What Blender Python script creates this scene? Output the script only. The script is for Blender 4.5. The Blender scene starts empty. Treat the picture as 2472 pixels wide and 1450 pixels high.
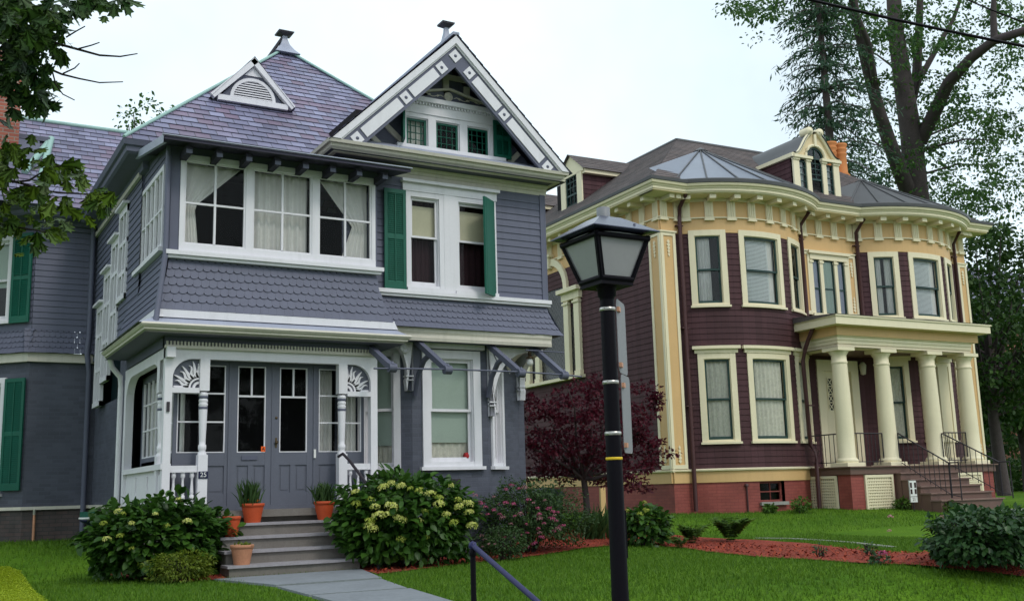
import bpy, math, random
import numpy as np
from mathutils import Vector, Matrix
R = math.radians
random.seed(7); rng = np.random.default_rng(7)
scene = bpy.context.scene
C = scene.collection

# ------------------------------------------------------------------ camera
# axes: X runs right along the grey house front, Y into the depth, Z up; z = 0 is the lawn at the porch steps
YAW, PITCH, ROLL = 0.52523527, 0.17858136, -0.02787328
_f = Vector((math.sin(YAW)*math.cos(PITCH), math.cos(YAW)*math.cos(PITCH), math.sin(PITCH)))
_r = Vector((math.cos(YAW), -math.sin(YAW), 0.0)); _u = _r.cross(_f)
_r2 = _r*math.cos(ROLL) + _u*math.sin(ROLL); _u2 = -_r*math.sin(ROLL) + _u*math.cos(ROLL)
cam = bpy.data.objects.new('camera', bpy.data.cameras.new('camera')); C.objects.link(cam)
cam.matrix_world = Matrix(((_r2.x, _u2.x, -_f.x, 0), (_r2.y, _u2.y, -_f.y, 0), (_r2.z, _u2.z, -_f.z, 1.05), (0, 0, 0, 1)))
cam.data.sensor_fit = 'HORIZONTAL'; cam.data.sensor_width = 36.0
cam.data.lens = 36.0*2531.1/2472.0; cam.data.clip_end = 2000; cam.data.clip_start = 0.1
scene.camera = cam

# ------------------------------------------------------------------ sky, sun, exposure (bright overcast evening)
SUN_EL, SUN_AZ = R(48), R(165)          # azimuth of the direction the light comes from, measured from +Y towards +X
w = bpy.data.worlds.new('World'); scene.world = w; w.use_nodes = True
nt = w.node_tree; nt.nodes.clear()
out = nt.nodes.new('ShaderNodeOutputWorld'); bg = nt.nodes.new('ShaderNodeBackground')
sky = nt.nodes.new('ShaderNodeTexSky'); sky.sky_type = 'NISHITA'; sky.sun_disc = False
sky.sun_elevation = SUN_EL; sky.sun_rotation = SUN_AZ; sky.air_density = 1.0; sky.dust_density = 3.0
tc = nt.nodes.new('ShaderNodeTexCoord'); nz = nt.nodes.new('ShaderNodeTexNoise')
nz.inputs['Scale'].default_value = 2.2; nz.inputs['Detail'].default_value = 5; nz.inputs['Roughness'].default_value = .55
cr = nt.nodes.new('ShaderNodeValToRGB'); cr.color_ramp.elements[0].position = .30; cr.color_ramp.elements[1].position = .62
cr.color_ramp.elements[0].color = (.66, .66, .66, 1); cr.color_ramp.elements[1].color = (.97, .97, .97, 1)
mx = nt.nodes.new('ShaderNodeMixRGB'); mx.inputs[2].default_value = (8.3, 9.6, 10.3, 1)
bg.inputs['Strength'].default_value = .13
nt.links.new(tc.outputs['Generated'], nz.inputs['Vector']); nt.links.new(nz.outputs['Fac'], cr.inputs['Fac'])
nt.links.new(cr.outputs['Color'], mx.inputs[0]); nt.links.new(sky.outputs['Color'], mx.inputs[1])
nt.links.new(mx.outputs['Color'], bg.inputs['Color']); nt.links.new(bg.outputs['Background'], out.inputs['Surface'])
sl = bpy.data.lights.new('sun', 'SUN'); sl.energy = 1.1; sl.angle = R(14); sl.color = (1, .95, .88)
sun = bpy.data.objects.new('sun', sl); C.objects.link(sun)
sd = Vector((math.sin(SUN_AZ)*math.cos(SUN_EL), math.cos(SUN_AZ)*math.cos(SUN_EL), math.sin(SUN_EL)))
sun.rotation_euler = sd.to_track_quat('Z', 'Y').to_euler()
scene.view_settings.view_transform = 'Standard'; scene.view_settings.look = 'None'
scene.view_settings.exposure = 0.0; scene.view_settings.gamma = 1.0
scene.cycles.max_bounces = 8; scene.cycles.transparent_max_bounces = 16
scene.cycles.use_denoising = True

# ------------------------------------------------------------------ materials
def new_mat(name):
    m = bpy.data.materials.new(name); m.use_nodes = True; t = m.node_tree
    b = t.nodes['Principled BSDF']
    return m, t, b
def nd(t, kind, **kw):
    n = t.nodes.new(kind)
    for k, v in kw.items():
        if k in n.inputs: n.inputs[k].default_value = v
        else: setattr(n, k, v)
    return n
def rgb(c): return (c[0], c[1], c[2], 1)
def mulc(c, k): return tuple(min(1, x*k) for x in c)
def paint(name, col, rough=.55, var=.12, scale=1.3, bump=.0, fine=40, spec=.35, dirt=.0, metal=0):
    """weathered paint or plain material: broad mottling, fine grain, optional vertical streaks of dirt"""
    m, t, b = new_mat(name)
    tcn = nd(t, 'ShaderNodeTexCoord')
    n1 = nd(t, 'ShaderNodeTexNoise', Scale=scale, Detail=6, Roughness=.62)
    n2 = nd(t, 'ShaderNodeTexNoise', Scale=fine, Detail=3)
    t.links.new(tcn.outputs['Object'], n1.inputs['Vector']); t.links.new(tcn.outputs['Object'], n2.inputs['Vector'])
    mix = nd(t, 'ShaderNodeMixRGB'); mix.inputs[1].default_value = rgb(mulc(col, 1-var)); mix.inputs[2].default_value = rgb(mulc(col, 1+var))
    add = nd(t, 'ShaderNodeMath', operation='MULTIPLY_ADD'); add.inputs[1].default_value = .5
    t.links.new(n2.outputs['Fac'], add.inputs[0]); 
    hal = nd(t, 'ShaderNodeMath', operation='MULTIPLY'); hal.inputs[1].default_value = .6; t.links.new(n1.outputs['Fac'], hal.inputs[0])
    t.links.new(hal.outputs[0], add.inputs[2])
    rmp = nd(t, 'ShaderNodeMapRange'); rmp.inputs['From Min'].default_value = .32; rmp.inputs['From Max'].default_value = .78
    t.links.new(add.outputs[0], rmp.inputs['Value']); t.links.new(rmp.outputs[0], mix.inputs[0])
    last = mix.outputs[0]
    if dirt > 0:
        mp = nd(t, 'ShaderNodeMapping'); mp.inputs['Scale'].default_value = (9, 9, .7)
        n3 = nd(t, 'ShaderNodeTexNoise', Scale=1.0, Detail=4); t.links.new(tcn.outputs['Object'], mp.inputs['Vector']); t.links.new(mp.outputs[0], n3.inputs['Vector'])
        r3 = nd(t, 'ShaderNodeMapRange'); r3.inputs['From Min'].default_value = .52; r3.inputs['From Max'].default_value = .75; r3.inputs['To Max'].default_value = dirt
        t.links.new(n3.outputs['Fac'], r3.inputs['Value'])
        md = nd(t, 'ShaderNodeMixRGB'); md.inputs[2].default_value = rgb(mulc(col, .55)); t.links.new(last, md.inputs[1]); t.links.new(r3.outputs[0], md.inputs[0]); last = md.outputs[0]
    t.links.new(last, b.inputs['Base Color'])
    b.inputs['Roughness'].default_value = rough; b.inputs['Specular IOR Level'].default_value = spec; b.inputs['Metallic'].default_value = metal
    if bump > 0:
        bp = nd(t, 'ShaderNodeBump', Strength=bump, Distance=.01); t.links.new(n2.outputs['Fac'], bp.inputs['Height']); t.links.new(bp.outputs[0], b.inputs['Normal'])
    return m
def bricky(name, c1, c2, cm, bw, bh, mortar=.008, rough=.75, bump=.5, off=.5, noise=.25, squash=1.0, spec=.3, third=None):
    """bricks, slates or shingles laid in courses by UV in metres"""
    m, t, b = new_mat(name)
    uv = nd(t, 'ShaderNodeUVMap')
    br = nd(t, 'ShaderNodeTexBrick'); br.offset = off
    br.inputs['Scale'].default_value = 1; br.inputs['Brick Width'].default_value = bw; br.inputs['Row Height'].default_value = bh
    br.inputs['Mortar Size'].default_value = mortar; br.inputs['Mortar Smooth'].default_value = .2; br.inputs['Bias'].default_value = 0
    br.inputs['Color1'].default_value = rgb(c1); br.inputs['Color2'].default_value = rgb(c2); br.inputs['Mortar'].default_value = rgb(cm)
    t.links.new(uv.outputs[0], br.inputs['Vector'])
    tcn = nd(t, 'ShaderNodeTexCoord'); n1 = nd(t, 'ShaderNodeTexNoise', Scale=1.1, Detail=7, Roughness=.65); t.links.new(tcn.outputs['Object'], n1.inputs['Vector'])
    last = br.outputs['Color']
    if third is not None:
        br2 = nd(t, 'ShaderNodeTexBrick'); br2.offset = off
        br2.inputs['Scale'].default_value = 1; br2.inputs['Brick Width'].default_value = bw; br2.inputs['Row Height'].default_value = bh; br2.inputs['Mortar Size'].default_value = 0
        br2.inputs['Color1'].default_value = (0, 0, 0, 1); br2.inputs['Color2'].default_value = (1, 1, 1, 1)
        mpp = nd(t, 'ShaderNodeMapping'); mpp.inputs['Location'].default_value = (bw*37, bh*52, 0); t.links.new(uv.outputs[0], mpp.inputs['Vector']); t.links.new(mpp.outputs[0], br2.inputs['Vector'])
        rr = nd(t, 'ShaderNodeMapRange'); rr.inputs['From Min'].default_value = .6; rr.inputs['From Max'].default_value = .95; rr.inputs['To Max'].default_value = .8
        t.links.new(br2.outputs['Color'], rr.inputs['Value'])
        m3 = nd(t, 'ShaderNodeMixRGB'); m3.inputs[2].default_value = rgb(third); t.links.new(rr.outputs[0], m3.inputs[0]); t.links.new(last, m3.inputs[1])
        m4 = nd(t, 'ShaderNodeMixRGB'); m4.inputs[2].default_value = rgb(cm); t.links.new(br.outputs['Fac'], m4.inputs[0]); t.links.new(m3.outputs[0], m4.inputs[1]); last = m4.outputs[0]
    mm = nd(t, 'ShaderNodeMixRGB', blend_type='MULTIPLY'); mm.inputs[0].default_value = 1
    r1 = nd(t, 'ShaderNodeMapRange'); r1.inputs['From Min'].default_value = .3; r1.inputs['From Max'].default_value = .7; r1.inputs['To Min'].default_value = 1-noise; r1.inputs['To Max'].default_value = 1+noise*.6
    t.links.new(n1.outputs['Fac'], r1.inputs['Value']); t.links.new(last, mm.inputs[1]); t.links.new(r1.outputs[0], mm.inputs[2])
    t.links.new(mm.outputs[0], b.inputs['Base Color'])
    inv = nd(t, 'ShaderNodeMath', operation='SUBTRACT'); inv.inputs[0].default_value = 1; t.links.new(br.outputs['Fac'], inv.inputs[1])
    n2 = nd(t, 'ShaderNodeTexNoise', Scale=30, Detail=4); t.links.new(tcn.outputs['Object'], n2.inputs['Vector'])
    ad = nd(t, 'ShaderNodeMath', operation='MULTIPLY_ADD'); ad.inputs[1].default_value = .5; t.links.new(n2.outputs['Fac'], ad.inputs[0]); t.links.new(inv.outputs[0], ad.inputs[2])
    bp = nd(t, 'ShaderNodeBump', Strength=bump, Distance=.012); t.links.new(ad.outputs[0], bp.inputs['Height']); t.links.new(bp.outputs[0], b.inputs['Normal'])
    b.inputs['Roughness'].default_value = rough; b.inputs['Specular IOR Level'].default_value = spec
    return m
def leafmat(name, c1, c2, trans=.35, rough=.5):
    """leaf colour varies from leaf to leaf; thin, so some light comes through"""
    m, t, b = new_mat(name)
    g = nd(t, 'ShaderNodeNewGeometry'); r = nd(t, 'ShaderNodeValToRGB')
    r.color_ramp.elements[0].color = rgb(c1); r.color_ramp.elements[1].color = rgb(c2)
    t.links.new(g.outputs['Random Per Island'], r.inputs['Fac']); t.links.new(r.outputs['Color'], b.inputs['Base Color'])
    b.inputs['Roughness'].default_value = rough; b.inputs['Specular IOR Level'].default_value = .3
    tr = nd(t, 'ShaderNodeBsdfTranslucent'); t.links.new(r.outputs['Color'], tr.inputs['Color'])
    mi = nd(t, 'ShaderNodeMixShader'); mi.inputs[0].default_value = trans
    o = t.nodes['Material Output']; t.links.new(b.outputs[0], mi.inputs[1]); t.links.new(tr.outputs[0], mi.inputs[2]); t.links.new(mi.outputs[0], o.inputs['Surface'])
    return m
def glassmat(name, tint=(.75, .78, .78), gloss=.8, ior=1.36):
    m, t, b = new_mat(name); t.nodes.remove(b)
    tr = nd(t, 'ShaderNodeBsdfTransparent'); tr.inputs['Color'].default_value = rgb(tint)
    gl = nd(t, 'ShaderNodeBsdfGlossy'); gl.inputs['Roughness'].default_value = .03; gl.inputs['Color'].default_value = (gloss, gloss, gloss, 1)
    fr = nd(t, 'ShaderNodeFresnel'); fr.inputs['IOR'].default_value = ior
    n = nd(t, 'ShaderNodeTexNoise', Scale=1.6, Detail=1); bp = nd(t, 'ShaderNodeBump', Strength=.06, Distance=.05)
    tcn = nd(t, 'ShaderNodeTexCoord'); t.links.new(tcn.outputs['Object'], n.inputs['Vector']); t.links.new(n.outputs['Fac'], bp.inputs['Height']); t.links.new(bp.outputs[0], gl.inputs['Normal'])
    mi = nd(t, 'ShaderNodeMixShader'); t.links.new(fr.outputs[0], mi.inputs[0]); t.links.new(tr.outputs[0], mi.inputs[1]); t.links.new(gl.outputs[0], mi.inputs[2])
    t.links.new(mi.outputs[0], t.nodes['Material Output'].inputs['Surface'])
    return m
M = {}
M['gray'] = paint('grey_blue_paint', (.118, .124, .176), .6, .10, .9, .12, 60, dirt=.25)
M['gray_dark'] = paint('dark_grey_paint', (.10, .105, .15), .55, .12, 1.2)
M['gray_door'] = paint('door_grey_paint', (.115, .122, .158), .45, .10, 1.5, spec=.4)
M['white'] = paint('white_trim_paint', (.74, .72, .76), .5, .06, 1.6, .05, 50, dirt=.18)
M['offwhite'] = paint('cream_white_paint', (.62, .58, .50), .5, .08, 1.6, .05, 50, dirt=.25)
M['shutter'] = paint('green_shutter_paint', (.006, .10, .065), .5, .18, 2.5)
M['slate'] = bricky('slate_roof', (.125, .12, .20), (.26, .26, .39), (.05, .05, .07), .26, .19, .007, .5, .35, .5, .28, spec=.5, third=(.18, .12, .18))
M['slate_plain'] = paint('roof_dark_metal', (.055, .05, .06), .5, .2, 2)
M['copper_green'] = paint('verdigris_copper', (.30, .46, .42), .6, .15, 4)
M['lead'] = paint('lead_grey_metal', (.34, .36, .45), .45, .15, 3, metal=.0)
M['paintbrick'] = bricky('painted_brick', (.075, .080, .105), (.098, .105, .138), (.095, .10, .135), .215, .075, .006, .6, .5, .5, .2)
M['found'] = bricky('dirty_foundation_brick', (.085, .075, .075), (.12, .085, .08), (.07, .065, .065), .215, .075, .008, .8, .6, .5, .4)
M['redbrick'] = bricky('red_brick', (.30, .085, .06), (.40, .13, .085), (.30, .24, .2), .22, .078, .010, .8, .5, .5, .25)
M['redpaint'] = bricky('red_painted_brick', (.27, .065, .055), (.31, .08, .065), (.22, .055, .05), .215, .075, .006, .65, .5, .5, .3)
M['glass'] = glassmat('window_glass', (.9, .92, .92), .6, 1.27)
M['glass_bright'] = glassmat('bright_window_glass', (.9, .93, .93), .9, 1.45)
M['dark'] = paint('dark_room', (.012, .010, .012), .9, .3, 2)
M['dark_red'] = paint('dark_red_drape', (.045, .018, .024), .9, .3, 6)
M['curtain'] = paint('sheer_curtain', (.84, .80, .76), .9, .08, 6)
M['lace'] = paint('lace_curtain', (.80, .75, .64), .9, .25, 14, 0, 90)
M['shade'] = paint('roller_shade', (.52, .60, .52), .85, .06, 3)
M['shade_warm'] = paint('cream_roller_shade', (.70, .64, .46), .85, .10, 3)
M['blind'] = paint('venetian_blind', (.85, .87, .88), .7, .05, 3)
M['maroon'] = paint('maroon_shingle_stain', (.098, .034, .052), .7, .22, 1.2, .25, 50, dirt=.2)
M['cream'] = paint('cream_paint', (.80, .71, .50), .5, .06, 1.5, .05, 50, dirt=.14)
M['tan'] = paint('tan_paint', (.66, .42, .19), .55, .07, 1.5, .05, 50, dirt=.12)
M['brown_paint'] = paint('brown_paint', (.15, .085, .068), .5, .15, 1.5)
M['pipe_brown'] = paint('brown_downspout', (.075, .03, .032), .45, .2, 3)
M['sash_green'] = paint('dark_green_sash', (.018, .05, .045), .45, .15, 3)
M['rooftile'] = bricky('brown_asphalt_shingle', (.10, .085, .085), (.15, .12, .115), (.05, .04, .045), .32, .14, .006, .8, .4, .5, .3)
M['tin'] = paint('seamed_tin_roof', (.17, .19, .24), .38, .18, 1.2, spec=.6)
M['tin_dark'] = paint('dark_seamed_tin_roof', (.085, .085, .09), .5, .2, 1.2)
M['terracotta'] = paint('terracotta_pot', (.50, .075, .022), .6, .14, 5, .1, 50)
M['terracotta_pale'] = paint('pale_clay_pot', (.46, .21, .12), .75, .18, 6, .1, 50)
M['clay'] = paint('chimney_clay', (.55, .20, .06), .7, .15, 4)
M['step'] = paint('step_grey_paint', (.175, .155, .14), .65, .16, 2.5, .1, 40, dirt=.3)
M['step_edge'] = paint('worn_step_edge', (.30, .28, .30), .6, .2, 8)
M['bluestone'] = paint('bluestone', (.20, .215, .235), .75, .22, 1.8, .3, 18)
M['concrete'] = paint('concrete', (.30, .29, .27), .85, .15, 1.5, .3, 30)
M['asphalt'] = paint('asphalt', (.05, .05, .052), .9, .2, 2, .4, 60)
M['black'] = paint('black_lamp_paint', (.004, .003, .006), .5, .2, 3, spec=.12)
M['lampcap'] = paint('lamp_cap_sky_tint', (.03, .035, .075), .25, .2, 5, spec=.7)  # lamp black made paler and bluer: the sky's reflection put into the colour
M['iron'] = paint('wrought_iron', (.035, .028, .036), .5, .2, 5)
M['lampglass'] = paint('milky_lamp_panel', (.34, .34, .345), .3, .04, 4)
M['steel'] = paint('sign_back_aluminium', (.22, .225, .24), .45, .12, 4)
M['band'] = paint('steel_band', (.5, .48, .45), .3, .2, 8, metal=.7)
M['copper'] = paint('copper_clip', (.55, .27, .16), .4, .2, 8)
M['yellow'] = paint('yellow_tape', (.75, .50, .02), .5, .05, 4)
M['rail_blue'] = paint('pipe_rail_paint', (.02, .02, .085), .4, .25, 5, spec=.3)
M['bark'] = paint('bark', (.075, .058, .058), .9, .3, 6, .8, 22)
M['twig'] = paint('twig_bark', (.035, .026, .022), .9, .2, 8)
M['orange'] = paint('orange_sticker', (.85, .12, .01), .5, .05, 3)
M['letter'] = paint('dark_lettering', (.03, .01, .01), .6, .05, 3)
M['navy'] = paint('navy_enamel', (.012, .014, .05), .4, .1, 3)
M['signwhite'] = paint('sign_white', (.72, .72, .70), .5, .05, 3)
M['red'] = paint('red_flower', (.40, .015, .02), .6, .2, 8)
M['bulb'] = paint('frosted_globe', (.75, .74, .72), .3, .03, 3)
M['brass'] = paint('old_brass', (.10, .07, .04), .4, .2, 6, metal=.5)
M['wood'] = paint('brown_wood', (.22, .09, .03), .6, .2, 3)
M['teal'] = paint('dark_teal_plastic', (.012, .035, .04), .5, .2, 3)
M['dgreen'] = paint('green_basin', (.02, .12, .08), .4, .2, 3)
M['soil'] = paint('potting_soil', (.04, .025, .018), .95, .3, 20, .5, 60)

M['maroon_sh'] = bricky('maroon_wall_shingle', (.062, .024, .028), (.084, .034, .040), (.035, .012, .02), .19, 10.0, .004, .7, .35, .0, .22)
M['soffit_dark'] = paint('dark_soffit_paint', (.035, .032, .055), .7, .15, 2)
M['tan_light'] = paint('pale_tan_paint', (.72, .58, .36), .55, .07, 1.5, .05, 50)
M['cream_side'] = M['cream']
M['brown_tread'] = paint('brown_tread_paint', (.22, .135, .115), .5, .15, 3)
def leaded():
    m, t, b = new_mat('leaded_glass'); uv = nd(t, 'ShaderNodeUVMap'); mp = nd(t, 'ShaderNodeMapping'); mp.inputs['Rotation'].default_value = (0, 0, R(45)); mp.inputs['Scale'].default_value = (9, 9, 9)
    br = nd(t, 'ShaderNodeTexBrick'); br.offset = 0; br.inputs['Scale'].default_value = 1; br.inputs['Brick Width'].default_value = 1; br.inputs['Row Height'].default_value = 1; br.inputs['Mortar Size'].default_value = .07
    br.inputs['Color1'].default_value = (.02, .02, .022, 1); br.inputs['Color2'].default_value = (.045, .045, .05, 1); br.inputs['Mortar'].default_value = (.10, .09, .085, 1)
    t.links.new(uv.outputs[0], mp.inputs['Vector']); t.links.new(mp.outputs[0], br.inputs['Vector']); t.links.new(br.outputs[0], b.inputs['Base Color']); b.inputs['Roughness'].default_value = .25; return m
M['leadglass'] = leaded()

# ------------------------------------------------------------------ tagging
def tag(o, label=None, cat=None, group=None, kind=None):
    if label: o['label'] = label
    if cat: o['category'] = cat
    if group: o['group'] = group
    if kind: o['kind'] = kind
    return o
def empty(name, loc, label, cat, group=None, rz=0.0):
    o = bpy.data.objects.new(name, None); C.objects.link(o); o.location = loc; o.rotation_euler = (0, 0, rz)
    o.empty_display_size = .3
    return tag(o, label, cat, group)
ORG = {}       # builder coordinates of a thing's base: parts are meshed relative to it
def thing(name, base, label, cat, group=None, rz=0.0, loc=None):
    o = empty(name, loc if loc is not None else base, label, cat, group, rz); ORG[o.name] = Vector(base); return o
def origin_of(p):
    while p is not None:
        if p.name in ORG: return ORG[p.name]
        p = p.parent
    return Vector((0, 0, 0))
def tree_copy(o, parent=None):
    c = o.copy(); C.objects.link(c)
    if parent is not None: c.parent = parent
    for ch in list(o.children): tree_copy(ch, c)
    return c

# ------------------------------------------------------------------ mesh builder
def clip(poly, a, b, c):           # keep the side a*u + b*v <= c
    res = []
    for i in range(len(poly)):
        p, q = poly[i], poly[(i+1) % len(poly)]
        dp, dq = a*p[0]+b*p[1]-c, a*q[0]+b*q[1]-c
        if dp <= 1e-9: res.append(p)
        if (dp < -1e-9 and dq > 1e-9) or (dp > 1e-9 and dq < -1e-9):
            s = dp/(dp-dq); res.append((p[0]+s*(q[0]-p[0]), p[1]+s*(q[1]-p[1])))
    return res if len(res) >= 3 else []
class Plane:
    def __init__(s, O, U, V=(0, 0, 1), N=None):
        s.O, s.U, s.V = Vector(O), Vector(U).normalized(), Vector(V).normalized()
        s.N = Vector(N).normalized() if N else s.U.cross(s.V).normalized()
        s.curved = False
    def __call__(s, u, v, d=0.0): return s.O + s.U*u + s.V*v + s.N*d
def front(y): return Plane((0, y, 0), (1, 0, 0), N=(0, -1, 0))       # u = x
def leftw(x): return Plane((x, 0, 0), (0, -1, 0), N=(-1, 0, 0))      # u = -y
class Bow:                          # part of a cylinder bulging towards -Y; u = arc length from the crown
    def __init__(s, cx, cy, r): s.cx, s.cy, s.r, s.curved = cx, cy, r, True
    def __call__(s, u, v, d=0.0):
        a = u/s.r; return Vector((s.cx+(s.r+d)*math.sin(a), s.cy-(s.r+d)*math.cos(a), v))
class Flare:                        # skirt that curves outwards towards its foot; u along, v = height
    def __init__(s, P, ztop, zbot, out, mitre0=0, mitre1=0, u0=0, u1=0):
        s.P, s.zt, s.zb, s.out, s.m0, s.m1, s.u0, s.u1, s.curved = P, ztop, zbot, out, mitre0, mitre1, u0, u1, True
    def __call__(s, u, v, d=0.0):
        t = max(0, min(1.2, (s.zt-v)/(s.zt-s.zb))); o = s.out*t**1.5
        if s.u1 > s.u0: u = u - s.m0*o*(s.u1-u)/(s.u1-s.u0) + s.m1*o*(u-s.u0)/(s.u1-s.u0)
        return s.P(u, v, o+d)
class MB:
    def __init__(s): s.v, s.f, s.m, s.uv, s.sm = [], [], [], [], []
    def face(s, pts, m=0, uv=None):
        b = len(s.v); s.v += [tuple(p) for p in pts]; s.f.append(tuple(range(b, b+len(pts)))); s.m.append(m); s.uv.append(uv); s.sm.append(False)
    def shared(s, verts, faces, m=0, smooth=True):
        b = len(s.v); s.v += [tuple(p) for p in verts]
        for f in faces: s.f.append(tuple(b+i for i in f)); s.m.append(m); s.uv.append(None); s.sm.append(smooth)
    def box(s, x0, y0, z0, x1, y1, z1, m=0):
        a = [(x0, y0, z0), (x1, y0, z0), (x1, y1, z0), (x0, y1, z0), (x0, y0, z1), (x1, y0, z1), (x1, y1, z1), (x0, y1, z1)]
        s.shared(a, [(0, 3, 2, 1), (4, 5, 6, 7), (0, 1, 5, 4), (1, 2, 6, 5), (2, 3, 7, 6), (3, 0, 4, 7)], m, False)
    def mbox(s, P, u0, u1, v0, v1, d0, d1, m=0):
        n = max(1, int(abs(u1-u0)/.18)) if P.curved else 1
        us = [u0+(u1-u0)*i/n for i in range(n+1)]
        for i in range(n):
            a, b = us[i], us[i+1]
            s.face([P(a, v0, d1), P(b, v0, d1), P(b, v1, d1), P(a, v1, d1)], m)
            s.face([P(a, v1, d0), P(b, v1, d0), P(b, v0, d0), P(a, v0, d0)], m)
            s.face([P(a, v1, d1), P(b, v1, d1), P(b, v1, d0), P(a, v1, d0)], m)
            s.face([P(a, v0, d0), P(b, v0, d0), P(b, v0, d1), P(a, v0, d1)], m)
        s.face([P(u0, v0, d0), P(u0, v0, d1), P(u0, v1, d1), P(u0, v1, d0)], m)
        s.face([P(u1, v0, d1), P(u1, v0, d0), P(u1, v1, d0), P(u1, v1, d1)], m)
    def mpoly(s, P, poly, d0, d1, m=0):      # extruded outline in (u, v)
        if len(poly) < 3: return
        s.face([P(u, v, d1) for u, v in poly], m); s.face([P(u, v, d0) for u, v in reversed(poly)], m)
        for i in range(len(poly)):
            a, b = poly[i], poly[(i+1) % len(poly)]
            s.face([P(a[0], a[1], d0), P(b[0], b[1], d0), P(b[0], b[1], d1), P(a[0], a[1], d1)], m)
    def mbar(s, P, a, b, wd, d0, d1, m=0):   # straight bar of width wd between two (u, v) points
        dx, dy = b[0]-a[0], b[1]-a[1]; L = math.hypot(dx, dy) or 1; nx, ny = -dy/L*wd/2, dx/L*wd/2
        s.mpoly(P, [(a[0]-nx, a[1]-ny), (b[0]-nx, b[1]-ny), (b[0]+nx, b[1]+ny), (a[0]+nx, a[1]+ny)], d0, d1, m)
    def tube(s, pts, r, n=8, m=0, cap=True):
        pts = [Vector(p) for p in pts]; rs = r if isinstance(r, (list, tuple)) else [r]*len(pts)
        vs, fs = [], []; prev = None
        for i, p in enumerate(pts):
            d = (pts[min(i+1, len(pts)-1)]-pts[max(i-1, 0)]).normalized()
            a = d.cross(Vector((0, 0, 1)) if abs(d.z) < .95 else Vector((1, 0, 0))).normalized()
            if prev is not None and a.dot(prev) < 0 and False: a = -a
            prev = a; b = d.cross(a)
            for k in range(n):
                t = 2*math.pi*k/n; vs.append(p+(a*math.cos(t)+b*math.sin(t))*rs[i])
        for i in range(len(pts)-1):
            for k in range(n): fs.append((i*n+k, i*n+(k+1) % n, (i+1)*n+(k+1) % n, (i+1)*n+k))
        s.shared(vs, fs, m, True)
        if cap:
            s.shared(vs[:n], [tuple(range(n))], m, False); s.shared(vs[-n:], [tuple(range(n))], m, False)
    def lathe(s, c, prof, n=16, m=0, axis='z', sq=False):
        vs, fs = [], []; c = Vector(c); k0 = math.pi/4 if sq else 0
        kk = 1/math.cos(math.pi/4) if sq else 1
        if sq: n = 4
        for r, h in prof:
            for k in range(n):
                t = 2*math.pi*k/n+k0; x, y = math.cos(t)*r*kk, math.sin(t)*r*kk
                vs.append(c+(Vector((x, y, h)) if axis == 'z' else Vector((x, h, y)) if axis == 'y' else Vector((h, x, y))))
        for i in range(len(prof)-1):
            for k in range(n): fs.append((i*n+k, i*n+(k+1) % n, (i+1)*n+(k+1) % n, (i+1)*n+k))
        s.shared(vs, fs, m, not sq)
        s.shared(vs[:n], [tuple(range(n))[::-1]], m, False); s.shared(vs[-n:], [tuple(range(n))], m, False)
    def lap(s, P, poly, pitch, lip=.014, m=0, openings=(), v0=None, ustep=.25, uoff=0.0):
        """courses of overlapping boards, shingles or slates over the outline poly"""
        vmin, vmax = min(p[1] for p in poly), max(p[1] for p in poly)
        v = vmin if v0 is None else v0; k = 0
        while v < vmax-1e-6:
            cuts = sorted({v, min(v+pitch, vmax)} | {o[j] for o in openings for j in (2, 3) if v < o[j] < v+pitch})
            for a, b in zip(cuts[:-1], cuts[1:]):
                band = clip(clip(poly, 0, -1, -a), 0, 1, b)
                pieces = [band] if band else []
                for o in openings:
                    if o[2] < (a+b)/2 < o[3]:
                        nx = []
                        for pc in pieces:
                            for q in (clip(pc, 1, 0, o[0]), clip(pc, -1, 0, -o[1])):
                                if q: nx.append(q)
                        pieces = nx
                for pc in pieces:
                    subs = [pc]
                    if P.curved:
                        ua, ub = min(p[0] for p in pc), max(p[0] for p in pc); nn = max(1, int((ub-ua)/ustep)); subs = []
                        for i in range(nn):
                            q = clip(clip(pc, -1, 0, -(ua+(ub-ua)*i/nn)), 1, 0, ua+(ub-ua)*(i+1)/nn)
                            if q: subs.append(q)
                    for q in subs:
                        off = lambda vv: lip*max(0, 1-(vv-v)/pitch)
                        s.face([P(u, vv, off(vv)+.002) for u, vv in q], m, [(u+uoff, vv) for u, vv in q])
                        low = [p for p in q if abs(p[1]-v) < 1e-6]
                        if len(low) >= 2 and abs(a-v) < 1e-6:
                            u0, u1 = min(p[0] for p in low), max(p[0] for p in low)
                            s.face([P(u0, v, -.004), P(u1, v, -.004), P(u1, v, lip+.002), P(u0, v, lip+.002)], m, [(u0, v), (u1, v), (u1, v+.01), (u0, v+.01)])
            v += pitch; k += 1
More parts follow.
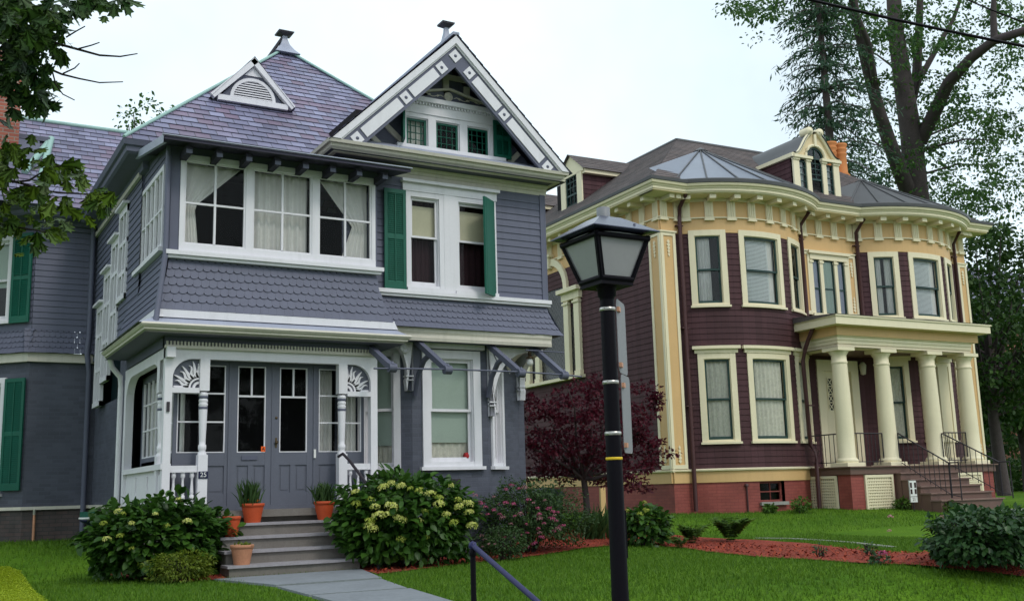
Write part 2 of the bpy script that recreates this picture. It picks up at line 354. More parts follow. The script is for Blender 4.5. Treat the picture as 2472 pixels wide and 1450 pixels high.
    def scales(s, P, u0, u1, v0, v1, pitch, wd, m=0, lip=.016, jit=.006):
        """fish-scale shingles with rounded lower corners"""
        k = 0; v = v0
        while v < v1-1e-6:
            top = min(v+pitch*1.12, v1); u = u0-(wd/2 if k % 2 else 0)
            while u < u1-1e-6:
                a, b = max(u, u0)+.0008, min(u+wd, u1)-.0004
                if b-a > .02:
                    vb = v+random.uniform(-jit, jit); rr = min(.40*(b-a), .05)
                    if k == 0: arc = [(a, vb), (b, vb)]
                    else:
                        arc = [(a, vb+rr)]+[(a+rr-rr*math.cos(t), vb+rr-rr*math.sin(t)) for t in (.5, 1.05)]+[(a+rr, vb), (b-rr, vb)]+[(b-rr+rr*math.cos(t), vb+rr-rr*math.sin(t)) for t in (1.05, .5)]+[(b, vb+rr)]
                    jj = random.uniform(0, .003)
                    off = lambda vv: .002+jj+lip*max(0, (top-vv)/(top-vb))
                    s.face([P(x, y, off(y)) for x, y in arc]+[P(b, top, .002), P(a, top, .002)], m)
                    for (x0, y0), (x1, y1) in zip(arc[:-1], arc[1:]): s.face([P(x0, y0, -.003), P(x1, y1, -.003), P(x1, y1, off(y1)), P(x0, y0, off(y0))], m)
                u += wd
            v += pitch; k += 1
    def build(s, name, mats, parent=None, loc=None):
        me = bpy.data.meshes.new(name); o0 = origin_of(parent) if parent is not None else Vector(loc or (0, 0, 0))
        me.from_pydata([(x-o0.x, y-o0.y, z-o0.z) for x, y, z in s.v], [], s.f)
        mats = mats if isinstance(mats, (list, tuple)) else [mats]
        for mt in mats: me.materials.append(M[mt] if isinstance(mt, str) else mt)
        me.polygons.foreach_set('material_index', s.m); me.polygons.foreach_set('use_smooth', s.sm)
        uvl = me.uv_layers.new(name='UVMap'); uvd = np.zeros(len(me.loops)*2, 'f'); li = 0
        for f, uv in zip(s.f, s.uv):
            if uv is None:
                p = [Vector(s.v[i]) for i in f]; n = Vector((0, 0, 0))
                for i in range(len(p)): n += p[i].cross(p[(i+1) % len(p)])
                n = n.normalized() if n.length > 1e-9 else Vector((0, 0, 1))
                t = Vector((0, 0, 1)).cross(n); t = t.normalized() if t.length > .05 else Vector((1, 0, 0)); bb = n.cross(t)
                uv = [(q.dot(t), q.dot(bb)) for q in p]
            for a in uv: uvd[li] = a[0]; uvd[li+1] = a[1]; li += 2
        uvl.data.foreach_set('uv', uvd); me.update()
        o = bpy.data.objects.new(name, me); C.objects.link(o)
        if parent is not None: o.parent = parent
        else: o.location = o0
        return o
def text_mesh(txt, P, u, v, size, d, mat, name, parent, align='CENTER'):
    cu = bpy.data.curves.new(name, 'FONT'); cu.body = txt; cu.size = size; cu.align_x = align; cu.align_y = 'CENTER'; cu.extrude = .001
    ob = bpy.data.objects.new(name+'_curve', cu); C.objects.link(ob)
    dg = bpy.context.evaluated_depsgraph_get(); me = bpy.data.meshes.new_from_object(ob.evaluated_get(dg)); bpy.data.objects.remove(ob)
    o0 = origin_of(parent)
    for vv in me.vertices: vv.co = P(u+vv.co.x, v+vv.co.y, d+vv.co.z)-o0
    me.materials.clear(); me.materials.append(M[mat]); o = bpy.data.objects.new(name, me); C.objects.link(o); o.parent = parent
    return o
# ------------------------------------------------------------------ windows, shutters, curtains
def wavy(mb, P, u0, u1, v0, v1, d, amp, waves, m=0, edge=None, n=None):
    """hanging cloth; edge(v 0..1) gives the fraction of the width it covers: (left, right)"""
    n = n or max(10, int(waves*7)); rows = 14 if edge else 2
    ph = random.uniform(0, 6)
    pos = lambda i, j: None
    g = []
    for j in range(rows+1):
        t = j/rows; v = v1-(v1-v0)*t; a, b = edge(t) if edge else (0, 1); row = []
        for i in range(n+1):
            s = i/n; u = u0+(u1-u0)*(a+(b-a)*s)
            row.append(P(u, v, d+amp*math.sin(ph+s*waves*6.283+.35*math.sin(s*17+ph))*(1 if not edge else .6)))
        g.append(row)
    vs = [p for r in g for p in r]; w_ = n+1
    mb.shared(vs, [(j*w_+i, j*w_+i+1, (j+1)*w_+i+1, (j+1)*w_+i) for j in range(rows) for i in range(n)], m, True)
def frame(mb, P, u0, u1, v0, v1, wd, d0, d1, m=0, bot=None):
    bt = bot if bot is not None else wd
    mb.mbox(P, u0, u0+wd, v0, v1, d0, d1, m); mb.mbox(P, u1-wd, u1, v0, v1, d0, d1, m)
    mb.mbox(P, u0+wd, u1-wd, v0, v0+bt, d0, d1-.002, m); mb.mbox(P, u0+wd, u1-wd, v1-wd, v1, d0, d1-.002, m)
def pane(P, u0, u1, v0, v1, d, parent, mat='glass'):
    g = MB(); n = max(1, int(abs(u1-u0)/.18)) if P.curved else 1
    for i in range(n):
        a, b = u0+(u1-u0)*i/n, u0+(u1-u0)*(i+1)/n; g.face([P(a, v0, d), P(b, v0, d), P(b, v1, d), P(a, v1, d)])
    return g.build('pane', mat, parent)
def cover(P, u0, u1, v0, v1, d, style, parent):
    """what hangs behind the glass"""
    W = u1-u0; c = MB()
    if style == 'shade': c.mbox(P, u0, u1, v0+.42*(v1-v0), v1, d-.01, d); return c.build('roller_shade', 'shade', parent)
    if style == 'shade_low':
        c.mbox(P, u0+.02, u1-.02, v0+.19*(v1-v0), v1, d-.01, d, 0); o = c.build('roller_shade', 'shade', parent)
        k = MB(); wavy(k, P, u0, u1, v0+.03, v0+.22*(v1-v0), d-.05, .015, 6); k.build('curtain', 'lace', parent); return o
    if style == 'shade_top': c.mbox(P, u0, u1, v0+.56*(v1-v0), v0+.93*(v1-v0), d-.01, d); o = c.build('roller_shade', 'shade_warm', parent); k = MB(); wavy(k, P, u0, u1, v0, v1, d-.08, .02, 5); k.build('curtain', 'dark_red', parent); return o
    if style == 'lace': wavy(c, P, u0, u1, v0, v1-.04, d, .022, max(4, W*7)); return c.build('curtain', 'lace', parent)
    if style == 'sheer': wavy(c, P, u0, u1, v0, v1, d, .025, max(4, W*8)); return c.build('curtain', 'curtain', parent)
    if style == 'drape': wavy(c, P, u0, u1, v0, v1, d, .02, 5); return c.build('curtain', 'dark_red', parent)
    if style == 'pair':
        wavy(c, P, u0, u0+W*.40, v0, v1, d, .02, 4); wavy(c, P, u1-W*.40, u1, v0, v1, d, .02, 4); return c.build('curtain', 'curtain', parent)
    if style == 'half': wavy(c, P, u0, u0+W*.62, v0, v1, d, .02, 5); return c.build('curtain', 'curtain', parent)
    if style == 'tie_left':
        def e(t): return (0, max(.20, .98-1.5*t) if t < .55 else .20+.14*(t-.55))
        wavy(c, P, u0, u1, v0, v1, d, .02, 5, edge=e, n=30); return c.build('curtain', 'curtain', parent)
    if style == 'tie_right':
        def e(t): return (min(.70, .05+1.15*t) if t < .57 else .70-.5*(t-.57), 1)
        wavy(c, P, u0, u1, v0, v1, d, .02, 5, edge=e, n=30); return c.build('curtain', 'curtain', parent)
    if style == 'blind':
        v = v0+.04
        while v < v1-.02:
            c.mbox(P, u0, u1-.22*W, v, v+.026, d-.012, d-.008); v += .036
        o = c.build('blind', 'blind', parent); k = MB(); wavy(k, P, u1-.24*W, u1, v0, v1, d-.02, .012, 2); k.build('curtain', 'curtain', parent); return o
    return None
def window(parent, P, u0, u1, v0, v1, cas=.10, trim='white', sash='white', style='dark', kind='double', split=.5, sillw=.04, inset=.06, head=0, glass='glass', mun=None, sw=.045, flat=False, hood=None, bottom=None):
    """one window: casing (the part), sashes, panes and what hangs inside (its sub-parts); returns the opening in the wall"""
    w = MB(); ub0, ub1 = u0+cas, u1-cas; vt = v1-cas; vb = v0+(bottom if bottom is not None else .05)
    w.mbox(P, u0, ub0, v0, v1, 0, .04); w.mbox(P, ub1, u1, v0, v1, 0, .04); w.mbox(P, ub0, ub1, vt, v1, 0, .037)
    w.mbox(P, u0-sillw, u1+sillw, v0-.055, v0, -.02, .085)
    w.mbox(P, ub0, ub1, v0, vb, -inset-.04, .03)
    for a, b in ((ub0-.004, ub0+.016), (ub1-.016, ub1+.004)): w.mbox(P, a, b, vb, vt, -inset-.06, .001)
    w.mbox(P, ub0+.016, ub1-.016, vt-.016, vt+.004, -inset-.06, .001)
    if hood:
        w.mbox(P, u0-.07, u1+.07, v1, v1+.10, 0, .06); w.mbox(P, u0-.12, u1+.12, v1+.10, v1+.18, 0, .13)
    wo = w.build('window', trim, parent)
    a, b, c0, c1 = ub0+.016, ub1-.016, vb, vt-.016
    s = MB(); mid = c0+(c1-c0)*split
    if kind == 'double':
        frame(s, P, a, b, mid-.02, c1, sw, -inset-.01, -inset+.025); frame(s, P, a, b, c0, mid+.02, sw, -inset-.045, -inset-.012, bot=.075)
    else: frame(s, P, a, b, c0, c1, sw, -inset-.01, -inset+.025)
    if mun:
        nx, ny, mw = mun
        for i in range(1, nx): x = a+(b-a)*i/nx; s.mbox(P, x-mw/2, x+mw/2, c0+sw, c1-sw, -inset-.008, -inset+.02)
        for j in range(1, ny): y = c0+(c1-c0)*j/ny; s.mbox(P, a+sw, b-sw, y-mw/2, y+mw/2, -inset-.008, -inset+.017)
    s.build('sash', sash, wo)
    if kind == 'double':
        pane(P, a+sw, b-sw, mid+.02, c1-sw, -inset+.004, wo, glass); pane(P, a+sw, b-sw, c0+.07, mid-.02, -inset-.03, wo, glass)
    else: pane(P, a+sw, b-sw, c0+sw, c1-sw, -inset+.004, wo, glass)
    cover(P, a, b, c0, c1, -inset-.075, style, wo)
    return wo, (u0+cas*.5, u1-cas*.5, v0, v1-cas*.5)
def opening(u0, u1, v0, v1, cas=.10): return (u0+cas*.5, u1-cas*.5, v0, v1-cas*.5)
def shutter(parent, P, u0, u1, v0, v1, d=.05, th=.035, rails=(.5,), bottom=.13):
    s = MB(); fw = .055
    s.mbox(P, u0, u0+fw, v0, v1, d, d+th); s.mbox(P, u1-fw, u1, v0, v1, d, d+th)
    s.mbox(P, u0+fw, u1-fw, v0, v0+bottom, d, d+th-.003); s.mbox(P, u0+fw, u1-fw, v1-.07, v1, d, d+th-.003)
    for r in rails: y = v0+(v1-v0)*r; s.mbox(P, u0+fw, u1-fw, y-.04, y+.04, d, d+th-.003)
    v = v0+bottom
    while v < v1-.08:
        if not any(abs(v+.015-(v0+(v1-v0)*r)) < .05 for r in rails):
            s.face([P(u0+fw, v, d+th-.006), P(u1-fw, v, d+th-.006), P(u1-fw, v+.038, d+.004), P(u0+fw, v+.038, d+.004)])
            s.face([P(u0+fw, v-.004, d+th-.006), P(u1-fw, v-.004, d+th-.006), P(u1-fw, v, d+th-.006), P(u0+fw, v, d+th-.006)])
        v += .036
    m = (u0+u1)/2; s.mbox(P, m-.008, m+.008, v0+bottom, v1-.08, d+th-.004, d+th+.004)
    s.mbox(P, u0+fw, u1-fw, v0, v1, d-.004, d+.001)
    return s.build('shutter', 'shutter', parent)
def profile_run(mb, P, u0, u1, prof, m=0, cap=True, m0=0, m1=0):
    """a moulding: outline prof of (v, d) run along u"""
    n = max(1, int(abs(u1-u0)/.2)) if P.curved else 1
    for i in range(n):
        a, b = u0+(u1-u0)*i/n, u0+(u1-u0)*(i+1)/n
        for (v, d), (v2, d2) in zip(prof[:-1], prof[1:]): e0, e1 = (m0 if i == 0 else 0), (m1 if i == n-1 else 0); mb.face([P(a-e0*d, v, d), P(b+e1*d, v, d), P(b+e1*d2, v2, d2), P(a-e0*d2, v2, d2)], m)
    if cap:
        if not m0: mb.face([P(u0, v, d) for v, d in prof], m)
        if not m1: mb.face([P(u1, v, d) for v, d in reversed(prof)], m)
# ================================================================== the grey house
G = thing('grey_house', (6.4, 17.5, 0), 'blue grey Victorian house with white trim, green shutters and a steep front gable', 'house')
XL, YB, YM = 3.16, 15.4, 15.6         # left face and front of porch and balcony; front of the gable block
fB, fM, lB = front(YB), front(YM), leftw(XL)
# ---- dark hollow inside
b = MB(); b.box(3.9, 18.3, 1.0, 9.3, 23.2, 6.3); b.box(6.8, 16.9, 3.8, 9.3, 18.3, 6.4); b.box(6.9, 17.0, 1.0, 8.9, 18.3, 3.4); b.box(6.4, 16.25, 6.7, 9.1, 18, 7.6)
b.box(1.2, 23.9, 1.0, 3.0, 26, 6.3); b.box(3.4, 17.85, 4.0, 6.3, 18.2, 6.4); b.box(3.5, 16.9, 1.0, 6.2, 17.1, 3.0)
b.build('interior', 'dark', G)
# ---- walls of the main block
b = MB()
stairs = [(-19.25, -18.5, 4.45, 6.12), (-19.98, -19.25, 3.62, 5.72), (-20.70, -19.98, 3.2, 5.28), (-21.42, -20.70, 2.8, 4.75)]
sops = [(a+.03, c-.03, z0, z1-.03) for a, c, z0, z1 in stairs]
L3 = leftw(3.12)
b.lap(L3, [(-22.0, 3.75), (-17.4, 3.75), (-17.4, 6.45), (-22.0, 6.45)], .118, openings=sops)
b.build('clapboard_wall', 'gray', G)
b = MB()
b.lap(front(17.4), [(3.12, 6.0), (5.9, 6.0), (5.9, 6.6), (3.12, 6.6)], .118)
b.face([(9.75, 16.6, .3), (9.75, 23.6, .3), (9.75, 23.6, 6.5), (9.75, 16.6, 6.5)]); b.face([(3.12, 23.6, .3), (9.75, 23.6, .3), (9.75, 23.6, 6.5), (3.12, 23.6, 6.5)])
b.face([(9.75, 15.6, 3.7), (9.75, 16.6, 3.7), (9.75, 16.6, 6.5), (9.75, 15.6, 6.5)])
b.face([(3.12, 22.0, 3.0), (3.12, 23.6, 3.0), (3.12, 23.6, 6.5), (3.12, 22.0, 6.5)])
b.build('wall', 'gray', G)
b = MB()     # brick storey of the left side
P = leftw(3.2); b.lap(P, [(-22.0, .99), (-18.5, .99), (-18.5, 3.75), (-22.0, 3.75)], 3, .0, openings=[(-21.4, -19.3, 2.83, 3.75)])
b.face([(3.2, 18.5, 3.7), (3.12, 18.5, 3.76), (3.12, 22, 3.76), (3.2, 22, 3.7)])
b.build('brick_wall', 'paintbrick', G)
b = MB(); b.face([(3.2, 22, 0), (3.2, 18.3, 0), (3.2, 18.3, .93), (3.2, 22, .93)]); b.build('foundation', 'found', G)
b = MB(); b.mbox(P, -22, -18.4, .93, .99, 0, .06); b.build('water_table', 'offwhite', G)
# stair windows stepping down towards the back
for k, (a, c, z0, z1) in enumerate(stairs):
    wdw = MB(); cs = .09
    wdw.mbox(L3, a, a+cs, z0, z1, -.02, .05); wdw.mbox(L3, c-cs*.6, c, z0, z1, -.02, .046); wdw.mbox(L3, a, c, z1-.13, z1, -.02, .043); wdw.mbox(L3, a, c, z0, z0+.09, -.02, .06)
    wdw.mbox(L3, a-.06, c+.02, z1, z1+.045, 0, .12)
    h = z1-z0; m0 = (a+c)/2
    wdw.mbox(L3, m0-.03, m0+.03, z0, z1-.1, -.02, .036)
    for f_ in ((.36, .7) if k else (.3, .62)): wdw.mbox(L3, a, c, z0+h*f_-.035, z0+h*f_+.035, -.02, .032)
    wo = wdw.build('stair_window', 'white', G)
    pane(L3, a+cs, c-.05, z0+.09, z1-.13, -.03, wo); q = MB(); q.mbox(L3, a, c, z0, z1, -.3, -.28); q.build('roller_shade', 'teal', wo)
# ---- second storey of the gable block
caps = 6.23
w1, w2 = (6.99, 7.79), (7.82, 8.72)
b = MB(); ops = [(7.05, 8.68, 4.36, 6.05)]
b.lap(fM, [(5.9, 4.33), (9.75, 4.33), (9.75, 6.28), (5.9, 6.28)], .1185, openings=ops); b.build('clapboard_wall', 'gray', G)
b = MB(); b.mbox(fM, 9.66, 9.768, 4.33, 6.28, 0, .028); b.box(9.75, 15.57, 4.33, 9.772, 15.7, 6.28); b.mbox(fM, 5.9, 9.768, 6.14, 6.28, .0, .012); b.build('corner_board', 'gray', G)
b = MB(); profile_run(b, fM, 5.9, 9.80, [(6.27, 0), (6.27, .02), (6.33, .03), (6.34, .045), (6.385, .055), (6.39, .09), (6.44, .11), (6.46, 0)]); b.build('frieze', 'offwhite', G)
b = MB(); b.mbox(fM, 6.4, 9.80, 4.27, 4.335, 0, .10); b.mbox(fM, 6.4, 9.79, 4.225, 4.268, 0, .065); b.build('sill_band', 'white', G)
# double window with its shutters
b = MB(); b.mbox(fM, 6.93, 8.79, 6.185, 6.235, 0, .12); b.mbox(fM, 6.96, 8.76, 6.045, 6.183, 0, .05); b.mbox(fM, 7.72, 7.92, 4.335, 6.043, 0, .045); b.build('window_head', 'white', G)
window(G, fM, 7.02, 7.72, 4.39, 6.042, cas=.085, style='shade_top', sillw=0, sw=.035, inset=.05, split=.56)
window(G, fM, 7.92, 8.74, 4.39, 6.042, cas=.085, style='shade_top', sillw=0, sw=.035, inset=.05, split=.56)
shutter(G, fM, 6.61, 7.00, 4.335, 6.03, rails=(.52,))
hx = 8.70; ang = R(118)     # right-hand leaf stands half open on its hinge
SP = Plane((hx, YM-.06, 0), (math.cos(math.pi+R(38)), math.sin(math.pi+R(38)), 0)); SP.N = Vector((SP.U.y, -SP.U.x, 0))*1.0
shutter(G, SP, 0.0, .42, 4.33, 6.03, d=0, rails=(.52,))
# ---- skirt of scale shingles below the second storey
FK = Flare(fM, 4.23, 3.70, .20, 0, 1, 5.9, 9.75)
b = MB(); b.scales(FK, 5.9, 9.75, 3.70, 4.22, .107, .094); b.face([(9.95, 15.4, 3.7), (9.95, 16.6, 3.7), (9.75, 16.6, 4.23), (9.75, 15.6, 4.23)])
b.build('shingle_skirt', 'gray', G)
b = MB(); profile_run(b, front(15.45), 6.0, 9.72, [(3.49, 0), (3.49, .02), (3.545, .035), (3.55, .02), (3.60, .02), (3.64, .04), (3.70, .04), (3.70, -.1)])
b.face([(9.72, 15.43, 3.49), (9.72, 16.6, 3.49), (9.72, 16.6, 3.7), (9.72, 15.43, 3.7)]); b.build('frieze', 'offwhite', G)
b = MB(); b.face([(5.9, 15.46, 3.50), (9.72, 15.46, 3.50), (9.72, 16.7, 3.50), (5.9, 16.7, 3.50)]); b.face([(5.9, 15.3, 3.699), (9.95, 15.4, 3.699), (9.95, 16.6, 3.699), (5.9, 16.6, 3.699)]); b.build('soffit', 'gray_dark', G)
# ---- ground storey: brick bay with three faces
c0, c1, c2, c3 = Vector((6.16, 16.6, 0)), Vector((7.20, 15.8, 0)), Vector((8.62, 15.8, 0)), Vector((9.68, 16.6, 0))
PL = Plane(c0, c1-c0); PC = Plane(c1, c2-c1); PR = Plane(c2, c3-c2); wl, wc, wr = (c1-c0).length, (c2-c1).length, (c3-c2).length
b = MB()
lw, cw, rw = (.40, 1.12, 1.41, 3.47), (.18, 1.27, 1.46, 3.40), (.10, .62, 1.46, 3.40)
for P_, L_, w_ in ((PL, wl, lw), (PC, wc, cw), (PR, wr, rw)): b.lap(P_, [(0, .05), (L_, .05), (L_, 3.52), (0, 3.52)], 4, 0, openings=[opening(*w_, cas=.1)])
b.box(9.68, 16.6, .05, 9.81, 17.2, 3.52); b.build('brick_bay', 'paintbrick', G)
window(G, PL, *lw, cas=.11, style='shade_low', glass='glass', bottom=.06)
b = MB(); b.mbox(PC, .17, 1.33, 3.42, 3.50, 0, .10); b.build('window_head', 'white', G)
cwo, _ = window(G, PC, *cw, cas=.14, style='shade_low', bottom=.08, sillw=.05)
q = MB(); q.lathe(PC(1.05, 1.64, -.12), [(.0, -.06), (.05, -.04), (.06, 0), (.04, .05), (0, .06)], 10); q.build('potted_bloom', 'red', cwo)
window(G, PR, *rw, cas=.085, style='half', bottom=.06)
b = MB(); b.mbox(PC, .66, .86, .97, 1.26, 0, .02)
for i in range(6): b.mbox(PC, .68, .84, 1.0+i*.042, 1.015+i*.042, .02, .035)
b.build('vent_grille', 'iron', G)
# brackets under the overhanging corner
def bracket(P, u, v0, v1, reach, sgn, th=.11, mat='white'):
    """quarter-arch bracket: leg of width .11 at u, arm reaching sideways at the top"""
    q = MB(); o = [(u, v0), (u, v1), (u+sgn*reach, v1), (u+sgn*reach, v1-.07)]; n = 9
    for i in range(1, n): t = i/n*math.pi/2; o.append((u+sgn*(reach-(reach-.11)*math.sin(t)), v0+.28+(v1-.07-v0-.28)*math.cos(t)))
    o += [(u+sgn*.11, v0+.22), (u+sgn*.13, v0+.16), (u+sgn*.11, v0)]
    if sgn < 0: o = o[::-1]
    for i in range(len(o)//1): pass
    # concave outline: fan it from the outer corner in slices
    top = [(u, v1)]
    pts = o if sgn > 0 else o[::-1]
    cc = (u, v1)
    for i in range(1, len(pts)-1):
        a, b_ = pts[i], pts[i+1]
        if a == cc or b_ == cc: continue
        q.face([P(*cc, .06), P(*a, .06), P(*b_, .06)]); q.face([P(*cc, .06-th), P(*b_, .06-th), P(*a, .06-th)])
    for i in range(len(pts)):
        a, b_ = pts[i], pts[(i+1) % len(pts)]; q.face([P(*a, .06), P(*b_, .06), P(*b_, .06-th), P(*a, .06-th)])
    q.mbox(P, min(u, u+sgn*.135), max(u, u+sgn*.135), v0+.23, v0+.25, .06-th, .075); q.mbox(P, min(u, u+sgn*.13), max(u, u+sgn*.13), v0+.17, v0+.185, .06-th, .075)
    return q
q = bracket(PC, 0.0, 2.70, 3.50, .34, -1); br = q.build('bracket', 'white', G)
q = MB(); q.lathe(PC(-.17, 3.40, .06), [(0, -.07), (.03, -.07), (.035, -.055), (.055, -.055), (.06, -.07), (.085, -.07), (.09, 0)][::-1], 16, axis='y'); q.build('rosette', 'white', br)
q = bracket(PC, 1.42, 2.30, 3.49, .82, 1); br = q.build('bracket', 'white', G)
q = MB(); q.mbar(PC, (1.52, 3.36), (1.66, 3.36), .015, .06, .066); q.mbar(PC, (1.53, 3.35), (1.60, 3.22), .015, .06, .066); q.mbar(PC, (1.66, 3.35), (1.60, 3.22), .015, .06, .066); q.build('carving', 'gray_dark', br)
for xx in (9.36, 9.70):
    Pb = Plane((xx, 16.55, 0), (0, -1, 0), N=(-1, 0, 0)); q = bracket(Pb, 0.0, 2.65, 3.49, .78, 1); q.build('bracket', 'white', G)
q = MB(); q.lathe((9.38, 15.62, 3.22), [(.03, .2), (.035, .12), (.07, .10), (.075, .08), (.03, .075)][::-1], 12); lg = q.build('porch_light', 'brass', G)
q = MB(); q.lathe((9.38, 15.62, 3.22), [(.0, -.06), (.045, -.04), (.06, 0), (.05, .05), (.03, .075)], 14); q.build('globe', 'bulb', lg)
# bare awning frame
b = MB()
aw = None
arms = [(6.30, 15.75, 3.5, 14.53), (7.23, 15.75, 3.56, 14.53), (8.60, 15.75, 3.55, 14.62), (9.49, 15.75, 3.54, 14.71)]
b.tube([(6.0, 14.52, 2.89), (7.23, 14.53, 2.92), (8.6, 14.62, 2.93), (9.49, 14.71, 2.92), (9.86, 14.74, 2.90)], .014, 8)
b.tube([(9.2, 15.45, 3.42), (9.95, 15.4, 3.40)], .012, 6)
aw = b.build('awning_frame', 'gray_dark', G)
for x, y0, z0, y1 in arms:
    q = MB(); dz = 2.91-z0; s_ = Vector((0, y1-y0, dz)); n_ = Vector((0, -s_.z, s_.y)).normalized()*.045
    A, Bq = Vector((x, y0, z0)), Vector((x, y1, 2.91))
    for dx in (-.045, .045):
        q.face([A+Vector((dx, 0, 0))+n_, Bq+Vector((dx, 0, 0))+n_, Bq+Vector((dx, 0, 0))-n_, A+Vector((dx, 0, 0))-n_])
    for sg in (1, -1): q.face([A+Vector((-.045, 0, 0))+n_*sg, Bq+Vector((-.045, 0, 0))+n_*sg, Bq+Vector((.045, 0, 0))+n_*sg, A+Vector((.045, 0, 0))+n_*sg])
    q.tube([(x-.06, y1, 2.91), (x+.06, y1, 2.91)], .07, 12); q.lathe((x, y1-.02, 2.96), [(.04, 0), (.0, .06)], 8)
    if x > 7 and x < 9: q.tube([(x, 15.74, 2.62), (x, 15.60, 2.95), (x, 15.38, 3.16), (x, 15.12, 3.24)], .045, 8)
    q.build('awning_arm', 'gray_dark', aw)
# ---- gable
gx, gz0, gza = 7.77, 6.60, 8.76
fG, fR = front(15.65), front(15.12)
sl = (gza-gz0)/(9.99-gx)
b = MB(); b.lap(fG, [(5.78, 6.6), (9.76, 6.6), (gx+.02, 8.52), (gx-.02, 8.52)], .16, .006, openings=[(7.03, 8.75, 6.87, 7.44)]); b.build('gable_wall', 'gray', G)
b = MB(); b.face([(5.5, 15.1, 6.60), (10.02, 15.1, 6.60), (9.76, 15.66, 6.86), (5.78, 15.66, 6.86)]); b.face([(5.5, 15.1, 6.60), (5.78, 15.66, 6.86), (5.78, 17.6, 6.86), (5.5, 17.6, 6.6)]); b.build('pent_roof', 'lead', G)
b = MB(); prof = [(6.44, -.02), (6.45, .10), (6.46, .30), (6.43, .31), (6.43, .38), (6.47, .40), (6.50, .44), (6.545, .455), (6.55, .50), (6.60, .515), (6.61, .48)]
profile_run(b, front(YM), 6.0, 9.49, prof, m0=1, m1=1); profile_run(b, Plane((9.49, 0, 0), (0, 1, 0), N=(1, 0, 0)), YM, 17.0, prof, m0=1); b.build('cornice', 'offwhite', G)
b = MB(); profile_run(b, leftw(6.0), -17.5, -YM, prof, m1=1); b.build('cornice', 'offwhite', G)
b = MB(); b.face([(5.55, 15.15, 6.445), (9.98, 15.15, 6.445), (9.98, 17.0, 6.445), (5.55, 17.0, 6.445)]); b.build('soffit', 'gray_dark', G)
# verge boards with panels and bull's-eyes
def rake(side, d0, d1, lo, hi, t0=0.0, t1=1.0):
    """outline on the verge: lo..hi measured square to the slope below its top edge"""
    L_ = math.hypot(2.23, gza-gz0); ux, uz = 2.23/L_, (gza-gz0)/L_
    f_ = lambda t, h: (gx+side*(2.23-ux*t*L_-uz*h), gz0+uz*t*L_-ux*h)
    return f_, L_
for side in (-1, 1):
    f_, L_ = rake(side, 0, 0, 0, 0)
    lim = lambda pts: [(min(x, gx) if side < 0 else max(x, gx), z) for x, z in pts]
    def piece(t0, t1, h0, h1): 
        p = [f_(t0, h0), f_(t1, h0), f_(t1, h1), f_(t0, h1)]
        q_ = clip(p, side*-1, 0, -side*gx)
        return clip(q_, 0, -1, -6.605)
    b = MB(); b.mpoly(fR, piece(-.03, 1.3, .0, .10), -.04, .05); b.mpoly(fR, piece(-.02, 1.3, .10, .125), -.04, .02); b.build('verge_board', 'white', G)
    b = MB(); b.mpoly(fR, piece(-.0, 1.4, .125, .40), -.06, -.005); vb = b.build('verge_board', 'gray', G)
    q = MB()
    sq = [.115, .50, .80]; 
    for t_ in sq:
        h_ = .195/2; dt = h_/L_
        o_ = piece(t_-dt*.85, t_+dt*.85, .17, .35); q.mpoly(fR, o_, -.004, .012)
    if side < 0:
        o_ = clip([(gx-.125, 8.40), (gx, 8.525), (gx+.125, 8.40), (gx, 8.275)], 0, 1, 9); q.mpoly(fR, o_, -.004, .012)
    for a_, c_ in ((.165, .455), (.545, .755)): q.mpoly(fR, piece(a_, c_, .17, .35), -.004, .012)
    q.mpoly(fR, clip(piece(.0, .075, .16, .345), 0, -1, -6.66), -.004, .012)
    q.build('verge_panel', 'white', vb)
    q = MB()
    for t_ in sq: x_, z_ = f_(t_, .26); q.lathe(fR(x_, z_, .012), [(.03, 0), (.026, -.006), (0, -.006)], 10, axis='y')
    if side < 0: q.lathe(fR(gx, 8.40, .012), [(.03, 0), (.026, -.006), (0, -.006)], 10, axis='y')
    q.build('bullseye', 'gray_dark', vb)
# soffit of the gable overhang and roof
b = MB()
for side in (-1, 1): b.face([(gx+side*2.23, 15.1, 6.56), (gx, 15.1, 8.70), (gx, 17.5, 8.70), (gx+side*2.23, 17.5, 6.56)])
b.build('soffit', 'gray_dark', G)
b = MB()
for side in (-1, 1):
    U_ = Vector((0, -1 if side < 0 else 1, 0)); Pn = Plane((gx+side*2.27, 0, 6.575), U_, V=(-side*2.27, 0, gza+.03-6.575)); L_ = math.hypot(2.27, gza+.03-6.575)
    ua, ub = (-20.0, -15.05) if side < 0 else (15.05, 20.0)
    b.lap(Pn, [(ua, 0), (ub, 0), (ub, L_), (ua, L_)], .19, .012)
b.build('roof', 'slate', G)
q = MB(); q.box(gx-.06, 15.06, 8.77, gx+.06, 18.8, 8.82); q.build('ridge_cap', 'lead', G)
def finial(x, y, z, h, w, mats=('lead', 'slate_plain')):
    q = MB(); q.lathe((x, y, z), [(w, 0), (w*.62, h*.22), (w*.34, h*.45), (w*.20, h*.68), (w*.17, h*.82), (w*.2, h*.84)], sq=True)
    f_o = q.build('finial', mats[0], G); q = MB()
    q.lathe((x, y, z), [(w*.2, h*.82), (w*.58, h*.90), (w*.62, h*.95), (w*.35, h*.97), (w*.3, h*1.0)], sq=True); q.build('finial_cap', mats[1], f_o)
finial(8.02, 15.95, 8.80, .62, .20)
